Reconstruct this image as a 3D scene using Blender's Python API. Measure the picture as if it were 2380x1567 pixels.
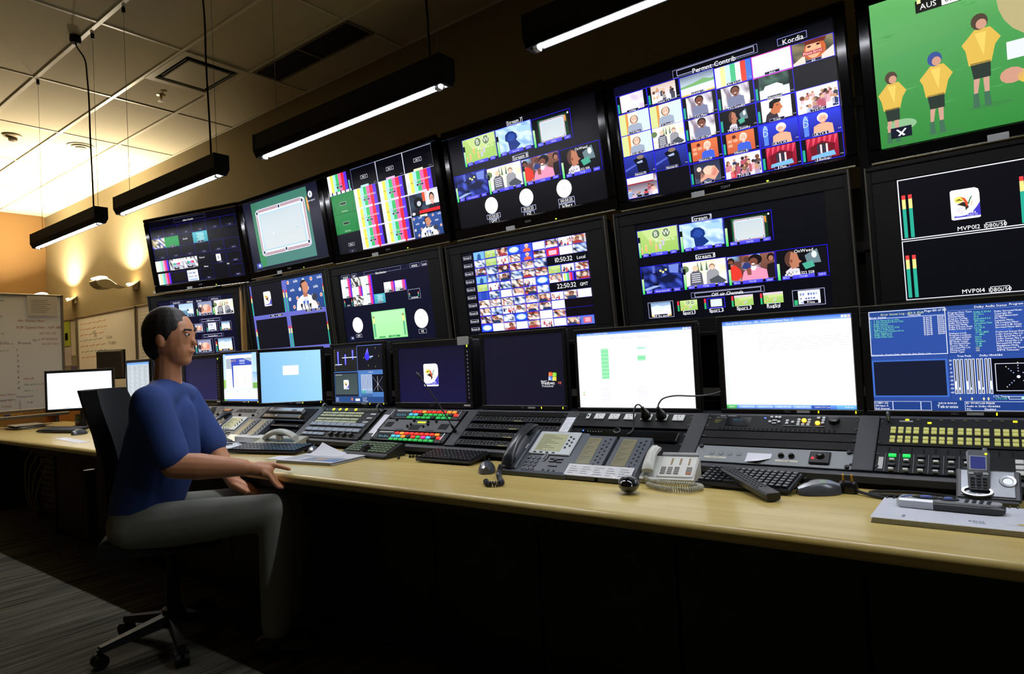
import bpy, bmesh, math, random
from math import sin, cos, pi, radians
from mathutils import Vector, Matrix

for o in list(bpy.data.objects):
    bpy.data.objects.remove(o, do_unlink=True)
SC = bpy.context.scene
COL = SC.collection
rnd = random.Random(7)

# ---------------------------------------------------------------- camera
CAM_POS = Vector((0.0, 0.0, 1.173))
yaw, pitch, roll = radians(37.48545), radians(1.54487), radians(-2.91528)
fwd = Vector((-sin(yaw) * cos(pitch), cos(yaw) * cos(pitch), sin(pitch)))
r0 = Vector((cos(yaw), sin(yaw), 0))
u0 = r0.cross(fwd)
right = cos(roll) * r0 + sin(roll) * u0
up = -sin(roll) * r0 + cos(roll) * u0
cd = bpy.data.cameras.new('camera')
cd.sensor_width = 36.0
cd.lens = 1515.313 * 36.0 / 2380.0
cd.clip_start = 0.02
cam = bpy.data.objects.new('camera', cd)
COL.objects.link(cam)
cam.matrix_world = Matrix(((right.x, up.x, -fwd.x, CAM_POS.x), (right.y, up.y, -fwd.y, CAM_POS.y),
                           (right.z, up.z, -fwd.z, CAM_POS.z), (0, 0, 0, 1)))
SC.camera = cam

# ---------------------------------------------------------------- world and exposure
W = bpy.data.worlds.new('world')
SC.world = W
W.use_nodes = True
W.node_tree.nodes['Background'].inputs[0].default_value = (0.5, 0.5, 0.55, 1)
W.node_tree.nodes['Background'].inputs[1].default_value = 0.002
vs = SC.view_settings
vs.view_transform = 'Standard'
vs.look = 'None'
vs.exposure = 0.0
vs.gamma = 1.0
vs.use_curve_mapping = False

TUBE_POWER = 135.0       # radiance of the fluorescent tubes
SCONCE_W = 98.0         # watts of each wall uplight
SCREEN = 1.25           # brightness of a white screen

# ---------------------------------------------------------------- materials
def lin(h):
    if isinstance(h, (tuple, list)):
        return tuple(h[:3])
    h = h.lstrip('#')
    c = [int(h[i:i + 2], 16) / 255 for i in (0, 2, 4)]
    return tuple(x / 12.92 if x <= .04045 else ((x + .055) / 1.055) ** 2.4 for x in c)

MATS = {}
def mat(name, col, rough=.5, metal=0.0, var=.06, scale=40.0, bump=0.0, emit=None, es=0.0, coat=0.0, stretch=(1, 1, 1), alpha=1.0, spec=.5):
    if name in MATS:
        return MATS[name]
    m = bpy.data.materials.new(name)
    m.use_nodes = True
    nt = m.node_tree
    b = nt.nodes['Principled BSDF']
    c = lin(col)
    tc = nt.nodes.new('ShaderNodeTexCoord')
    mp = nt.nodes.new('ShaderNodeMapping')
    mp.inputs['Scale'].default_value = stretch
    nz = nt.nodes.new('ShaderNodeTexNoise')
    nz.inputs['Scale'].default_value = scale
    nz.inputs['Detail'].default_value = 4
    nt.links.new(tc.outputs['Object'], mp.inputs['Vector'])
    nt.links.new(mp.outputs['Vector'], nz.inputs['Vector'])
    mx = nt.nodes.new('ShaderNodeMix')
    mx.data_type = 'RGBA'
    mx.inputs['A'].default_value = (*[x * (1 - var) for x in c], 1)
    mx.inputs['B'].default_value = (*[min(1, x * (1 + var)) for x in c], 1)
    nt.links.new(nz.outputs['Fac'], mx.inputs['Factor'])
    nt.links.new(mx.outputs['Result'], b.inputs['Base Color'])
    b.inputs['Roughness'].default_value = rough
    b.inputs['Metallic'].default_value = metal
    b.inputs['Specular IOR Level'].default_value = spec
    if coat:
        b.inputs['Coat Weight'].default_value = coat
        b.inputs['Coat Roughness'].default_value = .12
    if bump:
        bp = nt.nodes.new('ShaderNodeBump')
        bp.inputs['Strength'].default_value = bump
        bp.inputs['Distance'].default_value = .002
        nt.links.new(nz.outputs['Fac'], bp.inputs['Height'])
        nt.links.new(bp.outputs['Normal'], b.inputs['Normal'])
    if emit is not None:
        b.inputs['Emission Color'].default_value = (*lin(emit), 1)
        b.inputs['Emission Strength'].default_value = es
    if alpha < 1:
        b.inputs['Alpha'].default_value = alpha
    MATS[name] = m
    return m

def picture_mat():
    """flat picture of a lit screen: the colours come from the mesh"""
    if 'screen_picture' in MATS:
        return MATS['screen_picture']
    m = bpy.data.materials.new('screen_picture')
    m.use_nodes = True
    nt = m.node_tree
    b = nt.nodes['Principled BSDF']
    at = nt.nodes.new('ShaderNodeAttribute')
    at.attribute_name = 'Col'
    b.inputs['Base Color'].default_value = (.004, .004, .005, 1)
    b.inputs['Roughness'].default_value = .35
    b.inputs['Specular IOR Level'].default_value = .25
    nt.links.new(at.outputs['Color'], b.inputs['Emission Color'])
    b.inputs['Emission Strength'].default_value = SCREEN
    MATS['screen_picture'] = m
    return m

def print_mat():
    """flat print on paper or plastic: the colours come from the mesh"""
    if 'flat_print' in MATS:
        return MATS['flat_print']
    m = bpy.data.materials.new('flat_print')
    m.use_nodes = True
    nt = m.node_tree
    b = nt.nodes['Principled BSDF']
    at = nt.nodes.new('ShaderNodeAttribute')
    at.attribute_name = 'Col'
    nt.links.new(at.outputs['Color'], b.inputs['Base Color'])
    b.inputs['Roughness'].default_value = .6
    MATS['flat_print'] = m
    return m

BLK = mat('black_plastic', '#0d0d0e', .35, var=.1)
GLOSS = mat('gloss_black', '#060607', .12, var=.1)
MATTE = mat('matte_black', '#070707', .8, var=.15, spec=.2)
DGREY = mat('dark_grey_plastic', '#2c2f33', .45, bump=.05, scale=200)
CGREY = mat('console_grey', '#2a2d32', .5, var=.05, bump=.06, scale=300)
RAIL = mat('silver_rail', '#8a8c8e', .3, metal=.8)
SILV = mat('silver_plastic', '#b9bdc0', .32, metal=.35)
WHT = mat('white_plastic', '#d9dcd8', .4)
PAPER = mat('paper', '#e9ebf2', .8, var=.02)
STEEL = mat('steel', '#9b9fa3', .3, metal=.9)

# ---------------------------------------------------------------- mesh helpers
class MB:
    def __init__(s):
        s.v, s.f = [], []
    def add(s, v, f):
        n = len(s.v)
        s.v += [tuple(p) for p in v]
        s.f += [tuple(i + n for i in q) for q in f]
        return s
    def box(s, x0, y0, z0, x1, y1, z1):
        return s.add([(x0, y0, z0), (x1, y0, z0), (x1, y1, z0), (x0, y1, z0), (x0, y0, z1), (x1, y0, z1), (x1, y1, z1), (x0, y1, z1)],
                     [(0, 3, 2, 1), (4, 5, 6, 7), (0, 1, 5, 4), (1, 2, 6, 5), (2, 3, 7, 6), (3, 0, 4, 7)])
    def cbox(s, x0, y0, z0, x1, y1, z1, b=.002):
        b = min(b, (x1 - x0) * .45, (y1 - y0) * .45, (z1 - z0) * .45)
        lo, hi = (x0, y0, z0), (x1, y1, z1)
        V, idx = [], {}
        for c in range(8):
            sg = [(c >> k) & 1 for k in range(3)]
            for a in range(3):
                p = []
                for k in range(3):
                    e = hi[k] if sg[k] else lo[k]
                    if k != a:
                        e += -b if sg[k] else b
                    p.append(e)
                idx[c, a] = len(V)
                V.append(p)
        F = []
        for a in range(3):
            k1, k2 = (a + 1) % 3, (a + 2) % 3
            for sd in (0, 1):
                cs = [(sd << a) | (i << k1) | (j << k2) for i, j in ((0, 0), (1, 0), (1, 1), (0, 1))]
                F.append([idx[c, a] for c in cs])
            for i in (0, 1):
                for j in (0, 1):
                    c0 = (i << k1) | (j << k2)
                    c1 = c0 | (1 << a)
                    F.append([idx[c0, k1], idx[c1, k1], idx[c1, k2], idx[c0, k2]])
        for c in range(8):
            F.append([idx[c, 0], idx[c, 1], idx[c, 2]])
        return s.add(V, F)
    def cyl(s, p0, p1, r0, r1=None, n=12, cap=True):
        r1 = r0 if r1 is None else r1
        p0, p1 = Vector(p0), Vector(p1)
        d = (p1 - p0).normalized()
        a = Vector((0, 0, 1)) if abs(d.z) < .9 else Vector((1, 0, 0))
        e1 = d.cross(a).normalized()
        e2 = d.cross(e1)
        V = []
        for p, r in ((p0, r0), (p1, r1)):
            for i in range(n):
                t = 2 * pi * i / n
                V.append(p + e1 * (r * cos(t)) + e2 * (r * sin(t)))
        F = [(i, (i + 1) % n, n + (i + 1) % n, n + i) for i in range(n)]
        if cap:
            F += [tuple(range(n))[::-1], tuple(range(n, 2 * n))]
        return s.add(V, F)
    def tube(s, pts, r, n=8, closed=False):
        pts = [Vector(p) for p in pts]
        m = len(pts)
        V = []
        e1 = None
        for i, p in enumerate(pts):
            a = pts[(i - 1) % m] if (i or closed) else p
            b = pts[(i + 1) % m] if (i < m - 1 or closed) else p
            d = (b - a).normalized()
            if e1 is None:
                q = Vector((0, 0, 1)) if abs(d.z) < .9 else Vector((1, 0, 0))
                e1 = d.cross(q).normalized()
            else:
                e1 = (e1 - d * e1.dot(d)).normalized()
            e2 = d.cross(e1)
            rr = r[i] if isinstance(r, (list, tuple)) else r
            for k in range(n):
                t = 2 * pi * k / n
                V.append(p + e1 * (rr * cos(t)) + e2 * (rr * sin(t)))
        F = []
        for i in range(m if closed else m - 1):
            j = (i + 1) % m
            F += [(i * n + k, i * n + (k + 1) % n, j * n + (k + 1) % n, j * n + k) for k in range(n)]
        if not closed:
            F += [tuple(range(n))[::-1], tuple(range((m - 1) * n, m * n))]
        return s.add(V, F)
    def lathe(s, prof, c=(0, 0, 0), n=20):
        V = []
        for r, z in prof:
            for i in range(n):
                t = 2 * pi * i / n
                V.append((c[0] + r * cos(t), c[1] + r * sin(t), c[2] + z))
        F = []
        for k in range(len(prof) - 1):
            F += [(k * n + i, k * n + (i + 1) % n, (k + 1) * n + (i + 1) % n, (k + 1) * n + i) for i in range(n)]
        F += [tuple(range(n))[::-1], tuple(range((len(prof) - 1) * n, len(prof) * n))]
        return s.add(V, F)
    def loft(s, rings, cap=True):
        n = len(rings[0])
        V = [p for r in rings for p in r]
        F = []
        for k in range(len(rings) - 1):
            F += [(k * n + i, k * n + (i + 1) % n, (k + 1) * n + (i + 1) % n, (k + 1) * n + i) for i in range(n)]
        if cap:
            F += [tuple(range(n))[::-1], tuple(range((len(rings) - 1) * n, len(rings) * n))]
        return s.add(V, F)
    def prism_x(s, yz, x0, x1):
        return s.loft([[(x, y, z) for y, z in yz] for x in (x0, x1)])
    def prism_z(s, xy, z0, z1):
        return s.loft([[(x, y, z) for x, y in xy] for z in (z0, z1)])
    def quad(s, a, b, c, d):
        return s.add([a, b, c, d], [(0, 1, 2, 3)])
    def xf(s, M):
        s.v = [tuple(M @ Vector(p)) for p in s.v]
        return s
    def mesh(s, name, smooth=False):
        me = bpy.data.meshes.new(name)
        me.from_pydata(s.v, [], s.f)
        bm = bmesh.new()
        bm.from_mesh(me)
        bmesh.ops.recalc_face_normals(bm, faces=bm.faces)
        bm.to_mesh(me)
        bm.free()
        if smooth:
            me.polygons.foreach_set('use_smooth', [True] * len(me.polygons))
            try:
                me.set_sharp_from_angle(angle=radians(38))
            except Exception:
                pass
        return me
    def obj(s, name, m, parent=None, smooth=False, loc=None, rot=None):
        return link(name, s.mesh(name, smooth), m, parent, loc, rot)

def link(name, me, m, parent=None, loc=None, rot=None):
    o = bpy.data.objects.new(name, me)
    COL.objects.link(o)
    if m is not None and not me.materials:
        me.materials.append(m)
    if loc is not None:
        o.location = loc
    if rot is not None:
        o.rotation_euler = rot
    if parent is not None:
        o.parent = parent
    return o

def tag(o, label, cat, group=None):
    o['label'] = label
    o['category'] = cat
    if group:
        o['group'] = group
    return o

def thing(name, label, cat, loc=(0, 0, 0), rot=(0, 0, 0), group=None):
    o = bpy.data.objects.new(name, None)
    o.empty_display_size = .05
    COL.objects.link(o)
    o.location = loc
    o.rotation_euler = rot
    return tag(o, label, cat, group)

def struct(o):
    o['kind'] = 'structure'
    return o

def kids(o):
    return [c for c in bpy.data.objects if c.parent == o]

def copy_tree(o, parent=None):
    c = o.copy()
    COL.objects.link(c)
    c.parent = parent
    for k in kids(o):
        copy_tree(k, c)
    return c

# ---------------------------------------------------------------- lettering
GLY = {}
def load_glyphs(chars):
    cv = bpy.data.curves.new('lettering', 'FONT')
    cv.resolution_u = 2
    ob = bpy.data.objects.new('lettering', cv)
    COL.objects.link(ob)
    for ch in chars:
        cv.body = ch
        dg = bpy.context.evaluated_depsgraph_get()
        dg.update()
        ev = ob.evaluated_get(dg)
        me = ev.to_mesh()
        vs_ = [(p.co.x, p.co.y) for p in me.vertices]
        fs_ = [tuple(p.vertices) for p in me.polygons]
        x0 = min([p[0] for p in vs_], default=0)
        x1 = max([p[0] for p in vs_], default=.3)
        GLY[ch] = ([(a - x0, b) for a, b in vs_], fs_, x1 - x0)
        ev.to_mesh_clear()
    bpy.data.objects.remove(ob)
    bpy.data.curves.remove(cv)
load_glyphs('ABCDEFGHIJKLMNOPQRSTUVWXYZabcdefghijklmnopqrstuvwxyz0123456789:./-&+,!%()=\'#')

def text2d(st, h=1.0, align='C', sx=1.0, bold=0):
    """triangles of a line of text, cap height h, in x right / y up"""
    k = h / .7
    V, F = [], []
    x = 0
    for ch in st:
        if ch not in GLY:
            x += .3
            continue
        gv, gf, w = GLY[ch]
        n = len(V)
        V += [(x + a, b) for a, b in gv]
        F += [tuple(i + n for i in q) for q in gf]
        x += w + .09
    x -= .09
    off = {'C': -x / 2, 'L': 0, 'R': -x}[align]
    return [((a + off) * k * sx, b * k) for a, b in V], F

class Scr:
    """a flat picture: coloured polygons in 0..1 coordinates (v down), stacked in thin layers"""
    EPS = .00035
    def __init__(s, w, h):
        s.w, s.h = w, h
        s.v, s.f, s.c = [], [], []
        s.win = (0, 0, 1, 1)
        s.base = 0
    def sub(s, u0, v0, u1, v1, base=1):
        q = Scr.__new__(Scr)
        q.w, q.h, q.v, q.f, q.c = s.w, s.h, s.v, s.f, s.c
        a, b, c, d = s.win
        q.win = (a + (c - a) * u0, b + (d - b) * v0, a + (c - a) * u1, b + (d - b) * v1)
        q.base = s.base + base
        return q
    def P(s, u, v, L):
        a, b, c, d = s.win
        u, v = a + (c - a) * u, b + (d - b) * v
        return ((u - .5) * s.w, -(s.base + L) * Scr.EPS, (.5 - v) * s.h)
    def poly(s, pts, col, L=0):
        n = len(s.v)
        s.v += [s.P(u, v, L) for u, v in pts]
        s.f.append(tuple(range(n, n + len(pts))))
        cl = col if isinstance(col, list) else [col] * len(pts)
        s.c.append([lin(c) for c in cl])
        return s
    def rect(s, u0, v0, u1, v1, col, L=0):
        if isinstance(col, list) and len(col) == 2:
            col = [col[0], col[0], col[1], col[1]]
        return s.poly([(u0, v0), (u1, v0), (u1, v1), (u0, v1)], col, L)
    def ell(s, cx, cy, rx, ry, col, L=0, n=18, a0=0, a1=2 * pi):
        return s.poly([(cx + rx * cos(a0 + (a1 - a0) * i / n), cy + ry * sin(a0 + (a1 - a0) * i / n)) for i in range(n if a1 - a0 > 6.2 else n + 1)], col, L)
    def frame(s, u0, v0, u1, v1, col, t=.0025, L=0):
        a, b, c, d = s.win
        tu, tv = t / s.w / (c - a), t / s.h / (d - b)
        s.rect(u0, v0, u1, v0 + tv, col, L)
        s.rect(u0, v1 - tv, u1, v1, col, L)
        s.rect(u0, v0, u0 + tu, v1, col, L)
        s.rect(u1 - tu, v0, u1, v1, col, L)
        return s
    def text(s, st, u, v, h, col, L=0, align='C', sx=1.0):
        """h: cap height in metres"""
        V, F = text2d(st, h, align, sx)
        a, b, c, d = s.win
        n = len(s.v)
        x, y, z = s.P(u, v, L)
        s.v += [(x + p, y, z + q) for p, q in V]
        for q in F:
            s.f.append(tuple(i + n for i in q))
            s.c.append([lin(col)] * len(q))
        return s
    def mosaic(s, nx, ny, pal, seed=0, L=0, u0=0, v0=0, u1=1, v1=1):
        r = random.Random(seed)
        pal = [lin(p) for p in pal]
        g = [[r.choice(pal) for i in range(nx + 1)] for j in range(ny + 1)]
        for j in range(ny):
            for i in range(nx):
                s.poly([(u0 + (u1 - u0) * (i + a) / nx, v0 + (v1 - v0) * (j + b) / ny) for a, b in ((0, 0), (1, 0), (1, 1), (0, 1))],
                       [g[j][i], g[j][i + 1], g[j + 1][i + 1], g[j + 1][i]], L)
        return s
    def obj(s, name, parent, m=None, loc=(0, 0, 0), rot=None):
        me = bpy.data.meshes.new(name)
        me.from_pydata(s.v, [], s.f)
        ca = me.color_attributes.new('Col', 'FLOAT_COLOR', 'CORNER')
        flat = []
        for cl in s.c:
            for c in cl:
                flat += [c[0], c[1], c[2], 1.0]
        ca.data.foreach_set('color', flat)
        return link(name, me, m or picture_mat(), parent, loc, rot)

def lettering(st, h, m, parent, loc, rot=(pi / 2, 0, 0), align='C', name='lettering'):
    V, F = text2d(st, h, align)
    me = bpy.data.meshes.new(name)
    me.from_pydata([(a, b, 0) for a, b in V], [], F)
    return link(name, me, m, parent, loc, rot)

# ================================================================ the room
WALL_Y, FAR_X, CEIL = 3.41, -11.09, 3.523
wallm = mat('wall_paint', '#978968', .75, var=.03, scale=6, bump=.04)
def slab(name, x0, y0, z0, x1, y1, z1, m):
    return struct(MB().box(x0, y0, z0, x1, y1, z1).obj(name, m))
slab('wall_rear', FAR_X, WALL_Y, 0, 3.2, WALL_Y + .12, CEIL + .1, wallm)
slab('wall_left', FAR_X - .12, -4.2, 0, FAR_X, WALL_Y + .12, CEIL + .1, mat('wall_ochre', '#8f6c3c', .75, var=.03, scale=6, bump=.04))
slab('wall_right', 3.2, -4.2, 0, 3.32, WALL_Y + .12, CEIL + .1, wallm)
slab('wall_front', FAR_X, -4.32, 0, 3.2, -4.2, CEIL + .1, wallm)
slab('baseboard_rear', FAR_X, WALL_Y - .012, 0, 3.2, WALL_Y, .09, MATTE)
slab('baseboard_left', FAR_X, -4.2, 0, FAR_X + .012, WALL_Y - .012, .09, MATTE)

# carpet: grey with fine darker and lighter streaks running towards the desk
cm = bpy.data.materials.new('striped_carpet')
cm.use_nodes = True
nt = cm.node_tree
bs = nt.nodes['Principled BSDF']
bs.inputs['Roughness'].default_value = .95
bs.inputs['Specular IOR Level'].default_value = .1
tc = nt.nodes.new('ShaderNodeTexCoord')
def nz(scale, st, det=3):
    mp = nt.nodes.new('ShaderNodeMapping')
    mp.inputs['Scale'].default_value = st
    n = nt.nodes.new('ShaderNodeTexNoise')
    n.inputs['Scale'].default_value = scale
    n.inputs['Detail'].default_value = det
    nt.links.new(tc.outputs['Object'], mp.inputs['Vector'])
    nt.links.new(mp.outputs['Vector'], n.inputs['Vector'])
    return n
n1, n2 = nz(1, (26, 1.1, 1)), nz(1, (90, 3.0, 1))
n3 = nz(900, (1, 1, 1))
rp = nt.nodes.new('ShaderNodeValToRGB')
rp.color_ramp.elements[0].position = .36
rp.color_ramp.elements[0].color = (*lin('#1f1e19'), 1)
rp.color_ramp.elements[1].position = .66
rp.color_ramp.elements[1].color = (*lin('#6c6a5c'), 1)
ad = nt.nodes.new('ShaderNodeMath')
ad.operation = 'ADD'
ml = nt.nodes.new('ShaderNodeMath')
ml.operation = 'MULTIPLY'
ml.inputs[1].default_value = .5
nt.links.new(n1.outputs['Fac'], ad.inputs[0])
nt.links.new(n2.outputs['Fac'], ad.inputs[1])
nt.links.new(ad.outputs[0], ml.inputs[0])
nt.links.new(ml.outputs[0], rp.inputs['Fac'])
nt.links.new(rp.outputs['Color'], bs.inputs['Base Color'])
bp = nt.nodes.new('ShaderNodeBump')
bp.inputs['Strength'].default_value = .4
bp.inputs['Distance'].default_value = .003
nt.links.new(n3.outputs['Fac'], bp.inputs['Height'])
nt.links.new(bp.outputs['Normal'], bs.inputs['Normal'])
slab('floor', FAR_X, -4.2, -.08, 3.2, WALL_Y, 0, cm)

# suspended ceiling: slab, tee bars, tiles laid between them
tile_m = mat('ceiling_tile', '#d2c7aa', .85, var=.04, scale=90, bump=.12)
tee_m = mat('tee_bar', '#e6dfcc', .3, var=.02)
ceil = slab('ceiling', FAR_X, -4.2, CEIL + .03, 3.2, WALL_Y, CEIL + .1, mat('ceiling_void', '#6f6a5c', .9))
GX = [-10.76 + 1.2075 * i for i in range(12)]            # bars across (towards the wall)
GX = [-8.338, -7.13, -5.92, -4.70, -3.51, -2.31, -1.11, .09, 1.29, 2.49]
GX = [-10.74, -9.54] + GX
GY = [2.853, 2.338, 1.79, 1.25, .71, .17, -.37, -.91, -1.45, -1.99]
xs = [FAR_X] + GX + [3.2]
ys = [WALL_Y] + GY
HOLES = {(6, 1)}
for y in GY:
    MB().box(FAR_X, y - .013, CEIL - .009, 3.2, y + .013, CEIL + .004).box(FAR_X, y - .004, CEIL, 3.2, y + .004, CEIL + .03).obj('tee_bar', tee_m, ceil)
for x in GX:
    MB().box(x - .010, -1.99, CEIL - .005, x + .010, WALL_Y, CEIL + .004).obj('tee_bar', tee_m, ceil)
MB().box(FAR_X, WALL_Y - .018, CEIL - .006, 3.2, WALL_Y, CEIL + .004).obj('wall_angle', tee_m, ceil)
tcache = {}
for i in range(len(xs) - 1):
    for j in range(len(ys) - 1):
        w, d = xs[i + 1] - xs[i], ys[j] - ys[j + 1]
        cx, cy = (xs[i] + xs[i + 1]) / 2, (ys[j] + ys[j + 1]) / 2
        k = (round(w, 3), round(d, 3))
        if abs(cx + 5.31) < .05 and abs(cy - 2.595) < .05:      # half tile beside the air cassette
            MB().cbox(-5.90, 2.353, CEIL + .004, -5.352, 2.838, CEIL + .02, .003).obj('ceiling_tile', tile_m, ceil)
            continue
        if k not in tcache:
            tcache[k] = MB().cbox(-w / 2 + .006, -d / 2 + .006, .003, w / 2 - .006, d / 2 - .006, .02, .004).mesh('ceiling_tile')
        link('ceiling_tile', tcache[k], tile_m, ceil, (cx, cy, CEIL))

# air cassette set in the ceiling
r = thing('air_cassette', 'square ceiling air conditioner with dark slots around a plain centre panel', 'air conditioner', (-5.008, 2.60, CEIL))
cas = mat('cassette_plastic', '#cfc7b2', .35)
def ring(mb, X, Y, x, y, z0, z1):
    for a in ((-X, -Y, X, -y), (-X, y, X, Y), (-X, -y, -x, y), (x, -y, X, y)):
        mb.box(a[0], a[1], z0, a[2], a[3], z1)
    return mb
ring(MB(), .328, .255, .268, .205, -.012, .012).obj('frame', cas, r)
MB().cbox(-.205, -.165, -.016, .205, .165, -.002, .004).obj('centre_panel', cas, r)
MB().box(-.268, -.205, .008, .268, .205, .012).obj('slot_void', MATTE, r)
for a, b in ((.238, 0), (-.238, 0), (0, .185), (0, -.185)):
    (MB().cbox(a + .008, -.16, -.004, a + .016, .16, .006, .002) if a else MB().cbox(-.2, b + .006, -.004, .2, b + .012, .006, .002)).obj('vane', STEEL, r)
# return air grille
r = thing('air_grille', 'long return air grille of two dark mesh panels in the ceiling', 'vent', (-4.083, 2.998, CEIL))
fr = mat('grille_frame', '#7f7765', .5)
ring(MB(), .585, .125, .568, .106, -.008, .006).box(-.008, -.106, -.008, .008, .106, .006).obj('frame', fr, r)
gm = mat('grille_mesh', '#1d1b17', .8)
for s_ in (-1, 1):
    MB().box(s_ * .288 - .28, -.106, .0, s_ * .288 + .28, .106, .003).obj('mesh_panel', gm, r)
    for k in range(9):
        y = -.094 + k * .0235
        MB().box(s_ * .288 - .278, y, -.005, s_ * .288 + .278, y + .004, .0).obj('louvre', mat('louvre', '#2a2720', .6), r)
r = thing('smoke_detector', 'round smoke detector with raised centre on the bright ceiling', 'detector', (-7.51, 2.07, CEIL - .001))
MB().lathe([(.075, 0), (.078, -.012), (.06, -.022), (.01, -.023)]).obj('base', mat('detector', '#b6a988', .5), r, True)
MB().lathe([(.038, -.02), (.036, -.05), (.02, -.056), (.004, -.056)]).obj('sensor_head', mat('detector_dark', '#5d4d34', .5), r, True)
r = thing('ceiling_diffuser', 'round pale air diffuser on the overlit ceiling', 'vent', (-7.43, 2.62, CEIL - .001))
for q, (a, b) in enumerate(((.12, .0), (.085, -.012), (.05, -.022))):
    MB().lathe([(a, b), (a, b - .006), (a - .03, b - .004), (a - .03, b + .001)]).obj('diffuser_ring', cas, r, True)
r = thing('sprinkler', 'small brass fire sprinkler head on the ceiling', 'sprinkler', (-5.614, 2.597, CEIL + .003))
MB().lathe([(.032, 0), (.034, -.004), (.012, -.008), (.01, -.03), (.006, -.032)]).obj('escutcheon', mat('brass', '#b9a877', .25, .9), r, True)
MB().cyl((0, 0, -.03), (0, 0, -.052), .004).lathe([(.026, -.052), (.026, -.055), (.004, -.056)], n=10).obj('deflector', STEEL, r, True)

# ================================================================ hanging fluorescent lamps over the desk edge
lampm = mat('lamp_black', '#090909', .5, var=.1, spec=.25)
tubem = mat('lit_tube', '#ffffff', .5, emit='#f4f6ff', es=TUBE_POWER)
reflm = mat('lamp_reflector', '#e8e8e4', .3)
LX = [-6.12, -4.55, -2.91, -1.255, .40]
LAB = ['shortest hanging black strip lamp, farthest, above the far computer desk', 'hanging black strip lamp, second from the far end of the row',
       'hanging black strip lamp over the colour bar television, middle of the row', 'hanging black strip lamp cut by the top picture edge, over the large mosaic television', 'hanging black strip lamp nearest the camera side of the desk']
for i in range(5):
    x0 = LX[i]
    L = 1.27
    r = thing('pendant_lamp', LAB[i], 'lamp', (x0, 1.82, 2.205), group='strip lamps hung in a row over the desk')
    w = .042
    prof = [(-w, .035), (-w, .112), (w, .112), (w, .035), (.026, .004), (.019, .004), (.019, .03), (-.019, .03), (-.019, .004), (-.026, .004)]
    MB().prism_x(prof, .012, L - .012).obj('housing', lampm, r)
    end = [(-w - .001, .034), (-w - .001, .113), (w + .001, .113), (w + .001, .034), (.026, .001), (-.026, .001)]
    for x in (0, L - .014):
        MB().prism_x(end, x, x + .014).obj('end_cap', lampm, r)
    MB().box(.03, -.0185, .027, L - .03, .0185, .0295).obj('reflector', reflm, r)
    MB().cyl((.035, 0, .0125), (L - .035, 0, .0125), .0115, n=14).obj('tube', tubem, r, True)
    for x in (.03, L - .05):
        MB().cbox(x - .01, -.014, -.006, x + .012, .014, .03, .003).obj('tube_holder', WHT, r)
    for x in (.15, L - .045):
        MB().cyl((x, 0, .11), (x, 0, CEIL - 2.205), .0014, n=5).obj('suspension_wire', STEEL, r)
        MB().cyl((x, 0, CEIL - 2.205 - .035), (x, 0, CEIL - 2.205), .011, n=10).obj('wire_clip', lampm, r)
    cx = L - .06
    top = CEIL - 2.205
    pts = [(cx - .008, -.02, .11), (cx - .012, -.02, .3), (cx - .02, -.022, .62), (cx - .012, -.025, .85), (cx - .022, -.028, 1.02), (cx - .03, -.035, 1.14), (cx - .09, -.06, 1.24), (cx - .10, -.065, top - .03)]
    sm = []
    for k in range(len(pts) - 1):
        a, b = Vector(pts[k]), Vector(pts[k + 1])
        p_, n_ = Vector(pts[max(k - 1, 0)]), Vector(pts[min(k + 2, len(pts) - 1)])
        for q in range(5):
            t = q / 5
            sm.append(.5 * ((2 * a) + (b - p_) * t + (2 * p_ - 5 * a + 4 * b - n_) * t * t + (3 * a - p_ - 3 * b + n_) * t ** 3))
    sm.append(Vector(pts[-1]))
    MB().tube(sm, .0055, 6).obj('power_cable', mat('cable_black', '#060606', .5), r, True)
    MB().lathe([(.034, top), (.036, top - .03), (.03, top - .05), (.008, top - .056)], (cx - .10, -.065, 0), 14).obj('ceiling_rose', lampm, r, True)

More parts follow.
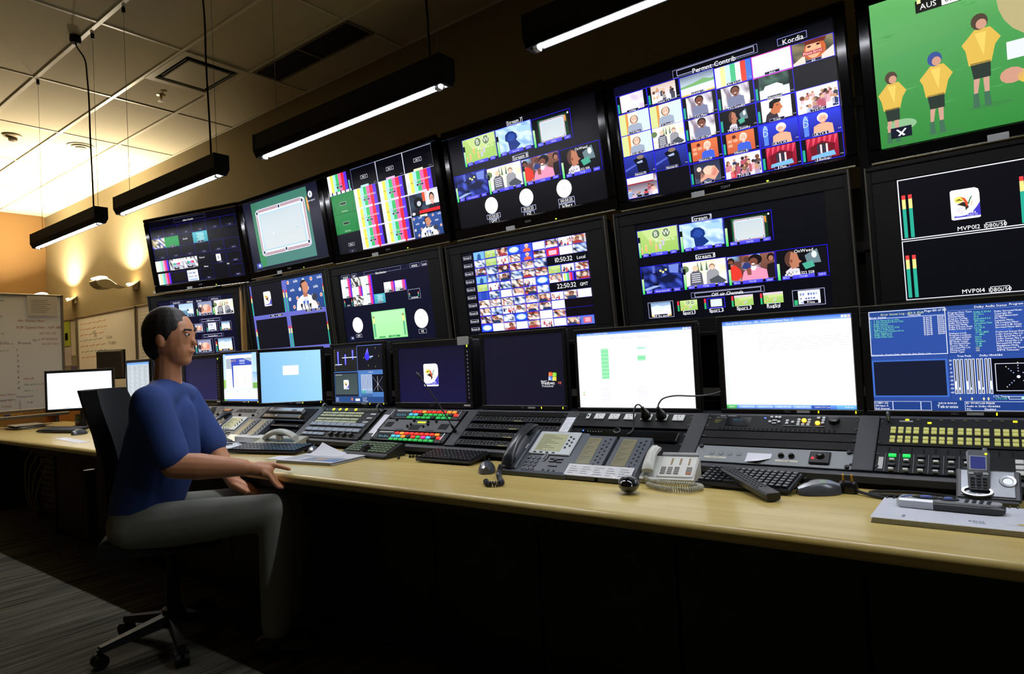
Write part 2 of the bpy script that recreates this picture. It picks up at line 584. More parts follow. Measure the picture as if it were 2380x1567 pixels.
# ================================================================ wall uplights
def sconce(x, label):
    r = thing('wall_uplight', label, 'wall lamp', (x, WALL_Y, 2.25), group='curved wall uplights')
    sm_ = mat('sconce_shell', '#d8cdb0', .45)
    W2 = .10
    prof = [(-.005, .012), (-.03, -.012), (-.075, -.045), (-.12, -.062), (-.165, -.066), (-.21, -.055), (-.26, -.03), (-.30, .003), (-.325, .02), (-.36, .026), (-.40, .018), (-.44, .004), (-.465, -.012)]
    t = .007
    low = [(y, z - t) for y, z in prof[::-1]]
    MB().prism_x(prof + low, -W2, W2).obj('shell', sm_, r, True)
    # underside belly that joins the outer end
    MB().prism_x([(-.46, -.02), (-.45, -.05), (-.42, -.078), (-.38, -.094), (-.33, -.096), (-.27, -.085), (-.22, -.066), (-.26, -.042), (-.30, -.012), (-.34, .006), (-.40, .004)], -W2 + .003, W2 - .003).obj('belly', mat('sconce_belly', '#a39878', .5), r, True)
    MB().cbox(-.06, -.02, -.085, .06, 0, -.01, .004).obj('wall_bracket', sm_, r)
    # frosted lens at the outer crest and the halogen lamp in the trough
    MB().loft([[(xx, -.33 - .062 * (1 + .9 * cos(a)), .026 + .016 * sin(a)) for a in [2 * pi * k / 14 for k in range(14)]] for xx in (-W2 + .01, -.05, 0, .05, W2 - .01)]).obj('frosted_lens', mat('frosted_lens', '#ffffff', .5, emit='#fff2d8', es=6.0), r, True)
    MB().cyl((-.04, -.085, -.022), (.04, -.085, -.022), .008, n=10).obj('bulb', mat('halogen', '#ffffff', .5, emit='#ffd89a', es=110.0), r, True)
    for yy, en, sz in ((-.21, SCONCE_W, .10),):
        ld = bpy.data.lights.new('uplight', 'AREA')
        ld.shape = 'RECTANGLE'
        ld.size, ld.size_y = .15, sz
        ld.energy = en
        ld.color = (1.0, .86, .63)
        ld.spread = radians(140)
        lo = bpy.data.objects.new('uplight', ld)
        COL.objects.link(lo)
        lo.parent = r
        lo.location = (0, yy, -.03)
        lo.rotation_euler = (pi + radians(22), 0, 0)
    return r
sconce(-8.16, 'white wave shaped wall uplight beside the television wall, nearer one')
sconce(-10.05, 'wave shaped wall uplight half hidden behind the mobile whiteboard')

# ================================================================ whiteboards and far corner
alu = mat('aluminium_trim', '#9c968a', .35, .7)
wbm = mat('whiteboard_face', '#eeece6', .25, var=.02)
INK = {'r': '#a8281c', 'g': '#1f6a48', 'k': '#161616', 'b': '#2c3a5c'}
def scribble(s, st, u, v, h, c, L=1, align='L'):
    s.text(st, u, v, h, INK.get(c, c), L, align, 1.0)
# mobile board (its face looks along +x, towards the camera side)
r = thing('mobile_whiteboard', 'large standing whiteboard with red and green notes, left picture edge', 'whiteboard', (-7.95, 1.79, 0), (0, 0, pi / 2))
Wb, H0, H1 = 1.6, .845, 2.045
MB().box(-Wb / 2 + .02, .012, H0 + .02, Wb / 2 - .02, .03, H1 - .02).obj('board', wbm, r)
for a in ((-Wb / 2, H0, Wb / 2, H0 + .025), (-Wb / 2, H1 - .025, Wb / 2, H1), (-Wb / 2, H0, -Wb / 2 + .025, H1), (Wb / 2 - .025, H0, Wb / 2, H1)):
    MB().cbox(a[0], 0, a[1], a[2], .035, a[3], .004).obj('frame_bar', alu, r)
MB().cbox(-Wb / 2, -.075, H0 - .06, Wb / 2, .0, H0 - .03, .004).obj('pen_tray', alu, r)
for x in (-.72, .72):
    MB().cyl((x, .03, .06), (x, .03, 2.0), .017, n=10).obj('upright', alu, r)
    MB().cyl((x, -.28, .06), (x, .33, .06), .018, n=10).obj('foot', alu, r)
    for y in (-.27, .32):
        MB().cyl((x - .012, y, .028), (x + .012, y, .028), .028, n=14).obj('castor', BLK, r)
MB().cbox(-.72, .02, .42, .72, .045, .46, .004).obj('cross_bar', alu, r)
s = Scr(Wb - .05, H1 - H0 - .05)
bw = lambda Y: (Y - .99) / 1.6                    # world y -> 0..1
for st, Y, z, h, c in [('PUP Games Film - 639 2880', 2.19, 1.69, .035, 'r'), ('Abr Games Mast', 2.20, 1.76, .032, 'r'), ('021 763 239', 2.39, 1.63, .03, 'r'), ('a 09 8300241', 2.38, 1.57, .03, 'r'), ('021 391 7263', 2.41, 1.52, .028, 'r'),
                       ('Promo', 2.20, 1.53, .038, 'k'), ('Nz', 2.33, 1.56, .03, 'b'), ('Navy8', 2.24, 1.17, .03, 'r'), ('Abu promo m', 2.24, 1.11, .028, 'g'), ('abon ( - )', 2.24, 1.05, .028, 'g'),
                       ('Tomorrow', 2.17, .99, .03, 'k'), ('d up', 2.26, .93, .03, 'b'), ('Caption Dave', 1.98, 1.02, .03, 'r'), ('Uniform W C', 1.98, .96, .03, 'r'), ('Fox TVNZ', 1.98, .90, .03, 'r'),
                       ('Cats G', 1.99, 1.63, .028, 'g'), ('Rain G', 1.99, 1.80, .028, 'g'), ('Cam G (A)', 1.98, 1.54, .028, 'b'), ('Station', 1.98, 1.96, .035, 'b'), ('routes m 4', 1.99, 1.46, .026, 'g'), ('CP', 1.99, 1.37, .03, 'r')]:
    scribble(s, st, bw(Y), (H1 - .025 - z) / (H1 - H0 - .05), h * .72, c)
for k in range(8):
    scribble(s, str(k + 1), bw(2.185), (H1 - .025 - (1.46 - k * .055)) / (H1 - H0 - .05), .026, 'k')
for k in range(6):
    scribble(s, '0%d' % (k + 1), bw(2.19), (H1 - .025 - (.95 - k * .0 - k * .017)) / (H1 - H0 - .05), .012, 'k')
s.rect(bw(2.0), .42, bw(2.16), .423, INK['r'], 1)
s.rect(bw(2.0), .905, bw(2.15), .908, INK['k'], 1)
s.obj('handwriting', r, print_mat(), (0, .0115, (H0 + H1) / 2))
# taped sheet on the mobile board
s = Scr(.265, .205)
s.rect(0, 0, 1, 1, '#cfc8bb', 0)
for k in range(7):
    s.rect(.12, .2 + k * .1, .12 + .5 + .25 * rnd.random(), .225 + k * .1, '#7b756a', 1)
nb = thing('taped_notice', 'printed sheet taped near the top of the standing whiteboard', 'paper', (-7.95 + .004, 2.40, 1.82), (0, 0, pi / 2))
MB().box(-.1325, -.0005, 0, .1325, .0015, .205).obj('sheet', PAPER, nb)
s.obj('print', nb, print_mat(), (0, -.0008, .1025))
mk = thing('whiteboard_marker', 'blue and yellow marker lying on the whiteboard tray', 'marker', (-7.95 + .035, 2.16, H0 - .03 + .009), (0, 0, 0))
MB().cyl((0, -.07, 0), (0, .03, 0), .009, n=10).obj('barrel', mat('marker_yellow', '#b98a35', .4), mk, True)
MB().cyl((0, -.12, 0), (0, -.07, 0), .0095, n=10).obj('cap', mat('marker_blue', '#3a3f7a', .4), mk, True)

# fixed boards on the rear wall
def wallboard(name, label, cat, x0, x1, z0, z1, face):
    r = thing(name, label, cat, ((x0 + x1) / 2, WALL_Y - .001, z0))
    w, h = x1 - x0, z1 - z0
    MB().box(-w / 2, -.018, 0, w / 2, 0, h).obj('board', face, r)
    for a in ((-w / 2, 0, w / 2, .025), (-w / 2, h - .025, w / 2, h), (-w / 2, 0, -w / 2 + .025, h), (w / 2 - .025, 0, w / 2, h)):
        MB().cbox(a[0], -.028, a[1], a[2], -.0, a[3], .004).obj('frame_bar', alu, r)
    return r, w, h
wb2 = mat('wall_whiteboard', '#f6f4ee', .3, var=.02)
r, w, h = wallboard('wall_whiteboard', 'long wall whiteboard with faint red writing under the uplight', 'whiteboard', -9.93, -8.15, .78, 1.97, wb2)
s = Scr(w - .05, h - .05)
for k in range(7):
    v = .07 + .065 * k
    x = .03 + .02 * rnd.random()
    while x < .55 - .1 * rnd.random():
        q = .03 + .07 * rnd.random()
        s.poly([(x, v), (x + q, v - .01), (x + q, v - .002), (x, v + .01)], '#d9a183' if k not in (3, 5) else '#9aa2a8', 1)
        x += q + .02
for st, u, v, c in (('To End', .52, .28, 'k'), ('To (2pm)', .55, .34, 'k'), ('10-15', .28, .2, 'b'), ('11.30', .30, .24, 'b')):
    scribble(s, st, u, v, .04, c)
s.obj('handwriting', r, print_mat(), (0, -.0185, h / 2))
r, w, h = wallboard('wall_whiteboard', 'short wall whiteboard ruled into rows beside the leftmost television', 'whiteboard', -8.13, -6.6, .78, 1.97, wb2)
s = Scr(w - .05, h - .05)
for k in range(26):
    s.rect(.03, .05 + k * .035, .97, .053 + k * .035, '#a9a596', 1)
s.obj('ruled_lines', r, print_mat(), (0, -.0185, h / 2))
r, w, h = wallboard('pin_board', 'pin board with green and white notices beside the standing whiteboard', 'pin board', -10.48, -9.95, 1.18, 1.97, mat('pin_board_face', '#8c8a78', .9))
for a in ((-.22, .42, .02, .76, '#9db03a'), (-.2, .15, .04, .40, '#b9b6bd'), (.06, .28, .2, .74, '#c9c4b8'), (.02, .03, .22, .14, '#4c4f78'), (-.16, .5, -.06, .6, '#b5533a')):
    MB().box(a[0], -.022, a[1], a[2], -.019, a[3]).obj('notice', mat('notice' + a[4], a[4], .8), r)
# open shelf of odds and ends below the pin board
r = thing('open_shelf', 'narrow orange edged shelf unit below the pin board', 'shelf', (-10.2, 3.26, 0))
om = mat('orange_board', '#b0702c', .5)
for x in (-.27, .25):
    MB().box(x, -.12, 0, x + .02, .13, 1.16).obj('side_panel', om, r)
for z in (.05, .45, .75, 1.0, 1.14):
    MB().box(-.25, -.12, z, .25, .13, z + .02).obj('shelf_board', om, r)
MB().box(-.25, .12, .05, .25, .13, 1.15).obj('back_panel', mat('shelf_back', '#4d4432', .8), r)
kcols = ['#8f8434', '#6a5d2c', '#7a3b48', '#47524f', '#9b7a3c', '#34364a', '#a59a84', '#6d6f33']
q = 0
for z in (.77, 1.02):
    for x in (-.19, -.06, .08, .19):
        hh = .08 + .05 * rnd.random()
        b = MB().cbox(-.045, -.05, 0, .045, .05, hh, .004).obj('storage_box', mat('box' + kcols[q], kcols[q], .7), None, loc=(-10.2 + x, 3.24, z))
        tag(b, ['yellow', 'brown', 'maroon', 'slate', 'tan', 'navy', 'cream', 'olive'][q] + ' small box on the orange edged shelf', 'box', 'boxes on the orange edged shelf')
        q += 1

# low cabinet along the rear wall, papers on it
r = thing('low_cabinet', 'dark low cabinet along the rear wall behind the far monitors', 'cabinet', (-7.55, 3.16, 0))
dk = mat('cabinet_dark', '#4a4640', .6)
MB().cbox(-.95, -.2, .02, .95, .2, .96, .004).obj('carcass', dk, r)
MB().cbox(-.97, -.22, .96, .97, .21, .985, .004).obj('worktop', mat('cabinet_top', '#7d756a', .4), r)
for k in range(4):
    MB().cbox(-.94 + k * .472, -.215, .05, -.94 + k * .472 + .462, -.2, .94, .003).obj('door', dk, r)
for k, (x, y, a, n) in enumerate(((-7.62, 3.07, .2, 5), (-7.30, 3.09, -.12, 7))):
    b = thing('paper_stack', ['loose stack of papers on the low cabinet, left pile', 'taller stack of papers on the low cabinet, right pile'][k], 'papers', (x, y, .9855), (0, 0, a))
    for q in range(n):
        MB().box(-.15, -.1, q * .006, .15, .1, q * .006 + .005).obj('sheet_bundle', mat('paper_dim', '#b5a99f', .8), b, loc=(rnd.uniform(-.01, .01), rnd.uniform(-.01, .01), 0))
r = thing('monitor_seen_from_behind', 'dark monitor turned away, standing behind the far lit screen', 'monitor', (-7.95, 3.02, .985), (0, 0, radians(40)))
MB().cbox(-.09, -.06, 0, .09, .06, .015, .004).obj('base', DGREY, r)
MB().cbox(-.02, -.012, .015, .02, .012, .2, .004).obj('neck', DGREY, r)
MB().cbox(-.14, -.02, .15, .14, .03, .46, .01).obj('rear_shell', mat('monitor_back', '#3b372f', .45), r)
MB().cbox(-.15, .03, .14, .15, .045, .47, .004).obj('bezel', BLK, r)

# ================================================================ pictures shown on the screens
BARS = ['#ffffff', '#f0e05a', '#a8e4ee', '#3fc06a', '#f26ab0', '#ee2a3c', '#5a34ee', '#0a0612']
def bars(s, L=0, cols=BARS, wave=False):
    n = len(cols)
    for i, c in enumerate(cols):
        s.rect(i / n, 0, (i + 1) / n, 1, c, L)
    return s
def blacktag(s, st, u, v, w, h, col='#ffffff', th=.007, L=4, bg='#060610', fr='#b8b8d8', t=.0016):
    a, b, c, d = s.win
    s.rect(u - w / 2, v - h / 2, u + w / 2, v + h / 2, bg, L)
    s.frame(u - w / 2, v - h / 2, u + w / 2, v + h / 2, fr, t, L + 1)
    if st:
        s.text(st, u, v + th / 2 / s.h / (d - b), th, col, L + 1)
def meter(s, u, v0, v1, w, L=3, k=(.25, .45)):
    h = v1 - v0
    s.rect(u, v0, u + w, v0 + h * k[0], '#e04040', L)
    s.rect(u, v0 + h * k[0], u + w, v0 + h * k[1], '#e8e08a', L)
    s.rect(u, v0 + h * k[1], u + w, v1, '#2aa890', L)
def gmeter(s, u=.02, v0=.35, v1=.96, w=.035, L=4):
    s.rect(u - .006, v0 - .2, u + w + .006, v1, '#08140c', L)
    s.rect(u, v0, u + w, v1, ['#c8f0b0', '#30e060'], L + 1)
def bust(s, bg, skin, hair, shirt, cx=.5, top=.18, r=.15, L=0, k=1.0, side=0, hairdrop=.0):
    if isinstance(bg, tuple):
        s.mosaic(bg[1], bg[2], bg[0], bg[3], L)
    elif bg:
        s.rect(0, 0, 1, 1, bg, L)
    ry = r * 1.35 * k
    cy = top + ry
    s.poly([(cx - r * 2.1, 1), (cx - r * 1.9, cy + ry * 1.55), (cx - r * .9, cy + ry * 1.1), (cx + r * .9, cy + ry * 1.1), (cx + r * 1.9, cy + ry * 1.55), (cx + r * 2.1, 1)], shirt, L + 1)
    s.rect(cx - r * .42, cy + ry * .6, cx + r * .42, cy + ry * 1.25, skin, L + 2)
    s.ell(cx - side * r * .25, cy - ry * .2 + hairdrop, r * 1.12, ry * 1.02, hair, L + 2)
    s.ell(cx, cy + ry * .08, r * .9, ry * .92, skin, L + 3)
    s.ell(cx - r * .35, cy - ry * .02, r * .13, ry * .06, '#2a1812', L + 4, 8)
    s.ell(cx + r * .35, cy - ry * .02, r * .13, ry * .06, '#2a1812', L + 4, 8)
    s.ell(cx, cy + ry * .5, r * .35, ry * .1, '#f4e4dc', L + 4, 10)
    return s
def crowd(s, seed, pal, n=16, L=0, bg=('#e8e4ec', '#f8f8fc')):
    r = random.Random(seed)
    s.rect(0, 0, 1, 1, [bg[0], bg[1]], L)
    for i in range(n):
        x, y = .05 + .9 * r.random(), .15 + .6 * r.random()
        q = .03 + .035 * r.random()
        c = r.choice(pal)
        s.poly([(x - q * 1.3, min(1, y + q * 8)), (x - q * 1.4, y + q * 2.2), (x, y + q), (x + q * 1.4, y + q * 2.2), (x + q * 1.3, min(1, y + q * 8))], c, L + 1)
        s.ell(x, y, q, q * 1.5, r.choice(['#c89878', '#7a4a38', '#e0b898', '#3a2a28']), L + 2, 10)
    return s
def pool(s, L=0, balls=True):
    """a snooker table seen from above on a dark green floor"""
    def rr(u0, v0, u1, v1, q, c, l):
        P = []
        for cx, cy, a in ((u1 - q, v0 + q, -pi / 2), (u1 - q, v1 - q, 0), (u0 + q, v1 - q, pi / 2), (u0 + q, v0 + q, pi)):
            P += [(cx + q * cos(a + t * pi / 8), cy + q * sin(a + t * pi / 8)) for t in range(5)]
        s.poly(P, c, l)
    rr(.165, .135, .825, .815, .05, '#f4f4ff', L + 1)
    rr(.17, .142, .82, .808, .045, '#b59aa8', L + 2)
    rr(.192, .185, .798, .765, .03, '#ffffff', L + 3)
    s.rect(.205, .205, .785, .745, ['#b0d0e0', '#acccdc'], L + 4)
    s.rect(.222, .225, .768, .725, ['#c3d0d6', '#cfd6d8'], L + 5)
    for u, v in ((.19, .185), (.495, .168), (.795, .183), (.20, .757), (.50, .772), (.797, .75)):
        s.ell(u, v, .02, .034, '#e8f4ff', L + 5, 14)
        s.ell(u, v, .013, .023, '#27374f', L + 6, 12)
    if balls:
        for u, v, c in ((.37, .52, '#ffffff'), (.27, .61, '#bfe8e0'), (.69, .52, '#8fd0c8')):
            s.ell(u, v, .008, .014, c, L + 6, 8)
def clock(s, u, v, r, h, m, L=2):
    ry = r * s.w / s.h * (s.win[2] - s.win[0]) / (s.win[3] - s.win[1])
    s.ell(u, v, r, ry, '#ffffff', L, 36)
    for a, ln in ((h, .5), (m, .8)):
        x, y = sin(a), -cos(a)
        s.poly([(u - y * r * .03, v + x * ry * .03), (u + x * r * ln, v + y * ry * ln), (u + y * r * .03, v - x * ry * .03)], '#b4b4c0', L + 1)
    for k in range(12):
        a = k * pi / 6
        s.ell(u + r * .85 * sin(a), v - ry * .85 * cos(a), r * .03, ry * .03, '#d4d4dc', L + 1, 6)
def emblem(s, u0, v0, u1, v1, L=2):
    """white card with a swooping figure, a yellow ball and a blue corner"""
    q = s.sub(u0, v0, u1, v1, L)
    q.poly([(.06, 0), (.85, 0), (.97, .06), (1, .2), (1, .98), (.95, 1), (.06, 1), (0, .96), (0, .04)], '#ffffff')
    q.poly([(1, .48), (1, .93), (.1, .93), (.1, .87), (.5, .86), (.78, .74), (.93, .58)], '#4038c0', 1)
    q.poly([(.1, .90), (.45, .84), (.72, .7), (.86, .5), (.9, .3), (.96, .4), (.9, .62), (.74, .78), (.5, .88)], '#e8ecff', 2)
    q.poly([(.2, .5), (.44, .42), (.58, .5), (.62, .62), (.5, .72), (.5, .6), (.3, .52)], '#33271f', 1)
    q.ell(.3, .34, .16, .105, '#e4dd62', 2, 18)
    q.poly([(.16, .38), (.3, .31), (.45, .4), (.3, .36)], '#4a4220', 3)
    q.poly([(.34, .24), (.5, .3), (.6, .46), (.56, .62), (.5, .46)], '#d8502e', 2)
    q.poly([(.58, .5), (.68, .3), (.78, .24), (.7, .36), (.62, .54)], '#3f7a4c', 2)
    q.poly([(.72, .46), (.76, .3), (.74, .5), (.66, .66)], '#c9a648', 2)
    q.text('south', .3, .66, .12 * q.h * (q.win[3] - q.win[1]) * .55, '#5a64c0', 2, 'C', .8)
    q.text('africa', .32, .74, .12 * q.h * (q.win[3] - q.win[1]) * .55, '#d83a5a', 2, 'C', .8)
    q.text('2010', .36, .81, .09 * q.h * (q.win[3] - q.win[1]) * .55, '#4a54b0', 2, 'C', .8)
    q.text('FIFA', .76, .85, .13 * q.h * (q.win[3] - q.win[1]) * .6, '#ffffff', 2, 'C', .75)
    q.text('WORLD CUP', .72, .91, .05 * q.h * (q.win[3] - q.win[1]), '#e8e8ff', 2, 'C', .7)
    q.ell(.83, .12, .09, .06, '#d8d8e4', 1, 12)
    q.ell(.83, .12, .065, .042, '#ffffff', 2, 12)
def football(s, L=0, words=True):
    s.rect(0, 0, 1, 1, ['#b6d47c', '#9cc860'], L)
    s.poly([(.1, .0), (1, .0), (1, .42), (.3, .5)], '#c4dc8c', L + 1)
    if words:
        for u, c in ((.47, 'B'), (.72, 'W')):
            s.ell(u, .24, .11, .2, '#dfe8c8', L + 2, 18)
            s.ell(u, .24, .095, .17, '#6a8458', L + 3, 18)
            s.text(c, u, .33, .024 * s.h / .45 * (s.win[3] - s.win[1]) / .27, '#ffffff', L + 4)
        s.text('Blue Nine St', .68, .56, .014 * s.h / .45 * (s.win[3] - s.win[1]) / .27, '#eef4e0', L + 2)
    for x, y in ((.08, .7), (.2, .6), (.32, .38), (.45, .62), (.55, .58), (.63, .45)):
        s.poly([(x - .025, y + .28), (x - .03, y + .08), (x + .03, y + .08), (x + .025, y + .28)], '#e0b878' if x < .5 else '#c8c0e0', L + 2)
        s.ell(x, y + .04, .02, .05, '#e8c8a0', L + 3, 8)
def surfer(s, L=0):
    s.mosaic(9, 7, ['#9cc4ec', '#b4d8f4', '#c8e4fa', '#d8ecfc', '#8ab4e4'], 3, L)
    s.poly([(.34, .98), (.32, .62), (.25, .55), (.26, .33), (.36, .22), (.48, .24), (.57, .36), (.59, .52), (.55, .6), (.66, .82), (.5, .98)], '#14307c', L + 1)
    s.poly([(.3, .5), (.38, .3), (.5, .34), (.54, .5), (.46, .62), (.36, .6)], '#2448a0', L + 2)
    s.poly([(.6, .1), (.98, .18), (.96, .4), (.7, .34)], '#a8cff0', L + 1)
def motor(s, L=0):
    s.mosaic(10, 7, ['#1a2a7c', '#0c143c', '#3848b0', '#101850', '#26348c', '#060a20', '#4a60d0'], 9, L)
    s.poly([(.05, .9), (.3, .8), (.5, .82), (.1, .98)], '#9ab0f0', L + 1)
    s.rect(.3, .0, .36, .3, '#5868c0', L + 1)
    s.poly([(.7, .05), (.95, .05), (.92, .4), (.72, .35)], '#7084d8', L + 1)
    for u, v in ((.5, .24), (.56, .3), (.63, .22)):
        s.ell(u, v, .03, .045, '#e8f090', L + 2, 8)
    s.poly([(.4, .55), (.7, .4), (.9, .5), (.75, .75), (.5, .7)], '#10163c', L + 1)
def sofa(s, L=0):
    s.mosaic(8, 6, ['#fbf4e4', '#f4e4c0', '#ffffff', '#e8ecdc', '#f8f0d4'], 4, L)
    for u in (.36, .44, .56):
        s.poly([(u - .03, .42), (u, .02), (u + .03, .42)], '#5c7a58', L + 1)
    s.ell(.05, .3, .1, .14, '#6a8058', L + 1)
    for cx, c, h in ((.3, '#5a5a68', '#d8c8a0'), (.68, '#9a9aa2', '#9a7a60')):
        s.poly([(cx - .15, .98), (cx - .13, .5), (cx - .06, .4), (cx + .07, .4), (cx + .14, .52), (cx + .16, .98)], c, L + 2)
        s.ell(cx, .3, .07, .12, h, L + 2)
        s.ell(cx, .33, .055, .09, '#ecc8b0', L + 3)
    s.poly([(.6, .8), (.8, .66), (.98, .9), (.9, .98), (.62, .94)], '#4a5058', L + 3)
    for k in range(5):
        s.rect(.2, .5 + k * .08, .4, .53 + k * .08, '#e8e8ee', L + 3)
def cheer(s, L=0):
    s.mosaic(7, 4, ['#8ac0e0', '#e8ecf4', '#a85a48', '#6a4038', '#d8dce8', '#5a3a3a'], 6, L)
    s.rect(.7, 0, 1, 1, ['#8a5a48', '#4a2a28'], L + 1)
    s.poly([(.0, .9), (.02, .4), (.16, .34), (.28, .55), (.3, .8), (.2, .95)], '#e03a2c', L + 2)
    s.ell(.08, .2, .08, .14, '#2a1814', L + 2)
    s.ell(.08, .25, .055, .09, '#7a4a38', L + 3)
    s.poly([(.3, .5), (.36, .3), (.5, .3), (.5, .6)], '#303a78', L + 2)
    s.ell(.42, .18, .07, .12, '#5a3a30', L + 3)
    s.poly([(.8, .95), (.84, .45), (1, .4), (1, .95)], '#1c1418', L + 2)
    s.ell(.92, .2, .08, .15, '#201410', L + 2)
    s.ell(.92, .24, .05, .1, '#a87058', L + 3)
    s.poly([(.28, .98), (.34, .64), (.48, .52), (.66, .52), (.82, .64), (.84, .98)], '#f494b4', L + 4)
    s.ell(.6, .22, .14, .2, '#180e10', L + 4)
    s.ell(.56, .3, .09, .15, '#7a4638', L + 5)
    s.ell(.55, .38, .04, .03, '#f8e8e4', L + 6, 8)
    s.poly([(.42, .78), (.4, .56), (.47, .5), (.5, .6), (.5, .78)], '#8a5040', L + 6)
    s.poly([(.5, .5), (.62, .5), (.58, .62), (.52, .62)], '#fff4f4', L + 6)
def thinker(s, L=0):
    s.rect(0, 0, 1, 1, '#0a0a10', L)
    s.poly([(.56, .3), (.8, .1), (.86, .6), (.6, .6)], '#6a8088', L + 1)
    s.ell(.74, .3, .05, .12, '#e0ecf0', L + 2)
    s.poly([(.14, 1), (.18, .8), (.28, .68), (.44, .74), (.46, 1)], '#d8d4dc', L + 1)
    s.ell(.3, .38, .13, .3, '#5a3a30', L + 2)
    s.poly([(.3, .12), (.42, .2), (.45, .42), (.5, .5), (.44, .56), (.44, .68), (.3, .74), (.26, .5)], '#b8785c', L + 3)
    s.ell(.3, .45, .025, .07, '#8a4a38', L + 4, 8)
    s.poly([(.5, .58), (.7, .5), (.74, .72), (.56, .8)], '#4aa890', L + 3)
    for k in range(7):
        s.rect(.16 + k * .035, .84 + .05 * (k % 2), .178 + k * .035, .9 + .05 * (k % 2), '#1a1a24', L + 2)
def desert(s, L=0):
    s.rect(0, 0, 1, .28, ['#7a90e0', '#c0b8dc'], L)
    s.rect(0, .28, 1, 1, ['#d8a890', '#e8dcd4'], L)
    s.rect(0, .8, .05, 1, '#8ab0f0', L + 1)
def wave(s, L=0):
    s.rect(0, 0, 1, .5, ['#a8c8e4', '#c8dcec'], L)
    s.rect(0, .5, 1, 1, ['#6a9ab4', '#5a88b0'], L)
    s.poly([(.55, .62), (.8, .4), (1, .5), (1, .8), (.6, .74)], '#f4f8fc', L + 1)
    s.poly([(.56, .5), (.6, .38), (.66, .5), (.72, .56), (.6, .58)], '#202830', L + 2)
def huddle(s, L=0, bg=('#8a90b0', '#a8aec4')):
    s.rect(0, 0, 1, 1, [bg[0], bg[1]], L)
    s.ell(.2, .55, .2, .24, '#3a3038', L + 1)
    s.poly([(.2, .95), (.25, .45), (.5, .2), (.8, .25), (.95, .6), (.75, .95), (.5, .8)], '#e8a890', L + 1)
    s.ell(.55, .42, .2, .22, '#f4c8b0', L + 2)
    s.ell(.75, .55, .12, .2, '#d88a78', L + 2)
    s.ell(.2, .3, .09, .12, '#f0d0c0', L + 2)
def weather(s, L=0):
    s.rect(0, 0, 1, .45, ['#7aa0c8', '#c4d8e8'], L)
    s.poly([(0, .3), (.3, .18), (.6, .3), (1, .2), (1, .5), (0, .5)], '#dce8f0', L + 1)
    s.rect(0, .45, 1, .88, ['#e4f0d8', '#ffffff'], L)
    s.rect(0, .88, 1, 1, '#f0c060', L)
    s.rect(.3, .56, .6, .6, '#c8d8c0', L + 1)
def docu(s, L=0):
    s.rect(0, 0, 1, 1, ['#54b4c4', '#3a98a8'], L)
    for k in range(7):
        x0 = .24 + .06 * (k % 3)
        s.rect(x0, .14 + k * .1, .72 + .12 * ((k * 3) % 4) / 4, .18 + k * .1, '#cdeef0', L + 1)
def logoset(s, seed=1, L=0):
    s.rect(0, 0, 1, 1, ['#dfe4f4', '#eef0fa'], L)
    r = random.Random(seed)
    for k in range(14):
        s.rect(.08 + .12 * (k % 7), .2 + .34 * (k // 7), .16 + .12 * (k % 7), .36 + .3 * (k // 7), r.choice(['#7a8cc8', '#aebce8', '#5a6098', '#ffffff', '#8a8a9a']), L + 1)
    s.rect(.1, .82, .9, .95, '#9ab4f0', L + 1)
def presser(s, L=0):
    """press conference: man in a white jacket before a blue sponsor board, microphones in front"""
    s.rect(0, 0, 1, 1, ['#33549c', '#27427e'], L)
    for j in range(4):
        for i in range(5):
            u, v = .06 + i * .22 + (.1 if j % 2 else 0), .1 + j * .26
            if u > .96:
                continue
            k = (i + j) % 3
            if k == 0:
                s.ell(u, v, .035, .06, '#f4e4d8', L + 1, 12)
                s.ell(u, v, .022, .04, '#d86a4a', L + 2, 10)
            elif k == 1:
                s.text('solo', u, v + .03, .022 * s.h / .475 * (s.win[3] - s.win[1]) * 2.1, '#ffffff', L + 1)
            else:
                s.ell(u, v, .035, .06, '#e8ecf8', L + 1, 12)
                s.rect(u - .02, v - .005, u + .02, v + .005, '#33549c', L + 2)
                s.rect(u - .004, v - .05, u + .004, v + .05, '#33549c', L + 2)
    s.poly([(.22, 1), (.26, .72), (.36, .6), (.44, .55), (.6, .55), (.7, .62), (.78, .76), (.82, 1)], '#eceef6', L + 3)
    s.rect(.46, .42, .58, .62, '#b07058', L + 4)
    s.ell(.5, .26, .095, .17, '#2a1a16', L + 4)
    s.poly([(.44, .2), (.56, .14), (.61, .22), (.625, .34), (.6, .46), (.53, .5), (.46, .44)], '#c8886c', L + 5)
    s.ell(.46, .32, .02, .04, '#b07058', L + 6, 8)
    s.poly([(.46, .58), (.52, .7), (.58, .58), (.56, .9), (.5, .9)], '#c8ccd8', L + 4)
    s.ell(.76, .66, .075, .11, '#3a3e46', L + 5, 14)
    s.poly([(.78, .72), (.9, .96), (.88, .98), (.75, .75)], '#50545c', L + 5)
    for u, v in ((.46, .74), (.56, .75), (.38, .82), (.62, .84)):
        s.poly([(u - .03, v), (u + .035, v - .01), (u + .02, v + .1), (u - .02, v + .1)], '#4a66b8' if v < .8 else '#20242c', L + 5)
        s.poly([(u - .012, v + .1), (u + .012, v + .1), (u + .03, 1), (u + .01, 1)], '#20242c', L + 5)

PAL_PEOPLE = ['#d83a3a', '#f0e8f0', '#2a3a6a', '#e8b0b8', '#8aa0c8', '#40404a', '#f8f4f8', '#b85a6a']
BLUEL = '#2a22d8'

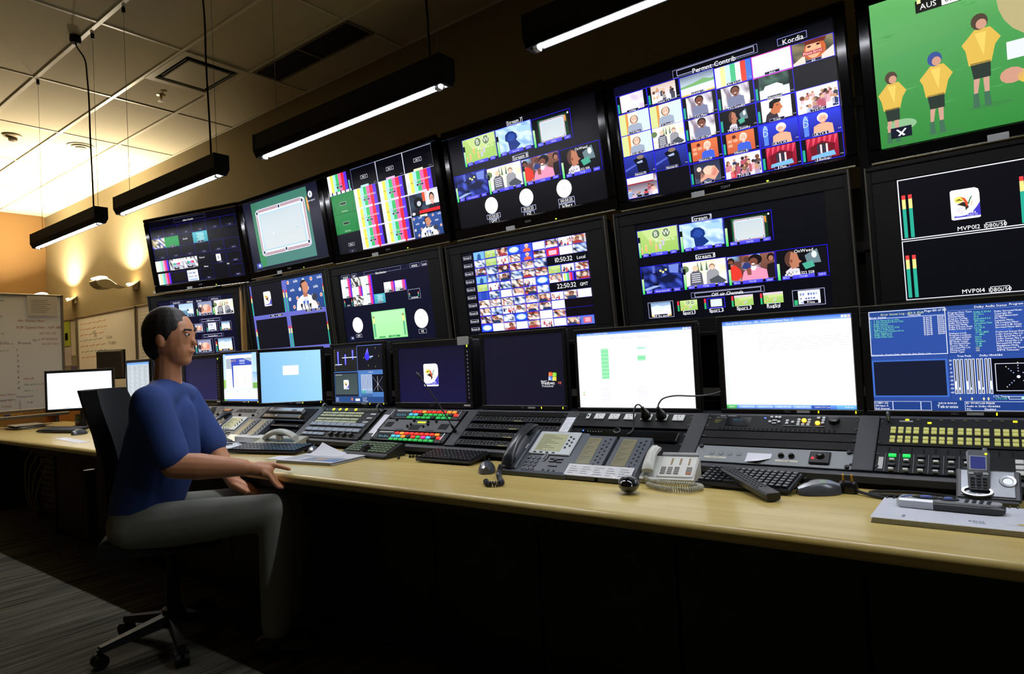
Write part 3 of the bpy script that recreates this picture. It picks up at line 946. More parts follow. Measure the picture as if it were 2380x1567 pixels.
def pic_T1():
    s = Scr(.90, .48)
    s.rect(0, 0, 1, 1, '#05050d')
    s.frame(.30, .01, .675, .075, '#28284a', .0016, 1)
    s.frame(.31, .018, .66, .065, '#3a3a62', .0014, 1)
    s.text('Adhoc Contrib', .47, .07, .012, '#f4f4ff', 3)
    def grid(us, v0, v1, lb, hot=()):
        for k in range(len(us) - 1):
            s.frame(us[k], v0, us[k + 1], v1, '#1a1680', .0022, 1)
            if lb:
                blacktag(s, lb[k % len(lb)], us[k] + (us[k + 1] - us[k]) * .6, v1 - .02, .065, .032, '#d8d8f0', .006, 4, '#05050d', '#50508a', .001)
            for q in (.18, .22, .8, .84):
                s.rect(us[k] + (us[k + 1] - us[k]) * q, v0 + .04, us[k] + (us[k + 1] - us[k]) * (q + .015), v0 + .07, '#1c1c14', 2)
    c6 = [0.0 + .1645 * k for k in range(7)]
    grid(c6, .10, .252, ['HA 1', 'HA 2', 'HA 3', 'HA 4', 'HA 5', 'HA 6'])
    motor_ = s.sub(0, .262, .157, .42)
    motor_.mosaic(7, 5, ['#e8e0c8', '#2a2a34', '#5a6aa8', '#16161c', '#ffffff', '#3a48c8', '#b8a878'], 21)
    s.rect(.157, .266, .325, .425, '#27924a', 1)
    blacktag(s, 'HA 8', .245, .415, .06, .028, '#ffffff', .006)
    blacktag(s, 'Kordia', .403, .335, .12, .085, '#ffffff', .012, 2, '#05050d', '#20203c')
    docu(s.sub(.491, .263, .658, .424))
    blacktag(s, 'SKY', .575, .415, .07, .028, '#ffffff', .006)
    grid(c6, .427, .588, ['Aux 1B', 'Aux 2B', 'Aux 3B', 'Aux 4B', 'Misc NB', 'Misc HB'])
    bars(s.sub(0, .617, .155, .783), 0, ['#ffffff', '#e8ecd0', '#c8e8f0', '#98d8b8', '#f0a0d0', '#f04070', '#5a30e8'])
    t = s.sub(.167, .62, .5, .786)
    for q in (0, .5):
        tt = t.sub(q, 0, q + .5, 1)
        tt.mosaic(12, 5, ['#ffffff', '#d0d0d8', '#8a8a98', '#f4f4ff', '#40404a'], 5 + int(q * 2), 0)
        tt.rect(.2, .15, .8, .32, '#f8f8ff', 2)
        for k, c in enumerate(('#3aa86a', '#58b8c8', '#d858b0', '#e04848')):
            tt.rect(.28 + k * .12, .38, .4 + k * .12, .56, c, 2)
        tt.rect(.2, .6, .8, .76, '#a8b0c8', 2)
        tt.rect(.32, .84, .68, .98, '#202028', 2)
    blacktag(s, 'Telecom', .555, .655, .1, .07, '#ffffff', .011, 2, '#05050d', '#202040')
    blacktag(s, 'Albany', .587, .797, .11, .075, '#ffffff', .011, 2, '#05050d', '#202040')
    grid([.663, .824, .987], .624, .778, ['Bridge A', 'Bridge B'])
    s.poly([(.715, .64), (.76, .64), (.765, .655), (.765, .745), (.72, .745), (.715, .73)], '#ffffff', 3)
    s.ell(.74, .69, .012, .03, '#b0b0b8', 4, 10)
    blacktag(s, 'FIFA', .836, .805, .1, .06, '#ffffff', .010, 5, '#05050d', '#202040')
    bars(s.sub(.008, .818, .157, .992), 0, ['#ffffff', '#e4e8a0', '#a8d8f0', '#68c8a0', '#f080c0', '#e83050', '#5a30e8'])
    s.frame(.17, .82, .345, .99, '#1a1680', .0022, 1)
    s.rect(.18, .83, .335, .96, '#14100f', 1)
    logoset(s.sub(.358, .822, .482, .99), 3)
    grid([.503, .665], .826, .988, ['Albany'])
    grid([.83, .988], .823, .993, ['Bridge D'])
    return s
def pic_T2():
    s = Scr(.85, .465)
    s.rect(0, 0, 1, 1, '#15172a')
    s.rect(.118, .022, .862, .962, ['#3f7a68', '#4c8078'], 1)
    s.rect(.118, .022, .2, .962, ['#3c7460', '#3c8a58'], 2)
    pool(s, 2)
    s.poly([(.846, .14), (.862, .2), (.868, .3), (.862, .375), (.846, .3)], '#f0a050', 6)
    s.ell(.9, .14, .025, .045, '#e8ecff', 2, 16)
    for a in (0.3, 1.4, 2.5):
        s.poly([(.9 + .024 * cos(a), .14 + .044 * sin(a)), (.9 + .005 * sin(a), .14), (.9 - .024 * cos(a), .14 - .044 * sin(a)), (.9 - .005 * sin(a), .14)], '#15172a', 3)
    s.text('eurosport', .905, .232, .012, '#e8ecff', 2)
    s.rect(.058, .896, .136, .968, '#4a58b0', 2)
    s.ell(.098, .932, .011, .02, '#ffffff', 3, 10)
    return s
def pic_T3():
    s = Scr(.88, .472)
    s.rect(0, 0, 1, 1, '#05050e')
    u = [.004, .25, .5, .75, 1.0]
    def cell(i, j, kind):
        a, b, c, d = u[i], j * .25, u[i + 1], j * .25 + .25
        q = s.sub(a, b, c, d)
        if kind == 'bars':
            bars(q, 0)
            q.rect(.0, .32, .02, .98, '#e8f0f4', 1)
            q.rect(.05, .4, .06, .95, '#2a8a8a', 1)
            q.rect(.09, .4, .10, .95, '#2a8a8a', 1)
            for k, st in enumerate(('NO', 'DO', 'NU', 'AS', 'TO')):
                q.text(st, .2 + k * .17, .52, .009, '#140a14', 2)
            q.text('EASTERN COM VOX WFG FRE BASE', .52, .45, .0095, '#141020', 2, 'C', .62)
            q.text('EASTERN COM VOX WFG FRE BASE', .525, .46, .0095, '#f8f8ff', 3, 'C', .62)
            blacktag(q, 'HA %d' % (i + j), .46, .62, .24, .1, '#ffffff', .0075, 4)
            q.rect(.36, .9, .66, 1, '#dcd8f4', 4)
            q.rect(.0, .93, .3, 1, ['#ffffff', '#c0c0e4'], 3)
            q.rect(.72, .93, 1, 1, ['#e8e8ff', '#b0b0e0'], 3)
        elif kind == 'green':
            q.rect(0, 0, 1, 1, '#1f8040', 0)
            q.frame(0, 0, 1, 1, '#12602c', .002, 1)
            blacktag(q, '', .48, .5, .26, .15, '#ffffff', .008, 2, '#12361e', '#c8d8c8')
            q.text('HD Backup', .5, .92, .008, '#d8e8d8', 2)
            for k in (.08, .12, .86, .9):
                q.rect(k, .55, k + .012, .92, '#145a2a', 1)
        elif kind == 'dark':
            q.frame(0, 0, 1, 1, '#c8cce8' if i > 1 else '#7a84b8', .002, 1)
            blacktag(q, 'HA 9', .5, .52, .27, .17, '#ffffff', .010, 2, '#05050e', '#e8e8ff')
            for k in (.84, .9):
                q.rect(k, .35, k + .03, .55, '#14141c', 1)
                q.rect(k, .88, k + .02, .92, '#9a9aa0', 1)
        elif kind == 'studio':
            q.mosaic(6, 4, ['#181a24', '#2a3448', '#101018', '#3a4a60'], 8)
            q.rect(.46, 0, .62, .4, '#d8582c', 1)
            q.rect(.55, .0, 1, .6, '#e8e8f0', 1)
            q.ell(.3, .42, .16, .26, '#0c0c12', 2)
            q.ell(.32, .46, .07, .12, '#c8ccd4', 3)
            bust(q.sub(.55, .05, 1, 1, 2), None, '#d8a088', '#1a1210', '#20202a', .5, .08, .17)
            q.rect(.3, .78, 1, .92, '#d8242c', 6)
            q.rect(0, .92, 1, 1, '#06060a', 6)
            q.ell(.1, .88, .06, .07, '#d8d8e0', 7, 10)
        elif kind == 'press':
            presser(q)
            q.rect(.3, -.02, .55, .06, '#f0ecc8', 8)
            blacktag(q, 'HA 7', .55, .58, .22, .1, '#ffffff', .0075, 8)
    b = s.sub(.0, 0, .232, .25)
    bars(b, 0)
    b.rect(0, .88, 1, 1, '#e8ecf8', 1)
    for k in range(5):
        b.rect(.1 + k * .2, .84, .16 + k * .2, 1, '#30304a', 2)
    blacktag(b, 'HA 1', .5, .66, .26, .12, '#ffffff', .0075, 3)
    b.text('TECH WFG FRE', .5, .55, .009, '#281430', 2, 'C', .8)
    b.rect(.93, .45, .97, .95, '#7adcd0', 2)
    cell(0, 1, 'green'); cell(0, 2, 'green')
    q = s.sub(0, .75, .25, 1)
    q.rect(0, 0, 1, 1, '#0b0c18')
    blacktag(q, 'HA 5', .56, .6, .26, .16, '#ffffff', .010, 2, '#0b0c18', '#c8c8e0')
    blacktag(q, 'HA', .56, .93, .26, .12, '#a8a8c0', .008, 2, '#0b0c18', '#585878')
    for i in (1, 2, 3):
        cell(i, 0, 'dark')
    for j in (1, 2, 3):
        cell(1, j, 'bars'); cell(2, j, 'bars')
    cell(3, 1, 'bars'); cell(3, 2, 'studio'); cell(3, 3, 'press')
    for i in (2, 3):
        s.rect(u[i] - .002, 0, u[i] + .001, 1, '#e8e8f8', 7)
    for i, c in ((1, '#b8e4f0'), (2, '#f0b8e0'), (3, '#f4eec0')):
        s.rect(u[i] + .08, .225, u[i] + .16, .25, c, 7)
    return s
def stream_cells(s, sp):
    for k, (u0, v0, u1, v1) in enumerate(sp):
        q = s.sub(u0, v0, u1, v1)
        [football, surfer, None, motor, sofa, cheer, thinker][k] and [football, surfer, None, motor, sofa, cheer, thinker][k](q.sub(0, 0, 1, .9, 0))
        if k == 2:
            q.rect(.16, .1, .9, .9, '#123a20')
            q.rect(.16, .1, .3, .9, '#1c5a30', 1)
            pool(q.sub(.04, .0, 1.0, 1.08, 1), 0, False)
            q.poly([(.84, .16), (.88, .18), (.88, .4), (.85, .36)], '#f09040', 8)
            q.ell(.93, .12, .02, .035, '#e8ecff', 2, 10)
        if k == 6:
            q.text('OnWeed', .55, .16, .012, '#ffffff', 7)
            q.text('0800 322 558', .5, .86, .010, '#ffffff', 7)
        q.frame(0, 0, 1, 1.0, '#2218c8', .0025, 5)
        q.rect(0, .9, 1, 1, '#05050e', 5)
        gmeter(q, .015, .45 if k != 2 else .38, .99, .05, 6)
        for a, b, st in ((.1, .25, 'ERC-%d' % (k + 1)), (.3, .72, ['TV2 HD', 'Movies 1 HD', 'VHS HD', 'Movies Greats HD', 'TV1 HD', 'TV3 HD', 'TV4 HD'][k]), (.78, .94, 'S:0%d-%d' % (k + 1, 3 + k))):
            q.rect(a, .87, b, .99, ['#5a58f0', '#3a34d0'], 7)
            q.text(st, (a + b) / 2, .96, .007, '#dfe0ff', 8, 'C', .8)
def tagbox(s, st, u, v, w, h, th):
    s.frame(u - w / 2, v - h / 2, u + w / 2, v + h / 2, '#c8ccf0', .0018, 2)
    s.text(st, u, v + th / 2 / s.h, th, '#ffffff', 3)
def pic_T4():
    s = Scr(.87, .456)
    s.rect(0, 0, 1, 1, '#06060c')
    tagbox(s, 'Stream 7', .497, .022, .108, .055, .016)
    tagbox(s, 'Stream 8', .503, .39, .108, .05, .016)
    stream_cells(s, [(.108, .05, .352, .345), (.357, .052, .601, .34), (.604, .066, .851, .352), (.006, .412, .25, .703), (.257, .424, .499, .7), (.504, .43, .747, .702), (.754, .437, .995, .722)])
    for u, h, st, nm in ((.255, 325, '22:50:33', 'GMT'), (.504, 325, '10:50:33', 'NZ'), (.752, 25, '00:50:33', "Jo'Burg")):
        clock(s, u, .815, .047, radians(h), radians(303), 2)
        tagbox(s, st, u + .005, .933, .1, .05, .0135)
        tagbox(s, nm, u + .005, .985, .07 if nm != "Jo'Burg" else .1, .045, .0135)
    return s
def pic_T5():
    s = Scr(.854, .479)
    s.rect(0, 0, 1, 1, '#07070f')
    s.rect(0, 0, .3, .08, '#0a0a22', 1)
    s.frame(.31, .012, .70, .078, '#8a8cb8', .0018, 1)
    s.frame(.33, .02, .685, .066, '#c8caf0', .0018, 1)
    s.text('Permnt Contrib', .505, .083, .018, '#ffffff', 3)
    s.frame(.782, .028, .9, .08, '#8a8ed8', .0018, 1)
    s.text('Kordia', .845, .082, .018, '#ffffff', 3)
    cu = [.006 + .1655 * k for k in range(7)]
    rv = [.078, .242, .43, .612, .79, .975]
    fn = {}
    def put(i, j, f, lab, full=False, dv=0):
        q = s.sub(cu[i], rv[j] + dv, cu[i + 1], rv[j + 1] + dv)
        q.frame(0, 0, 1, 1, BLUEL, .0025, 1)
        z = q.sub(.02, .02, .98, .98) if full else q.sub(.13, .05, .88, .93)
        f(z)
        if not full:
            q.rect(.03, .45, .09, .92, '#2aa890', 2)
        for k in (.91, .95):
            q.rect(k, .84, k + .018, .88, '#c8c8d8', 3)
        blacktag(q, lab, .5, .93, .38, .13, '#ffffff', .0085, 8, '#08081a', '#8a8ab8')
    P = lambda *a, **k: (lambda q: bust(q, *a, **k))
    wht = lambda q: q.mosaic(6, 5, ['#f4e8f8', '#ffffff', '#e8dcf0', '#d8c8e0'], 2)
    put(0, 0, wht, 'Living')
    put(1, 0, lambda q: crowd(q, 4, ['#f4e8e0', '#4a4a5a', '#e8e0f0', '#fff4ec'], 12, bg=('#d8c0b0', '#f4f0fa')), 'Food TV')
    def lake(q):
        q.rect(0, 0, 1, .55, ['#6a7a90', '#c8d8e8'], 0)
        q.poly([(0, .5), (.4, .42), (.7, .3), (.9, .42), (1, .4), (1, .55), (0, .6)], '#7ab070', 1)
        q.rect(0, .55, 1, 1, ['#d8f0ff', '#f8ffff'], 0)
        q.rect(0, .92, 1, 1, '#f0c060', 1)
    put(2, 0, lake, 'Trackside UHF', True, .01)
    put(3, 0, lambda q: bars(q, 0, ['#ffffff', '#f4eaa0', '#c8e8e8', '#50c088', '#e8e8f0', '#e04838', '#4a78d8']), 'C4U Ad hoc', True, .02)
    put(4, 0, lambda q: q.rect(0, 0, 1, 1, ['#ffffff', '#f8fcff']), 'Juice', True, .022)
    s.frame(cu[4], .10, cu[5], .27, '#d848c8', .003, 4)
    def facehot(q):
        q.mosaic(5, 4, ['#5a5a4a', '#3a3430', '#8a7a5a'], 5)
        q.ell(.55, .5, .27, .48, '#c8602c', 1)
        q.ell(.52, .45, .19, .4, '#f0b088', 2)
        q.poly([(.28, .02), (.85, .02), (.8, .2), (.34, .2)], '#6a2418', 3)
        q.ell(.42, .3, .05, .05, '#401810', 4, 8)
        q.ell(.64, .28, .05, .05, '#401810', 4, 8)
        q.rect(.25, .5, .75, .68, '#b84a4a', 5)
        q.text('Phase Error', .5, .64, .009, '#ffd8d8', 6)
        q.poly([(0, .9), (.3, .6), (.3, 1), (0, 1)], '#f4d8c8', 3)
        q.poly([(.7, .8), (1, .5), (1, 1), (.7, 1)], '#e8d8d0', 3)
    put(5, 0, facehot, '60', True, .024)
    woman = P('#f4f4e0', '#e8b8a0', '#4a2c24', '#a8b0c0', r=.13, top=.15, hairdrop=.06)
    def womanset(q):
        q.rect(0, 0, 1, 1, '#e8f0d8')
        q.rect(0, 0, .22, 1, '#d8e098', 1)
        q.rect(.22, .0, .3, 1, '#e09848', 1)
        q.rect(.62, 0, 1, 1, '#dff4fa', 1)
        for k in range(5):
            q.rect(.66 + k * .07, .05, .68 + k * .07, .9, '#b8e0e8', 2)
        bust(q.sub(.1, .05, .9, 1, 2), None, '#ecc0a8', '#3a2420', '#a0acc0', .5, .1, .15, hairdrop=.06)
    put(0, 1, womanset, 'TV1 Main', True)
    put(1, 1, womanset, 'TV1 Standby', True, .006)
    man = P((['#c8c0d0', '#ffffff', '#8a7a8a', '#f0e8f4'], 10, 3, 4), '#7a4a3a', '#201410', '#7a80a0', r=.15, top=.06)
    put(2, 1, man, 'TV2 Main', False, .012)
    put(3, 1, man, 'TV2 Standby', False, .018)
    def goat(q):
        q.mosaic(7, 4, ['#20342c', '#38504a', '#10201c', '#4a6a5a'], 3)
        q.rect(0, .6, 1, 1, ['#d8e8f0', '#ffffff'], 1)
        q.poly([(.1, .7), (.2, .45), (.6, .4), (.8, .55), (.75, .72)], '#f4f8fc', 2)
    put(4, 1, goat, 'Homeland', False, .02)
    put(0, 2, womanset, 'TV1 HD Main', True)
    put(1, 2, sofa, 'TV1 HD Backup', True)
    put(2, 2, man, 'TV2 HD Main', False, .006)
    put(3, 2, thinker, 'TV2 HD Standby', False, .01)
    def asian(q):
        q.rect(0, 0, 1, 1, ['#fffaf4', '#f4e8e0'])
        q.poly([(.1, 1), (.16, .7), (.3, .56), (.5, .6), (.56, 1)], '#3a3038', 1)
        q.poly([(.3, .62), (.36, .2), (.6, .14), (.68, .4), (.72, .5), (.64, .56), (.6, .72), (.4, .74)], '#c8744c', 2)
        q.poly([(.26, .4), (.28, .14), (.46, .02), (.68, .08), (.66, .2), (.44, .24), (.38, .46)], '#14100e', 3)
        q.ell(.54, .34, .04, .02, '#201010', 4, 8)
    put(4, 2, asian, 'Trinit', False, .01)
    cr = lambda sd: (lambda q: crowd(q, sd, PAL_PEOPLE, 26))
    put(5, 2, cr(11), 'TV3 HD', True, .012)
    def yacht(q):
        q.rect(0, 0, 1, 1, ['#2c3aa8', '#182060'])
        q.poly([(.3, .2), (.6, .05), (.75, .3), (.8, 1), (.45, 1), (.4, .5)], '#0c0e1c', 1)
        q.ell(.55, .12, .12, .1, '#8a786a', 2)
        q.poly([(.4, .35), (.6, .28), (.62, .4), (.46, .42)], '#a8b8e0', 2)
        q.poly([(0, .6), (.4, .4), (.4, .48), (0, .72)], '#5060c8', 1)
    put(0, 3, yacht, 'Nation M', True, .004)
    put(1, 3, yacht, 'Nation B', True, .008)
    def anchor(q):
        q.rect(0, 0, 1, 1, ['#e07848', '#c85a3c'])
        for k in range(5):
            q.rect(.05 + .2 * (k % 4), .32 + .22 * (k // 3), .2 + .2 * (k % 4), .46 + .22 * (k // 3), '#f0a888', 1)
        q.ell(.28, .2, .07, .09, '#602418', 1)
        bust(q.sub(.2, .0, 1, 1, 2), None, '#f0c0a8', '#e8dcc8', '#4060d8', .52, .12, .15)
    put(2, 3, anchor, 'History M', False, .008)
    put(3, 3, anchor, 'History B', False, .012)
    def queen(q):
        q.rect(0, 0, 1, 1, ['#3040e0', '#1a1e80'])
        q.rect(.1, .1, .22, .95, '#5a84f0', 1)
        q.text('A', .16, .3, .02, '#c8d8ff', 2)
        q.text('D', .16, .55, .02, '#c8d8ff', 2)
        bust(q.sub(.15, 0, 1, 1, 2), None, '#e8a080', '#ffe8e0', '#f4b090', .5, .12, .14)
        q.ell(.56, .28, .11, .17, '#fff0ec', 5)
        q.ell(.56, .33, .07, .11, '#e8b098', 6)
    put(4, 3, queen, 'UKTV M', True, .012)
    put(5, 3, queen, 'UKTV B', True, .014)
    def tram(q):
        q.mosaic(7, 5, ['#3a3448', '#c8c0d0', '#8a5060', '#2a2430', '#f0e8f0'], 14)
        q.rect(0, .0, .9, .3, '#e8e4f4', 1)
        q.rect(0, .3, .9, .36, '#a02838', 2)
        crowd(q.sub(0, .35, 1, 1, 1), 5, PAL_PEOPLE, 10, bg=('#6a5a6a', '#c8c0d0'))
    put(0, 4, tram, 'ST', True, .008)
    put(2, 4, lambda q: huddle(q, 0, ('#2a3048', '#4a5068')), 'Maori', False, .01)
    put(3, 4, cr(12), 'TV3 SD', True, .014)
    def redset(q):
        q.rect(0, 0, 1, 1, ['#c02040', '#801028'])
        for k in range(6):
            q.poly([(.05 + k * .17, 0), (.14 + k * .17, 0), (.02 + k * .17, .5)], '#e85068', 1)
        q.poly([(.1, .4), (.5, .2), (.9, .4), (.86, .8), (.14, .8)], '#701020', 2)
        q.ell(.5, .5, .18, .22, '#3a2028', 3)
        for k in range(4):
            q.rect(.34 + k * .09, .35, .4 + k * .09, .75, '#e8d8dc' if k % 2 else '#303448', 4)
        q.poly([(.15, .8), (.85, .7), (.9, .92), (.12, .96)], '#7ab8e8', 4)
    put(4, 4, redset, 'J1 Main', False, .012)
    put(5, 4, redset, 'J1 Backup', False, .014)
    return s
def pic_T6():
    s = Scr(.865, .475)
    s.rect(0, 0, 1, 1, ['#54a35a', '#338339'])
    s.poly([(0, 0), (.5, 0), (.4, .3), (0, .4)], ['#62ae62', '#74b876', '#4f9a50', '#4c984e'], 1)
    r = random.Random(4)
    for k in range(90):
        u, v = r.random() * .98, r.random() * .97
        s.poly([(u, v), (u + .03 + .05 * r.random(), v - .004), (u + .03, v + .008)], r.choice(['#4d9a50', '#408e42', '#58a458', '#469548']), 1)
    s.ell(.53, .2, .14, .3, '#b4a878', 2, 24)
    s.ell(.55, .16, .08, .18, '#7aa070', 3, 20)
    s.rect(.41, .49, .6, .6, '#dfe4ea', 4)
    def player(u, v, k, jersey='#d8b24c', head='#4a3a2c', shirt2='#e8c860', leg='#28342c'):
        s.poly([(u - .045 * k, v + .02), (u - .01 * k, v - .05 * k), (u + .03 * k, v - .05 * k), (u + .055 * k, v + .02), (u + .04 * k, v + .06), (u + .028 * k, v + .14 * k), (u - .03 * k, v + .14 * k), (u - .036 * k, v + .06)], jersey, 5)
        s.poly([(u - .01 * k, v - .03 * k), (u + .02 * k, v - .03 * k), (u + .01 * k, v + .1 * k)], shirt2, 6)
        s.ell(u + .005, v - .09 * k, .022 * k, .045 * k, head, 6, 14)
        s.ell(u + .01, v - .075 * k, .014 * k, .028 * k, '#c8947c', 7, 12)
        s.poly([(u - .026 * k, v + .13 * k), (u + .026 * k, v + .13 * k), (u + .024 * k, v + .22 * k), (u - .02 * k, v + .22 * k)], leg, 5)
        s.poly([(u - .02 * k, v + .22 * k), (u - .004 * k, v + .22 * k), (u - .012 * k, v + .3 * k), (u - .022 * k, v + .3 * k)], '#c89a86', 5)
        s.poly([(u + .004 * k, v + .22 * k), (u + .02 * k, v + .22 * k), (u + .018 * k, v + .3 * k), (u + .006 * k, v + .3 * k)], '#c89a86', 5)
        s.poly([(u - .024 * k, v + .3 * k), (u - .01 * k, v + .3 * k), (u - .008 * k, v + .38 * k), (u - .026 * k, v + .38 * k)], '#3f6a50', 5)
        s.poly([(u + .004 * k, v + .3 * k), (u + .018 * k, v + .3 * k), (u + .022 * k, v + .38 * k), (u + .004 * k, v + .38 * k)], '#3f6a50', 5)
        s.ell(u + .02, v + .38 * k, .06 * k, .015, '#3a8040', 4)
    player(.048, .61, .95)
    player(.192, .57, 1.05, head='#2e4890')
    player(.333, .42, 1.15)
    for k in range(5):
        s.ell(.42 + .05 * k, .70 + .02 * (k % 2), .035, .05, ['#c8947c', '#d8b24c', '#6a5a3a', '#c8a84c', '#8a6a4a'][k], 5, 12)
    s.ell(.075, .86, .05, .04, '#8ab88a', 4)
    s.rect(.037, .872, .107, .945, '#101424', 6)
    s.poly([(.06, .885), (.085, .93), (.078, .935), (.055, .89)], '#e8ecff', 7)
    s.poly([(.085, .885), (.06, .93), (.066, .935), (.09, .89)], '#e8ecff', 7)
    s.rect(.15, .07, .56, .15, '#14160f', 6)
    s.rect(.156, .065, .168, .09, '#e8e0a0', 7)
    s.text('AUS', .19, .132, .017, '#ffffff', 7)
    s.rect(.232, .074, .285, .146, '#f0f0f0', 7)
    s.text('021', .258, .132, .017, '#22241e', 8)
    return s
def pic_M1():
    s = Scr(.798, .426)
    s.rect(0, 0, 1, 1, ['#0a0a26', '#0a0a22'])
    for u, w, st in ((.26, .16, '22:50:32 GMT'), (.77, .16, '10:50:32 local')):
        s.frame(u - w / 2, .015, u + w / 2, .07, '#6a6a90', .0018, 1)
        s.text(st, u, .065, .012, '#e8e8f8', 2, 'C', .8)
    s.frame(.35, .018, .67, .07, '#3a3a60', .0016, 1)
    s.text('Additional', .44, .07, .013, '#ffffff', 2, 'C', .85)
    s.text('Services', .565, .07, .013, '#ffffff', 2, 'C', .85)
    for u0, u1, f in ((.04, .225, desert), (.285, .478, wave), (.542, .724, huddle), (.756, .995, sofa)):
        s.frame(u0 - .02, .078, u1 + .02, .325, '#5a5a80', .0018, 1)
        f(s.sub(u0, .084, u1, .315 if u1 < .9 else .335))
        if u0 > .2:
            gmeter(s.sub(u0 - .02, .084, u1, .32), .0, .5, .98, .06, 2)
        blacktag(s, 'Living' if u0 < .2 else 'Movies', u0 + .07, .305, .075, .035, '#ffffff', .007, 8)
        blacktag(s, 'S:04', u1 - .035, .3, .06, .035, '#ffffff', .007, 8)
    s.frame(.09, .338, .345, .37, '#7070a0', .0016, 1)
    s.text('Radio Services', .2, .366, .008, '#d0d0e8', 2)
    for j in range(12):
        v = .382 + j * .0482
        for u0 in (.06, .245):
            if u0 > .2 and j in (3,):
                continue
            s.rect(u0, v, u0 + .085, v + .03, ['#48b0a0', '#2a8478'], 2)
            s.rect(u0 + .09, v, u0 + .155, v + .03, '#a8484a', 2)
            s.text('%d.%d' % (12 + j, (j * 7) % 10), u0 + .122, v + .025, .008, '#ffe8e8', 3)
            s.text(['Nat', 'Con', 'Tai', 'Ruia'][j % 4], u0 + .035, v + .025, .007, '#d8fff4', 3)
            if j in (0, 2) and u0 > .2:
                s.ell(u0 - .018, v + .016, .008, .014, '#f0a040', 3, 8)
    for u, v, st in ((.685, .415, 'USB Services'), (.69, .69, 'Trackside/Maori')):
        s.frame(u - .14, v - .032, u + .14, v + .026, '#7070a8', .0016, 1)
        s.frame(u - .118, v - .024, u + .118, v + .018, '#c0c0e0', .0016, 1)
        s.text(st, u, v + .018, .010, '#ffffff', 3)
    for k, f in enumerate((huddle, logoset, weather)):
        u0 = .442 + .175 * k
        s.frame(u0, .458, u0 + .15, .615, '#9a9ac0', .0018, 1)
        f(s.sub(u0 + .025, .468, u0 + .13, .6))
        s.rect(u0 + .008, .55, u0 + .02, .61, '#2aa890', 2)
        blacktag(s, 'Maori', u0 + .08, .595, .055, .03, '#ffffff', .007, 8)
    for k, f in enumerate((huddle, weather)):
        u0 = .437 + .27 * k
        s.frame(u0, .743, u0 + .242, .985, '#9a9ac0', .0018, 1)
        f(s.sub(u0 + .04, .757, u0 + .215, .965))
        meter(s, u0 + .01, .8, .975, .014, 2)
        blacktag(s, 'Maori HD', u0 + .13, .952, .1, .035, '#ffffff', .008, 8)
    return s
def pic_M2():
    s = Scr(.846, .475)
    s.rect(0, 0, 1, 1, '#6468c0')
    for u0, v0, u1, v1 in ((.02, 0, .466, .453), (.03, .515, .474, .955), (.53, .515, .982, .955)):
        s.rect(u0, v0, u1, v1, '#0e0e18', 1)
    presser(s.sub(.525, .0, .985, .452, 1))
    emblem(s, .192, .115, .295, .328, 2)
    for u, v0, v1 in ((-.0, .147, .442), (.468, .134, .446), (.507, .14, .446), (.985, .14, .44), (.012, .65, .96), (.482, .65, .96), (.512, .65, .96), (.982, .65, .96)):
        meter(s, u, v0, v1, .017, 2, (.12, .35))
    for u, v in ((.29, .48), (.385, .48), (.78, .47), (.9, .47)):
        blacktag(s, 'MVP011' if u < .35 else '1080i/50', u, v, .09, .034, '#ffffff', .0085, 3)
    return s
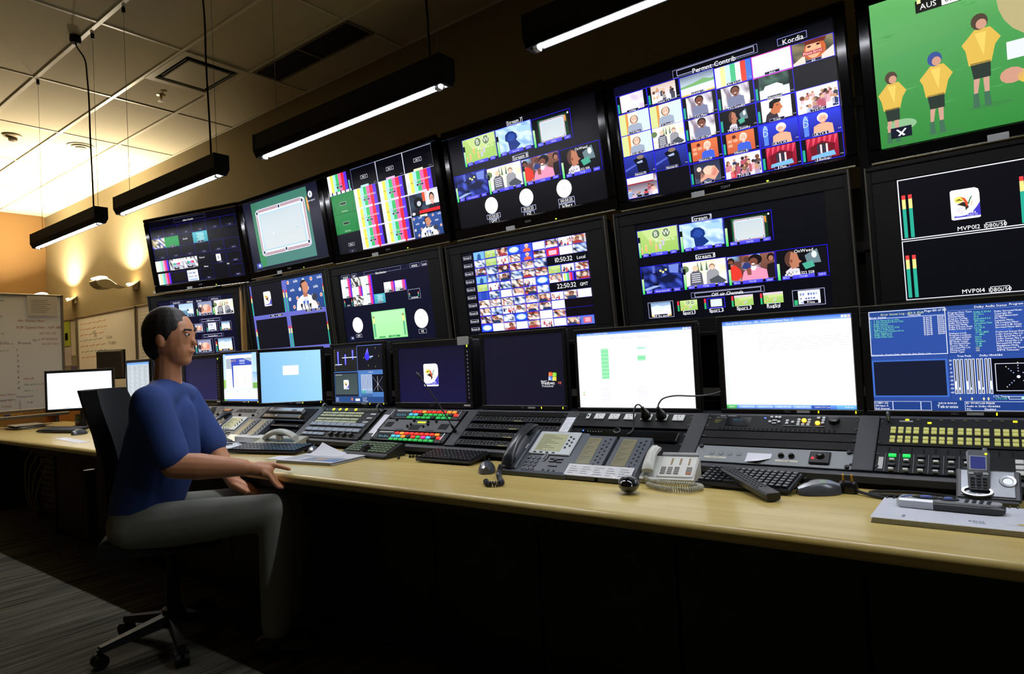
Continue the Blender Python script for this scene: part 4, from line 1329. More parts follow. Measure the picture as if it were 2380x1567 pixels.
def pic_M3():
    s = Scr(.772, .43)
    s.rect(0, 0, 1, 1, '#0a0c22')
    s.frame(.305, .006, .722, .058, '#8a8cb8', .0018, 1)
    s.frame(.24, .004, .795, .06, '#3a3c68', .0016, 1)
    s.text('Distribution', .5, .07, .013, '#ffffff', 3)
    for u, st in ((.08, '22:50:32'), (.185, 'GMT'), (.865, '10:50:32'), (.965, 'Local')):
        w = .1 if ':' in st else .065
        s.frame(u - w / 2, .006, u + w / 2, .064, '#8a8cb8', .0018, 1)
        s.text(st, u, .056, .012, '#ffffff', 2, 'C', .85)
    k = 0
    for j in range(3):
        for i in range(3):
            q = s.sub(.016 + i * .1245, .066 + j * .134, .014 + (i + 1) * .1245, .064 + (j + 1) * .134)
            if (i, j) == (0, 2):
                q.frame(0, 0, 1, 1, '#2a3a40', .002, 1)
                meter(q, .1, .2, .9, .06, 2)
                meter(q, .84, .2, .9, .06, 2)
                q.text('SKY1', .5, .9, .009, '#ffffff', 3)
                continue
            if (i, j) in ((1, 0), (1, 2)):
                q.mosaic(8, 6, ['#ffffff', '#3a4a4a', '#e8e0d8', '#8a7a6a', '#101418', '#f4f4f4'], 7 + j)
            else:
                bars(q, 0, ['#ffffff', '#fbfbe4', '#e4fafa', '#d8f8e8', '#ffffff', '#f060a0', '#f02880', '#4a30e0'])
                q.rect(.08, .25, .7, .32, '#c8d8d8', 1)
                q.rect(.1, .55, .66, .6, '#b8d0d0', 1)
            q.rect(.4, .85, .75, .97, '#404850', 3)
    for i in range(2):
        q = s.sub(.516 + i * .122, .197, .636 + i * .122, .336)
        bars(q, 0, ['#ffffff', '#ffffff', '#f8fff8', '#ffffff', '#fff4fa', '#f060a0', '#f04090', '#5a34e8'])
        for k in range(6):
            q.rect(.1 + k * .15, .6 + .1 * (k % 2), .16 + k * .15, 1, '#58706a', 2)
        q.rect(.38, .82, .72, .97, '#30343c', 3)
    docu(s.sub(.39, .337, .515, .468))
    blacktag(s, 'SKY2', .455, .45, .04, .03, '#ffffff', .007, 4)
    s.frame(.765, .34, .89, .468, '#a8acc8', .0018, 1)
    meter(s, .775, .38, .44, .008, 2)
    meter(s, .866, .38, .44, .008, 2)
    s.text('HD MPB PGM', .828, .462, .009, '#ffffff', 2, 'C', .75)
    s.rect(.331, .575, .709, .957, '#8adc90', 1)
    s.rect(.34, .585, .7, .945, ['#b4ecb4', '#a4e4a0'], 2)
    for u in (.345, .675):
        s.rect(u, .64, u + .018, .665, '#8a8440', 3)
        s.rect(u, .665, u + .018, .74, '#ecec8a', 3)
        s.rect(u, .74, u + .018, .93, '#58b080', 3)
    s.rect(.39, .925, .465, .945, '#48a860', 3)
    s.rect(.5, .92, .625, .945, '#2f9850', 3)
    s.text('1920x1080', .56, .943, .008, '#a8e8b0', 4)
    clock(s, .156, .735, .062, radians(325), radians(303), 2)
    clock(s, .869, .735, .07, radians(325), radians(303), 2)
    blacktag(s, 'GMT', .157, .888, .07, .05, '#ffffff', .011, 3)
    blacktag(s, 'NZ', .868, .902, .08, .055, '#ffffff', .011, 3)
    s.rect(.05, .89, .095, .94, '#3a4468', 2)
    s.poly([(.064, .915), (.082, .9), (.082, .93)], '#ffffff', 3)
    return s
def pic_M4():
    s = Scr(.765, .431)
    s.rect(0, 0, 1, 1, '#05050e')
    rr = random.Random(31)
    warm = ['#ffffff', '#e8c8b0', '#b04838', '#4a2a28', '#f8f0ec', '#c89078', '#181418', '#8a90a8']
    cool = ['#ffffff', '#b8d0f0', '#5a80c8', '#e8f0fc', '#2a3a6a', '#101828']
    gren = ['#b8d880', '#8ac058', '#f0f8e0', '#6aa048', '#e8e8d8']
    for j in range(10):
        v0 = .012 + j * .0965
        blacktag(s, 'Stream %d' % (j + 1 if j < 6 else j + 5), .05, v0 + .05, .075, .042, '#ffffff', .0095, 2, '#05050e', '#9a9ac0')
        for i in range(9):
            u0 = .107 + i * .0985
            if i >= 6 and j in (2, 5):
                continue
            if i >= 7 and j in (7, 8):
                s.rect(u0, v0, u0 + .097, v0 + .095, '#0c060a', 1)
                s.rect(u0, v0 + .094, u0 + .097, v0 + .0965, BLUEL, 2)
                continue
            q = s.sub(u0, v0, u0 + .0955, v0 + .094)
            k = rr.random()
            if (i, j) in ((0, 3), (0, 0)):
                q.rect(0, 0, 1, 1, '#7ab8e8')
                q.poly([(.3, 1), (.36, .4), (.5, .2), (.64, .4), (.66, 1)], '#2a5898', 1)
            elif (i, j) in ((1, 0), (1, 1), (0, 4), (6, 3)):
                football(q, 0, False)
            elif (i, j) in ((3, 0), (3, 8), (0, 9), (5, 4)):
                q.rect(0, 0, 1, 1, '#2a50e0')
                q.ell(.5, .5, .42, .36, '#a8d4ff', 1)
                q.ell(.5, .5, .3, .24, '#ffffff', 2)
            elif (i, j) in ((7, 4),):
                bars(q)
            elif (i, j) in ((4, 0), (4, 1)):
                q.rect(0, 0, 1, 1, '#3a50e0')
                bust(q.sub(.1, 0, 1, 1, 1), None, '#ecb090', '#f4e0d0', '#e86040', .5, .1, .16)
            elif (i, j) in ((6, 1),):
                q.rect(0, 0, 1, 1, '#d82850')
                q.rect(.2, .3, .8, .8, '#f8c0d0', 1)
            elif (i, j) in ((8, 9),):
                q.rect(0, 0, 1, 1, '#5a78d0')
                q.rect(.2, .2, .8, .85, '#e05a78', 1)
                for z in range(4):
                    q.rect(.32, .3 + z * .12, .7, .35 + z * .12, '#ffe8ec', 2)
            elif (i, j) == (0, 5):
                q.rect(0, 0, 1, 1, '#3a58c8')
                q.rect(.3, 0, .8, 1, '#2a48b0', 1)
            elif k < .34:
                bust(q, (warm, 5, 4, i * 13 + j), rr.choice(['#e0b098', '#8a5a48', '#f0c8b0']), rr.choice(['#2a1a14', '#5a3a2a', '#c8a878']), rr.choice(['#f8f8ff', '#a83a3a', '#2a3a5a', '#e8e8f0']), .3 + .4 * rr.random(), .15, .17)
            elif k < .55:
                crowd(q, i * 17 + j, PAL_PEOPLE, 9, bg=('#f0ecf4', '#ffffff'))
            elif k < .7:
                q.mosaic(5, 4, cool, i * 11 + j)
            elif k < .8:
                q.mosaic(5, 4, ['#ffffff', '#f4f4f4', '#e8f0e8', '#ffffff'], i * 7 + j)
            else:
                q.mosaic(6, 5, warm, i * 5 + j)
            q.frame(0, 0, 1, 1, BLUEL, .0026 if rr.random() > .45 else .001, 5)
    s.text('10:50:32', .82, .275, .022, '#ffffff', 3)
    s.text('Local', .945, .272, .015, '#ffffff', 3)
    s.text('22:50:32', .82, .562, .022, '#ffffff', 3)
    s.text('GMT', .945, .56, .015, '#ffffff', 3)
    return s
def pic_M5():
    s = Scr(.753, .422)
    s.rect(0, 0, 1, 1, '#04040c')
    tagbox(s, 'Stream 7', .391, .044, .11, .052, .0155)
    tagbox(s, 'Stream 8', .391, .41, .108, .045, .0155)
    stream_cells(s, [(.006, .066, .25, .344), (.259, .072, .503, .346), (.507, .076, .753, .352), (.004, .435, .249, .719), (.256, .444, .5, .716), (.505, .449, .748, .72), (.752, .448, .996, .721)])
    s.frame(.29, .748, .683, .805, '#8a8cb8', .0018, 1)
    s.frame(.31, .756, .666, .797, '#c0c2e8', .0018, 1)
    s.text('Off air Channels', .49, .802, .013, '#ffffff', 3)
    s.frame(.028, .806, .182, .968, '#a8acd0', .0018, 1)
    weather(s.sub(.046, .815, .166, .955))
    blacktag(s, 'UHF Sky sports', .105, .948, .08, .035, '#ffffff', .008, 8)
    for u0, u1, nm, f in ((.21, .321, 'Sport 1', football), (.364, .475, 'Sport 2', None), (.513, .622, 'Sport 3', lambda q: football(q, 0, False)), (.662, .771, 'Rugby', lambda q: football(q, 0, False))):
        q = s.sub(u0 + .012, .818, u1, .918)
        if f:
            f(q)
            if nm != 'Sport 1':
                q.rect(0, 0, 1, .2, '#d8c8d8', 6)
        else:
            q.rect(0, 0, 1, 1, '#05101a')
            q.rect(.2, .15, .82, .85, '#d8f0f4', 1)
            q.frame(.2, .15, .82, .85, '#f4f8ff', .002, 2)
            q.frame(0, 0, 1, 1, BLUEL, .003, 2)
        s.rect(u0 - .004, .82, u0 + .006, .862, '#e83848', 2)
        s.rect(u0 - .004, .862, u0 + .006, .92, '#30b070', 2)
        tagbox(s, nm, (u0 + u1) / 2 + .004, .938, .066, .042, .0135)
    s.frame(.815, .82, .966, .965, '#a8acd0', .0018, 1)
    logoset(s.sub(.842, .83, .944, .95), 6)
    s.rect(.822, .91, .838, .955, '#30b070', 2)
    blacktag(s, 'Prime', .9, .935, .07, .035, '#ffffff', .008, 8)
    return s
def pic_M6():
    s = Scr(.758, .412)
    s.rect(0, 0, 1, 1, '#05050c')
    s.frame(.0, .0, 1.0, .495, '#e8eaf4', .0032, 1)
    s.frame(.0, .505, 1.0, .995, '#e8eaf4', .0026, 1)
    for u in (.013, .038, .43, .455, .955, .975):
        meter(s, u, .13, .48, .014, 2, (.1, .32))
    for u in (.01, .035, .44, .46):
        meter(s, u, .625, .975, .014, 2, (.1, .32))
    emblem(s, .192, .155, .295, .39, 2)
    for v, st in ((.465, 'MVP012'), (.965, 'MVP014')):
        s.text(st, .25, v + .012, .0135, '#ffffff', 2)
        blacktag(s, '1080i/50', .342, v, .066, .05, '#ffffff', .0125, 2, '#05050c', '#e8e8f0')
    return s
def pic_D10():
    s = Scr(.42, .307)
    B = '#2c4d9c'
    s.rect(0, 0, 1, 1, [B, '#2a4690'])
    s.rect(0, .0, 1, .06, '#274488', 1)
    s.frame(.0, .005, .478, .455, '#e8ecff', .0018, 2)
    s.text('Error Status Log - SDI A (Full)', .215, .05, .0062, '#d8e8a0', 3)
    s.text('Page 150 of 150', .42, .04, .0062, '#ffffff', 3)
    s.rect(.005, .075, .47, .08, '#c8d4f4', 3)
    s.text('Error Status', .06, .075, .006, '#ffffff', 4)
    s.text('Timecode', .29, .07, .006, '#ffffff', 4)
    for k, st in enumerate(('Y Anc Parity Error (Ch)', 'Y Anc Checksum Error (Ch)', 'Dolby Format', 'Dolby E Frame Loc.', 'C Anc Parity Error (Ch)', 'Dolby E Video Sync', 'VBI Teletext Presence Error', 'Audio Signal Loss', 'Dolby CRC Error', 'Audio/Video Sync')):
        v = .105 + k * .0185
        s.text(st, .03, v, .0047, '#7ae8a8', 3, 'L')
        s.poly([(.006, v - .006), (.01, v), (.022, v - .018), (.012, v - .006)], '#58d890', 3)
        s.text('15-Jun-10', .345, v - .005, .0046, '#ffffff', 3, 'L')
        s.text('11:04:%02d' % (10 + k), .43, v - .008, .0046, '#ffffff', 3, 'L')
    s.text('Arrow Left - Previous, Right - Next, Up - First, Down - Last.', .008, .45, .0042, '#e8ecff', 3, 'L')
    s.rect(.0, .5, .47, .87, '#3c66bc', 1)
    s.rect(.012, .515, .458, .855, '#14192e', 2)
    s.rect(.478, .0, .481, .9, '#16306c', 2)
    s.rect(.481, .46, 1, .463, '#16306c', 2)
    s.text('Dolby Audio Status', .735, .035, .0064, '#ffffff', 3)
    s.text('Program 1 of 2', .9, .03, .006, '#ffffff', 3)
    s.rect(.49, .045, 1, .049, '#6a88d0', 3)
    A = ('Program Desc Text:', 'Dolby Format:', 'Channel Mode:', 'Program Config:', 'Metadata Source:', 'Dolby Data Rate:', 'Bitstream Mode:', 'Dolby E Frame Rate:', 'Dolby E Frame Loc:', 'Program Level:', 'Dialogue Level:', 'Program Loudness:', 'Average Loudness:', 'Line Mode Comp:', 'RF Mode Comp:', 'RF Ovrmod Prot:', 'Center Mix Lvl:', 'Surround Mix Lvl:', 'Mixing Level:', 'Room Type:')
    Bt = ('Dolby E 20-bit', '5C 5/2 L', '51+2', 'Embedded 5-6', '384 kbps', 'Complete Main', '25 fps', 'Line 15 F1', '-31 dB', '-27.52 dBFS', '--- dBFS', 'None', 'None', 'Disabled', '-3 dB', '-3 dB', 'N/I', 'N/I')
    Ct = ('Dolby Surround Mode:', 'Copyright Bit:', 'Original Bitstream:', 'DC Filter:', 'Lowpass Filter:', 'LFE Lowpass Filter:', 'Surround 3 dB Atten:', 'Surround Phase Shift:', 'Extended BSI', 'Preferred Stereo Dwn:', 'Lt/Rt Center Mix Lvl:', 'Lt/Rt Surnd Mix Lvl:', 'Lo/Ro Center Mix Lvl:', 'Lo/Ro Surnd Mix Lvl:', 'Surround EX Mode:', 'Headphone Mode:', 'A/D Converter Type:', 'SMPTE Timecode:')
    for k, st in enumerate(A):
        s.text(st, .493, .072 + k * .0198, .0047, '#ffffff' if k != 9 else '#4a7af0', 3, 'L')
    for k, st in enumerate(Bt):
        s.text(st, .64, .08 + k * .0212, .0047, '#7ae8a8' if k < 16 else '#f0e8a0', 3, 'L')
    for k, st in enumerate(Ct):
        s.text(st, .755, .085 + k * .0212, .0047, '#ffffff' if k != 8 else '#4a7af0', 3, 'L')
        s.text(Bt[(k * 5) % 18], .92, .085 + k * .0212, .0047, '#7ae8a8', 3, 'L')
    s.text('True Peak', .57, .49, .0055, '#ffffff', 3)
    s.text('Dolby 1/Emb5&6', .72, .49, .0055, '#ffffff', 3)
    for k in range(10):
        u = .512 + k * .02 + (.006 if k > 2 else 0) + (.006 if k > 5 else 0) + (.006 if k > 7 else 0)
        s.rect(u - .007, .51, u + .008, .84, '#e8ecf8', 3)
        s.rect(u - .003, .515, u + .004, .72 + .06 * ((k * 7) % 3), '#101828', 4)
        s.rect(u - .003, .8, u + .004, .835, '#303a50', 4)
        if k % 3 == 1 or k == 8:
            s.poly([(u - .006, .885), (u, .87), (u + .006, .885), (u, .905)], '#f0e4a0', 4)
    for k in range(9):
        s.text(str((20, 10, 0, -10, -20, -30, -40, -50, -60)[k]), .488, .53 + k * .038, .005, '#ffffff', 3)
    s.rect(.72, .515, 1, .845, '#02030a', 2)
    s.frame(.737, .56, .985, .815, '#d8dcf0', .0016, 3)
    for a in (45, 90, 135, 225, 315):
        for q in range(2, 6):
            x, y = cos(radians(a)) * q * .018, -sin(radians(a)) * q * .026
            s.ell(.86 + x, .685 + y, .004, .006, '#c8c8a8' if q == 5 else '#9aa8c8', 3, 6)
    s.ell(.86, .685, .01, .014, '#e8e8f8', 3, 12)
    s.rect(.72, .862, 1, .9, '#20407e', 2)
    s.frame(.80, .865, .98, .892, '#d8dcf0', .0014, 3)
    s.rect(.868, .868, .884, .89, '#a8f0d0', 4)
    s.text('LTC Timing', .76, .872, .005, '#ffffff', 3)
    s.text('LTC 1.25', .76, .892, .005, '#7ae8a8', 3)
    s.rect(0, .908, 1, 1, '#1f3c80', 1)
    for u0, u1 in ((.0, .12), (.12, .295), (.295, .36), (.555, .985)):
        s.frame(u0, .912, u1, 1.0, '#c8d0e8', .0012, 2)
    for k, st in enumerate(('LOBBY SQ', 'SDI Input A', 'Ref: Internal')):
        s.text(st, .008, .937 + k * .028, .0052, '#ffffff', 3, 'L')
    s.text('JUN 16 10:50:34', .455, .937, .0052, '#ffffff', 3)
    s.text('Tektronix', .455, .975, .0085, '#ffffff', 3)
    for k, st in enumerate(('ID: WVR7x20_193608', 'Audio in: Dolby 1/Emb5&6', 'TC:              Disabled')):
        s.text(st, .563, .937 + k * .028, .0052, '#ffffff', 3, 'L')
    return s
def win_bar(s, st, v=.045, h=.0075):
    s.rect(0, 0, 1, v, ['#3a6ae0', '#8ab4ea'], 1)
    s.text(st, .03, v * .72, h, '#f4f8ff', 2, 'L', .8)
    for k, c in enumerate(('#e8f0fc', '#e8f0fc', '#f0c8c8')):
        s.rect(.93 + k * .023, v * .2, .948 + k * .023, v * .8, c, 2)
def pic_D9():
    s = Scr(.415, .307)
    s.rect(0, 0, 1, 1, '#fdfdff')
    win_bar(s, 'View DS PUI [Dashboard] - SR2 - Dynamic/Cumulated View [1.5]', .048)
    for k in range(30):
        if k in (9, 16, 17, 26):
            continue
        s.rect(.018, .14 + k * .026, .026, .15 + k * .026, '#b4d8d4', 1)
    for u in (.06, .085, .14, .16, .18):
        s.ell(u, .1, .004, .006, '#9aa0a4', 1, 6)
    for u in (.3, .32, .39, .42, .46):
        s.ell(u, .155, .004, .006, '#b0b4b8', 1, 6)
    r = random.Random(2)
    for k in range(6):
        u = .285
        while u < .97 - (.2 if k == 5 else 0):
            w = .03 + .07 * r.random()
            s.rect(u, .215 + k * .026, min(u + w, .98), .221 + k * .026, '#d0d2d6', 1)
            u += w + .012 + .03 * r.random()
    s.rect(.7, .135, .98, .137, '#d8dade', 1)
    s.rect(0, .955, 1, 1, ['#78a8f0', '#3a68d0'], 1)
    s.rect(0, .955, .085, 1, ['#6ac878', '#38984a'], 2)
    s.text('start', .045, .987, .007, '#f0fff0', 3)
    for k in range(5):
        s.rect(.1 + k * .145, .962, .235 + k * .145, .995, ['#a8c8f8', '#6a98e4'] if k < 4 else ['#2a50b0', '#2448a0'], 2)
        s.text('Cablelink DX4 Cont...', .118 + k * .145, .984, .005, '#eef4ff', 3, 'L', .8)
    s.rect(.86, .955, 1, 1, ['#88c8f4', '#4a94dc'], 2)
    s.text('10:50 am', .95, .985, .005, '#eef4ff', 3)
    return s
def pic_D8():
    s = Scr(.495, .301)
    s.rect(0, 0, 1, 1, '#fdfdff')
    win_bar(s, 'Graphics for DaCapo - DORSETWEST WORLD', .032, .0055)
    s.text('BMS MONITORING', .49, .105, .0115, '#c4c4cc', 1, 'C', 1.25)
    for u, v, w in ((.03, .115, .07), (.03, .135, .12), (.21, .17, .09), (.25, .195, .13), (.57, .175, .12), (.78, .065, .14), (.22, .685, .08), (.53, .685, .06), (.85, .92, .12), (.06, .78, .06), (.06, .85, .09), (.06, .81, .07)):
        for k in range(int(w / .012)):
            s.rect(u + k * .012, v, u + k * .012 + .008, v + .007, '#dcdce2', 1)
    def stack(u0, v0, u1, v1, n, c0, c1, ln):
        for k in range(n):
            a, b = v0 + (v1 - v0) * k / n, v0 + (v1 - v0) * (k + 1) / n
            s.rect(u0, a, u1, b, c0 if k % 2 else c1, 1)
            s.rect(u0, b - .003, u1, b, ln, 2)
        s.frame(u0, v0, u1, v1, ln, .0008, 3)
    stack(.222, .218, .289, .619, 16, '#8ce0a8', '#a4ecb8', '#5cbc84')
    stack(.548, .221, .617, .241, 1, '#a8ecd0', '#a8ecd0', '#60b8a0')
    stack(.548, .325, .615, .391, 3, '#8ce0a8', '#a4ecb8', '#5cbc84')
    stack(.216, .732, .282, .93, 8, '#f2f2fc', '#ececfa', '#b8b8dc')
    stack(.541, .736, .607, .876, 6, '#f2f2fc', '#ececfa', '#b8b8dc')
    for v, c in ((.79, '#9ad0a8'), (.808, '#f0e0b0'), (.826, '#f0a090')):
        s.rect(.032, v, .052, v + .014, c, 1)
    return s
def pic_D7():
    s = Scr(.432, .309)
    s.rect(0, 0, 1, 1, '#131222')
    for k, (c0, c1) in enumerate((('#e85a28', '#f08a50'), ('#78c838', '#a8e060'), ('#4a78e0', '#c8d8ff'), ('#f0c838', '#f8e880'))):
        i, j = k % 2, k // 2
        x0, y0 = .822 + i * .048 - j * .004, .545 + j * .058 + i * .006
        s.poly([(x0, y0), (x0 + .02, y0 - .007), (x0 + .045, y0 + .003), (x0 + .041, y0 + .055), (x0 + .018, y0 + .047), (x0 - .004, y0 + .053)], [c1, c0, c0, c0, c1, c1], 2)
    s.text('Microsoft', .723, .668, .0055, '#e8e8f0', 2, 'L')
    s.text('Windows', .723, .712, .0150, '#ffffff', 2, 'L', .82)
    s.text('xp', .925, .7, .0125, '#e86a4a', 2, 'L')
    s.text('Professional', .735, .746, .0095, '#d8d8e4', 2, 'L', .85)
    return s
def pic_D6():
    s = Scr(.455, .274)
    s.rect(0, 0, 1, 1, ['#121026', '#15133a'])
    emblem(s, .39, .305, .607, .71, 1)
    return s
def pic_D5():
    s = Scr(.41, .308)
    s.rect(0, 0, 1, 1, '#3a5f98')
    s.rect(.0, .0, .5, .445, '#17171f', 1)
    for k in range(12):
        s.rect(.03, .05 + k * .033, .49, .053 + k * .033, '#55542c', 2)
    for k in range(12):
        s.rect(.015, .05 + k * .033, .035, .056 + k * .033, '#a8a050', 3)
    for u, v0, v1, c in ((.1, .08, .33, .32), (.255, .14, .32, .2), (.41, .07, .23, .2)):
        s.poly([(u - .02, v0), (u + .02, v0), (u + .015, v1), (u + .025, v1 + .01), (u - .015, v1 + .01)], '#3a34e0', 3)
        s.poly([(u - .006, v0), (u + .006, v0), (u + .004, v1), (u - .004, v1)], '#a8b0ff', 4)
        s.rect(u - .07, c - .008, u + .08, c + .006, '#d8e4ff', 4)
    s.rect(.5, .0, 1, .445, '#14141e', 1)
    s.frame(.497, .0, 1.0, .445, '#6a8ae0', .0022, 2)
    s.poly([(.715, .05), (.655, .18), (.65, .22), (.7, .275), (.755, .225), (.74, .16)], ['#8a84ff', '#3a34e0', '#4a44e8', '#3a34d8', '#5a54f0', '#3a34e0'], 3)
    s.poly([(.75, .2), (.82, .19), (.82, .21), (.77, .22), (.775, .25)], '#a8c8ff', 4)
    for u, v in ((.87, .06), (.93, .2), (.86, .38), (.72, .36), (.63, .22)):
        s.rect(u - .003, v - .015, u + .004, v + .015, '#9a9440', 3)
    s.rect(.01, .465, .497, .9, '#1d2034', 1)
    s.rect(.02, .49, .485, .86, ['#3d4a4c', '#445254'], 2)
    s.text('No Iris Preview', .03, .515, .006, '#e8ecf0', 3, 'L')
    emblem(s, .197, .6, .305, .765, 3)
    s.rect(.505, .455, 1, .9, '#4a78b8', 1)
    s.text('Surround', .76, .48, .006, '#ffffff', 2)
    for k in range(7):
        u = .565 + k * .032
        s.rect(u, .51, u + .016, .82, '#e4e8f0', 2)
        s.rect(u + .006, .515, u + .011, .76, '#7a5a50', 3)
        s.rect(u, .79, u + .016, .84, '#58c890' if k < 3 else '#a8b8c8', 3)
        s.poly([(u, .88), (u + .008, .85), (u + .016, .88), (u + .008, .91)], '#30343c', 3)
    s.rect(.785, .515, 1, .82, '#10101a', 2)
    s.poly([(.79, .56), (.795, .55), (.99, .8), (.985, .81)], '#5a6478', 3)
    s.poly([(.99, .56), (.985, .55), (.80, .8), (.805, .81)], '#5a6478', 3)
    s.rect(.887, .55, .892, .8, '#c8c8c0', 4)
    s.ell(.893, .685, .008, .01, '#ffffff', 5, 8)
    s.rect(0, .905, 1, 1, '#27477e', 1)
    for k, (u, st) in enumerate(((.02, 'LOBBY'), (.02, 'SDI In A'), (.02, 'Ref: Int'), (.58, 'ID: WVR7'), (.58, 'Audio In 1'), (.58, 'TC: Disabled'))):
        s.text(st, u, .935 + (k % 3) * .026, .0055, '#e8ecff', 2, 'L')
    s.rect(.43, .935, .52, .975, '#eef2ff', 2)
    s.rect(.34, .92, .38, .97, '#b86a58', 2)
    return s
def pic_D4():
    s = Scr(.376, .301)
    s.rect(0, 0, 1, 1, ['#86bce4', '#9fd2f0', '#93cbee', '#7fb6e2'], 0)
    s.rect(.37, .28, .63, .47, '#fbfcff', 1)
    s.rect(.37, .28, .63, .29, '#c0dcf0', 2)
    s.rect(.45, .33, .455, .35, '#b0b8c0', 2)
    s.rect(.77, .13, .775, .16, '#eef4fa', 1)
    return s
def pic_D3():
    s = Scr(.411, .311)
    s.rect(0, 0, 1, 1, ['#a8d0f4', '#dff0fa'])
    s.rect(.86, .4, 1, .72, ['#88b8ec', '#d8ecf4'], 1)
    s.rect(.86, .62, 1, .74, '#78b058', 2)
    s.rect(0, .55, .08, .74, '#98c868', 1)
    s.rect(.07, .0, .86, .75, '#eef2f8', 2)
    s.rect(.07, .0, .86, .03, '#4a80e0', 3)
    s.rect(.07, .03, .86, .09, '#f4f2e4', 3)
    s.poly([(.09, .1), (.85, .1), (.85, .25), (.26, .24), (.2, .7), (.09, .72)], '#a8b4c4', 3)
    s.poly([(.24, .11), (.6, .105), (.72, .15), (.85, .19), (.85, .72), (.28, .72), (.26, .3)], '#3a50b8', 4)
    s.text('About FG', .3, .165, .014, '#f0b048', 5, 'C', .9)
    for v in (.14, .165, .205):
        s.rect(.5, v, .66, v + .012, '#dfe6ff', 5)
    s.rect(.31, .255, .845, .72, '#fdfbf6', 5)
    for j in range(6):
        for i in range(6):
            s.rect(.34 + i * .085, .29 + j * .07, .375 + i * .085, .298 + j * .07, '#d0cabc', 6)
        s.rect(.40, .29 + j * .07, .41, .305 + j * .07, '#5a5a50', 6)
        s.rect(.66, .29 + j * .07, .67, .305 + j * .07, '#5a5a50', 6)
    s.rect(.1, .32, .24, .72, '#f8fafc', 4)
    for j in range(14):
        s.rect(.12, .34 + j * .025, .16 + .06 * ((j * 5) % 3) / 2, .346 + j * .025, '#b0b8c0', 5)
    s.rect(0, .775, 1, .965, '#fbfcfe', 3)
    for i in range(3):
        s.rect(.02 + i * .34, .8, .1 + i * .34, .81, '#b0b4bc', 4)
        for j in range(5):
            s.rect(.02 + i * .34, .84 + j * .022, .26 + i * .34, .845 + j * .022, '#d8d8da', 4)
    s.rect(0, .965, 1, 1, '#5a8ae4', 3)
    s.rect(0, .965, .09, 1, '#68b868', 4)
    return s
def pic_D2():
    s = Scr(.442, .287)
    s.rect(0, 0, 1, 1, ['#1c1a34', '#211f4a'])
    return s
def pic_D1():
    s = Scr(.40, .30)
    s.rect(0, 0, 1, 1, '#b9c2c8')
    s.rect(0, 0, 1, .06, ['#5a90e0', '#8ab8f0'], 1)
    for k in range(22):
        for u in (.05, .3, .5, .75):
            s.rect(u, .1 + k * .04, u + .1 + .06 * ((k * 7 + int(u * 10)) % 3) / 2, .115 + k * .04, '#98a0a8', 1)
    return s
def pic_D1b():
    s = Scr(.40, .30)
    s.rect(0, 0, 1, 1, '#1a2238')
    s.rect(.1, .3, .9, .38, '#3a78b0', 1)
    for k in range(6):
        s.rect(.55, .45 + k * .07, .85, .47 + k * .07, '#48506a', 1)
    return s
def pic_D0():
    s = Scr(.48, .30)
    s.rect(0, 0, 1, 1, '#fbfbff')
    s.rect(.0, .0, 1, .03, '#f0f4ff', 1)
    for u0, v0, u1, v1 in ((.2, .4, .32, .58), (.34, .36, .36, .95), (.1, .84, .18, .96)):
        s.frame(u0, v0, u1, v1, '#d0d2da', .0012, 1)
    for k in range(20):
        s.rect(.38, .4 + k * .028, .5 + .3 * ((k * 5) % 4) / 4, .404 + k * .028, '#d8dae0', 1)
    s.rect(.25, .975, .35, .99, '#a0a8c0', 1)
    return s

# ================================================================ the television wall
R1 = (Vector((0, 2.55, 1.75)), radians(9), 0.0)
R2 = (Vector((0, 2.55, 1.75)), radians(6), 0.0)
R1L = (Vector((-4.27, 2.545, 1.80)), radians(9), radians(13))
R2L = (Vector((-4.39, 2.546, 1.785)), radians(6), radians(13))
def row_pt(R, u, v):
    p, t, yw = R
    ex = Vector((cos(yw), sin(yw), 0))
    fw = Vector((sin(yw), -cos(yw), 0))
    return p + ex * u + (Vector((0, 0, 1)) * cos(t) + fw * sin(t)) * v
ledg = mat('led_green', '#2a3a10', .4, emit='#b8f030', es=2.5)
ledy = mat('led_yellow', '#3a3a10', .4, emit='#f4f020', es=2.5)
ledb = mat('led_blue', '#10103a', .4, emit='#3a5aff', es=4)
silvertxt = mat('silver_lettering', '#8f9296', .4, .3)
stick = mat('sticker', '#9a9c9a', .6)
def ringbar(mb, x0, z0, x1, z1, a0, b0, a1, b1, y0, y1, b=.004):
    mb.cbox(x0, y0, z0, x1, y1, b0, b)
    mb.cbox(x0, y0, b1, x1, y1, z1, b)
    mb.cbox(x0, y0, b0 - .001, a0, y1, b1 + .001, b)
    mb.cbox(a1, y0, b0 - .001, x1, y1, b1 + .001, b)
    return mb
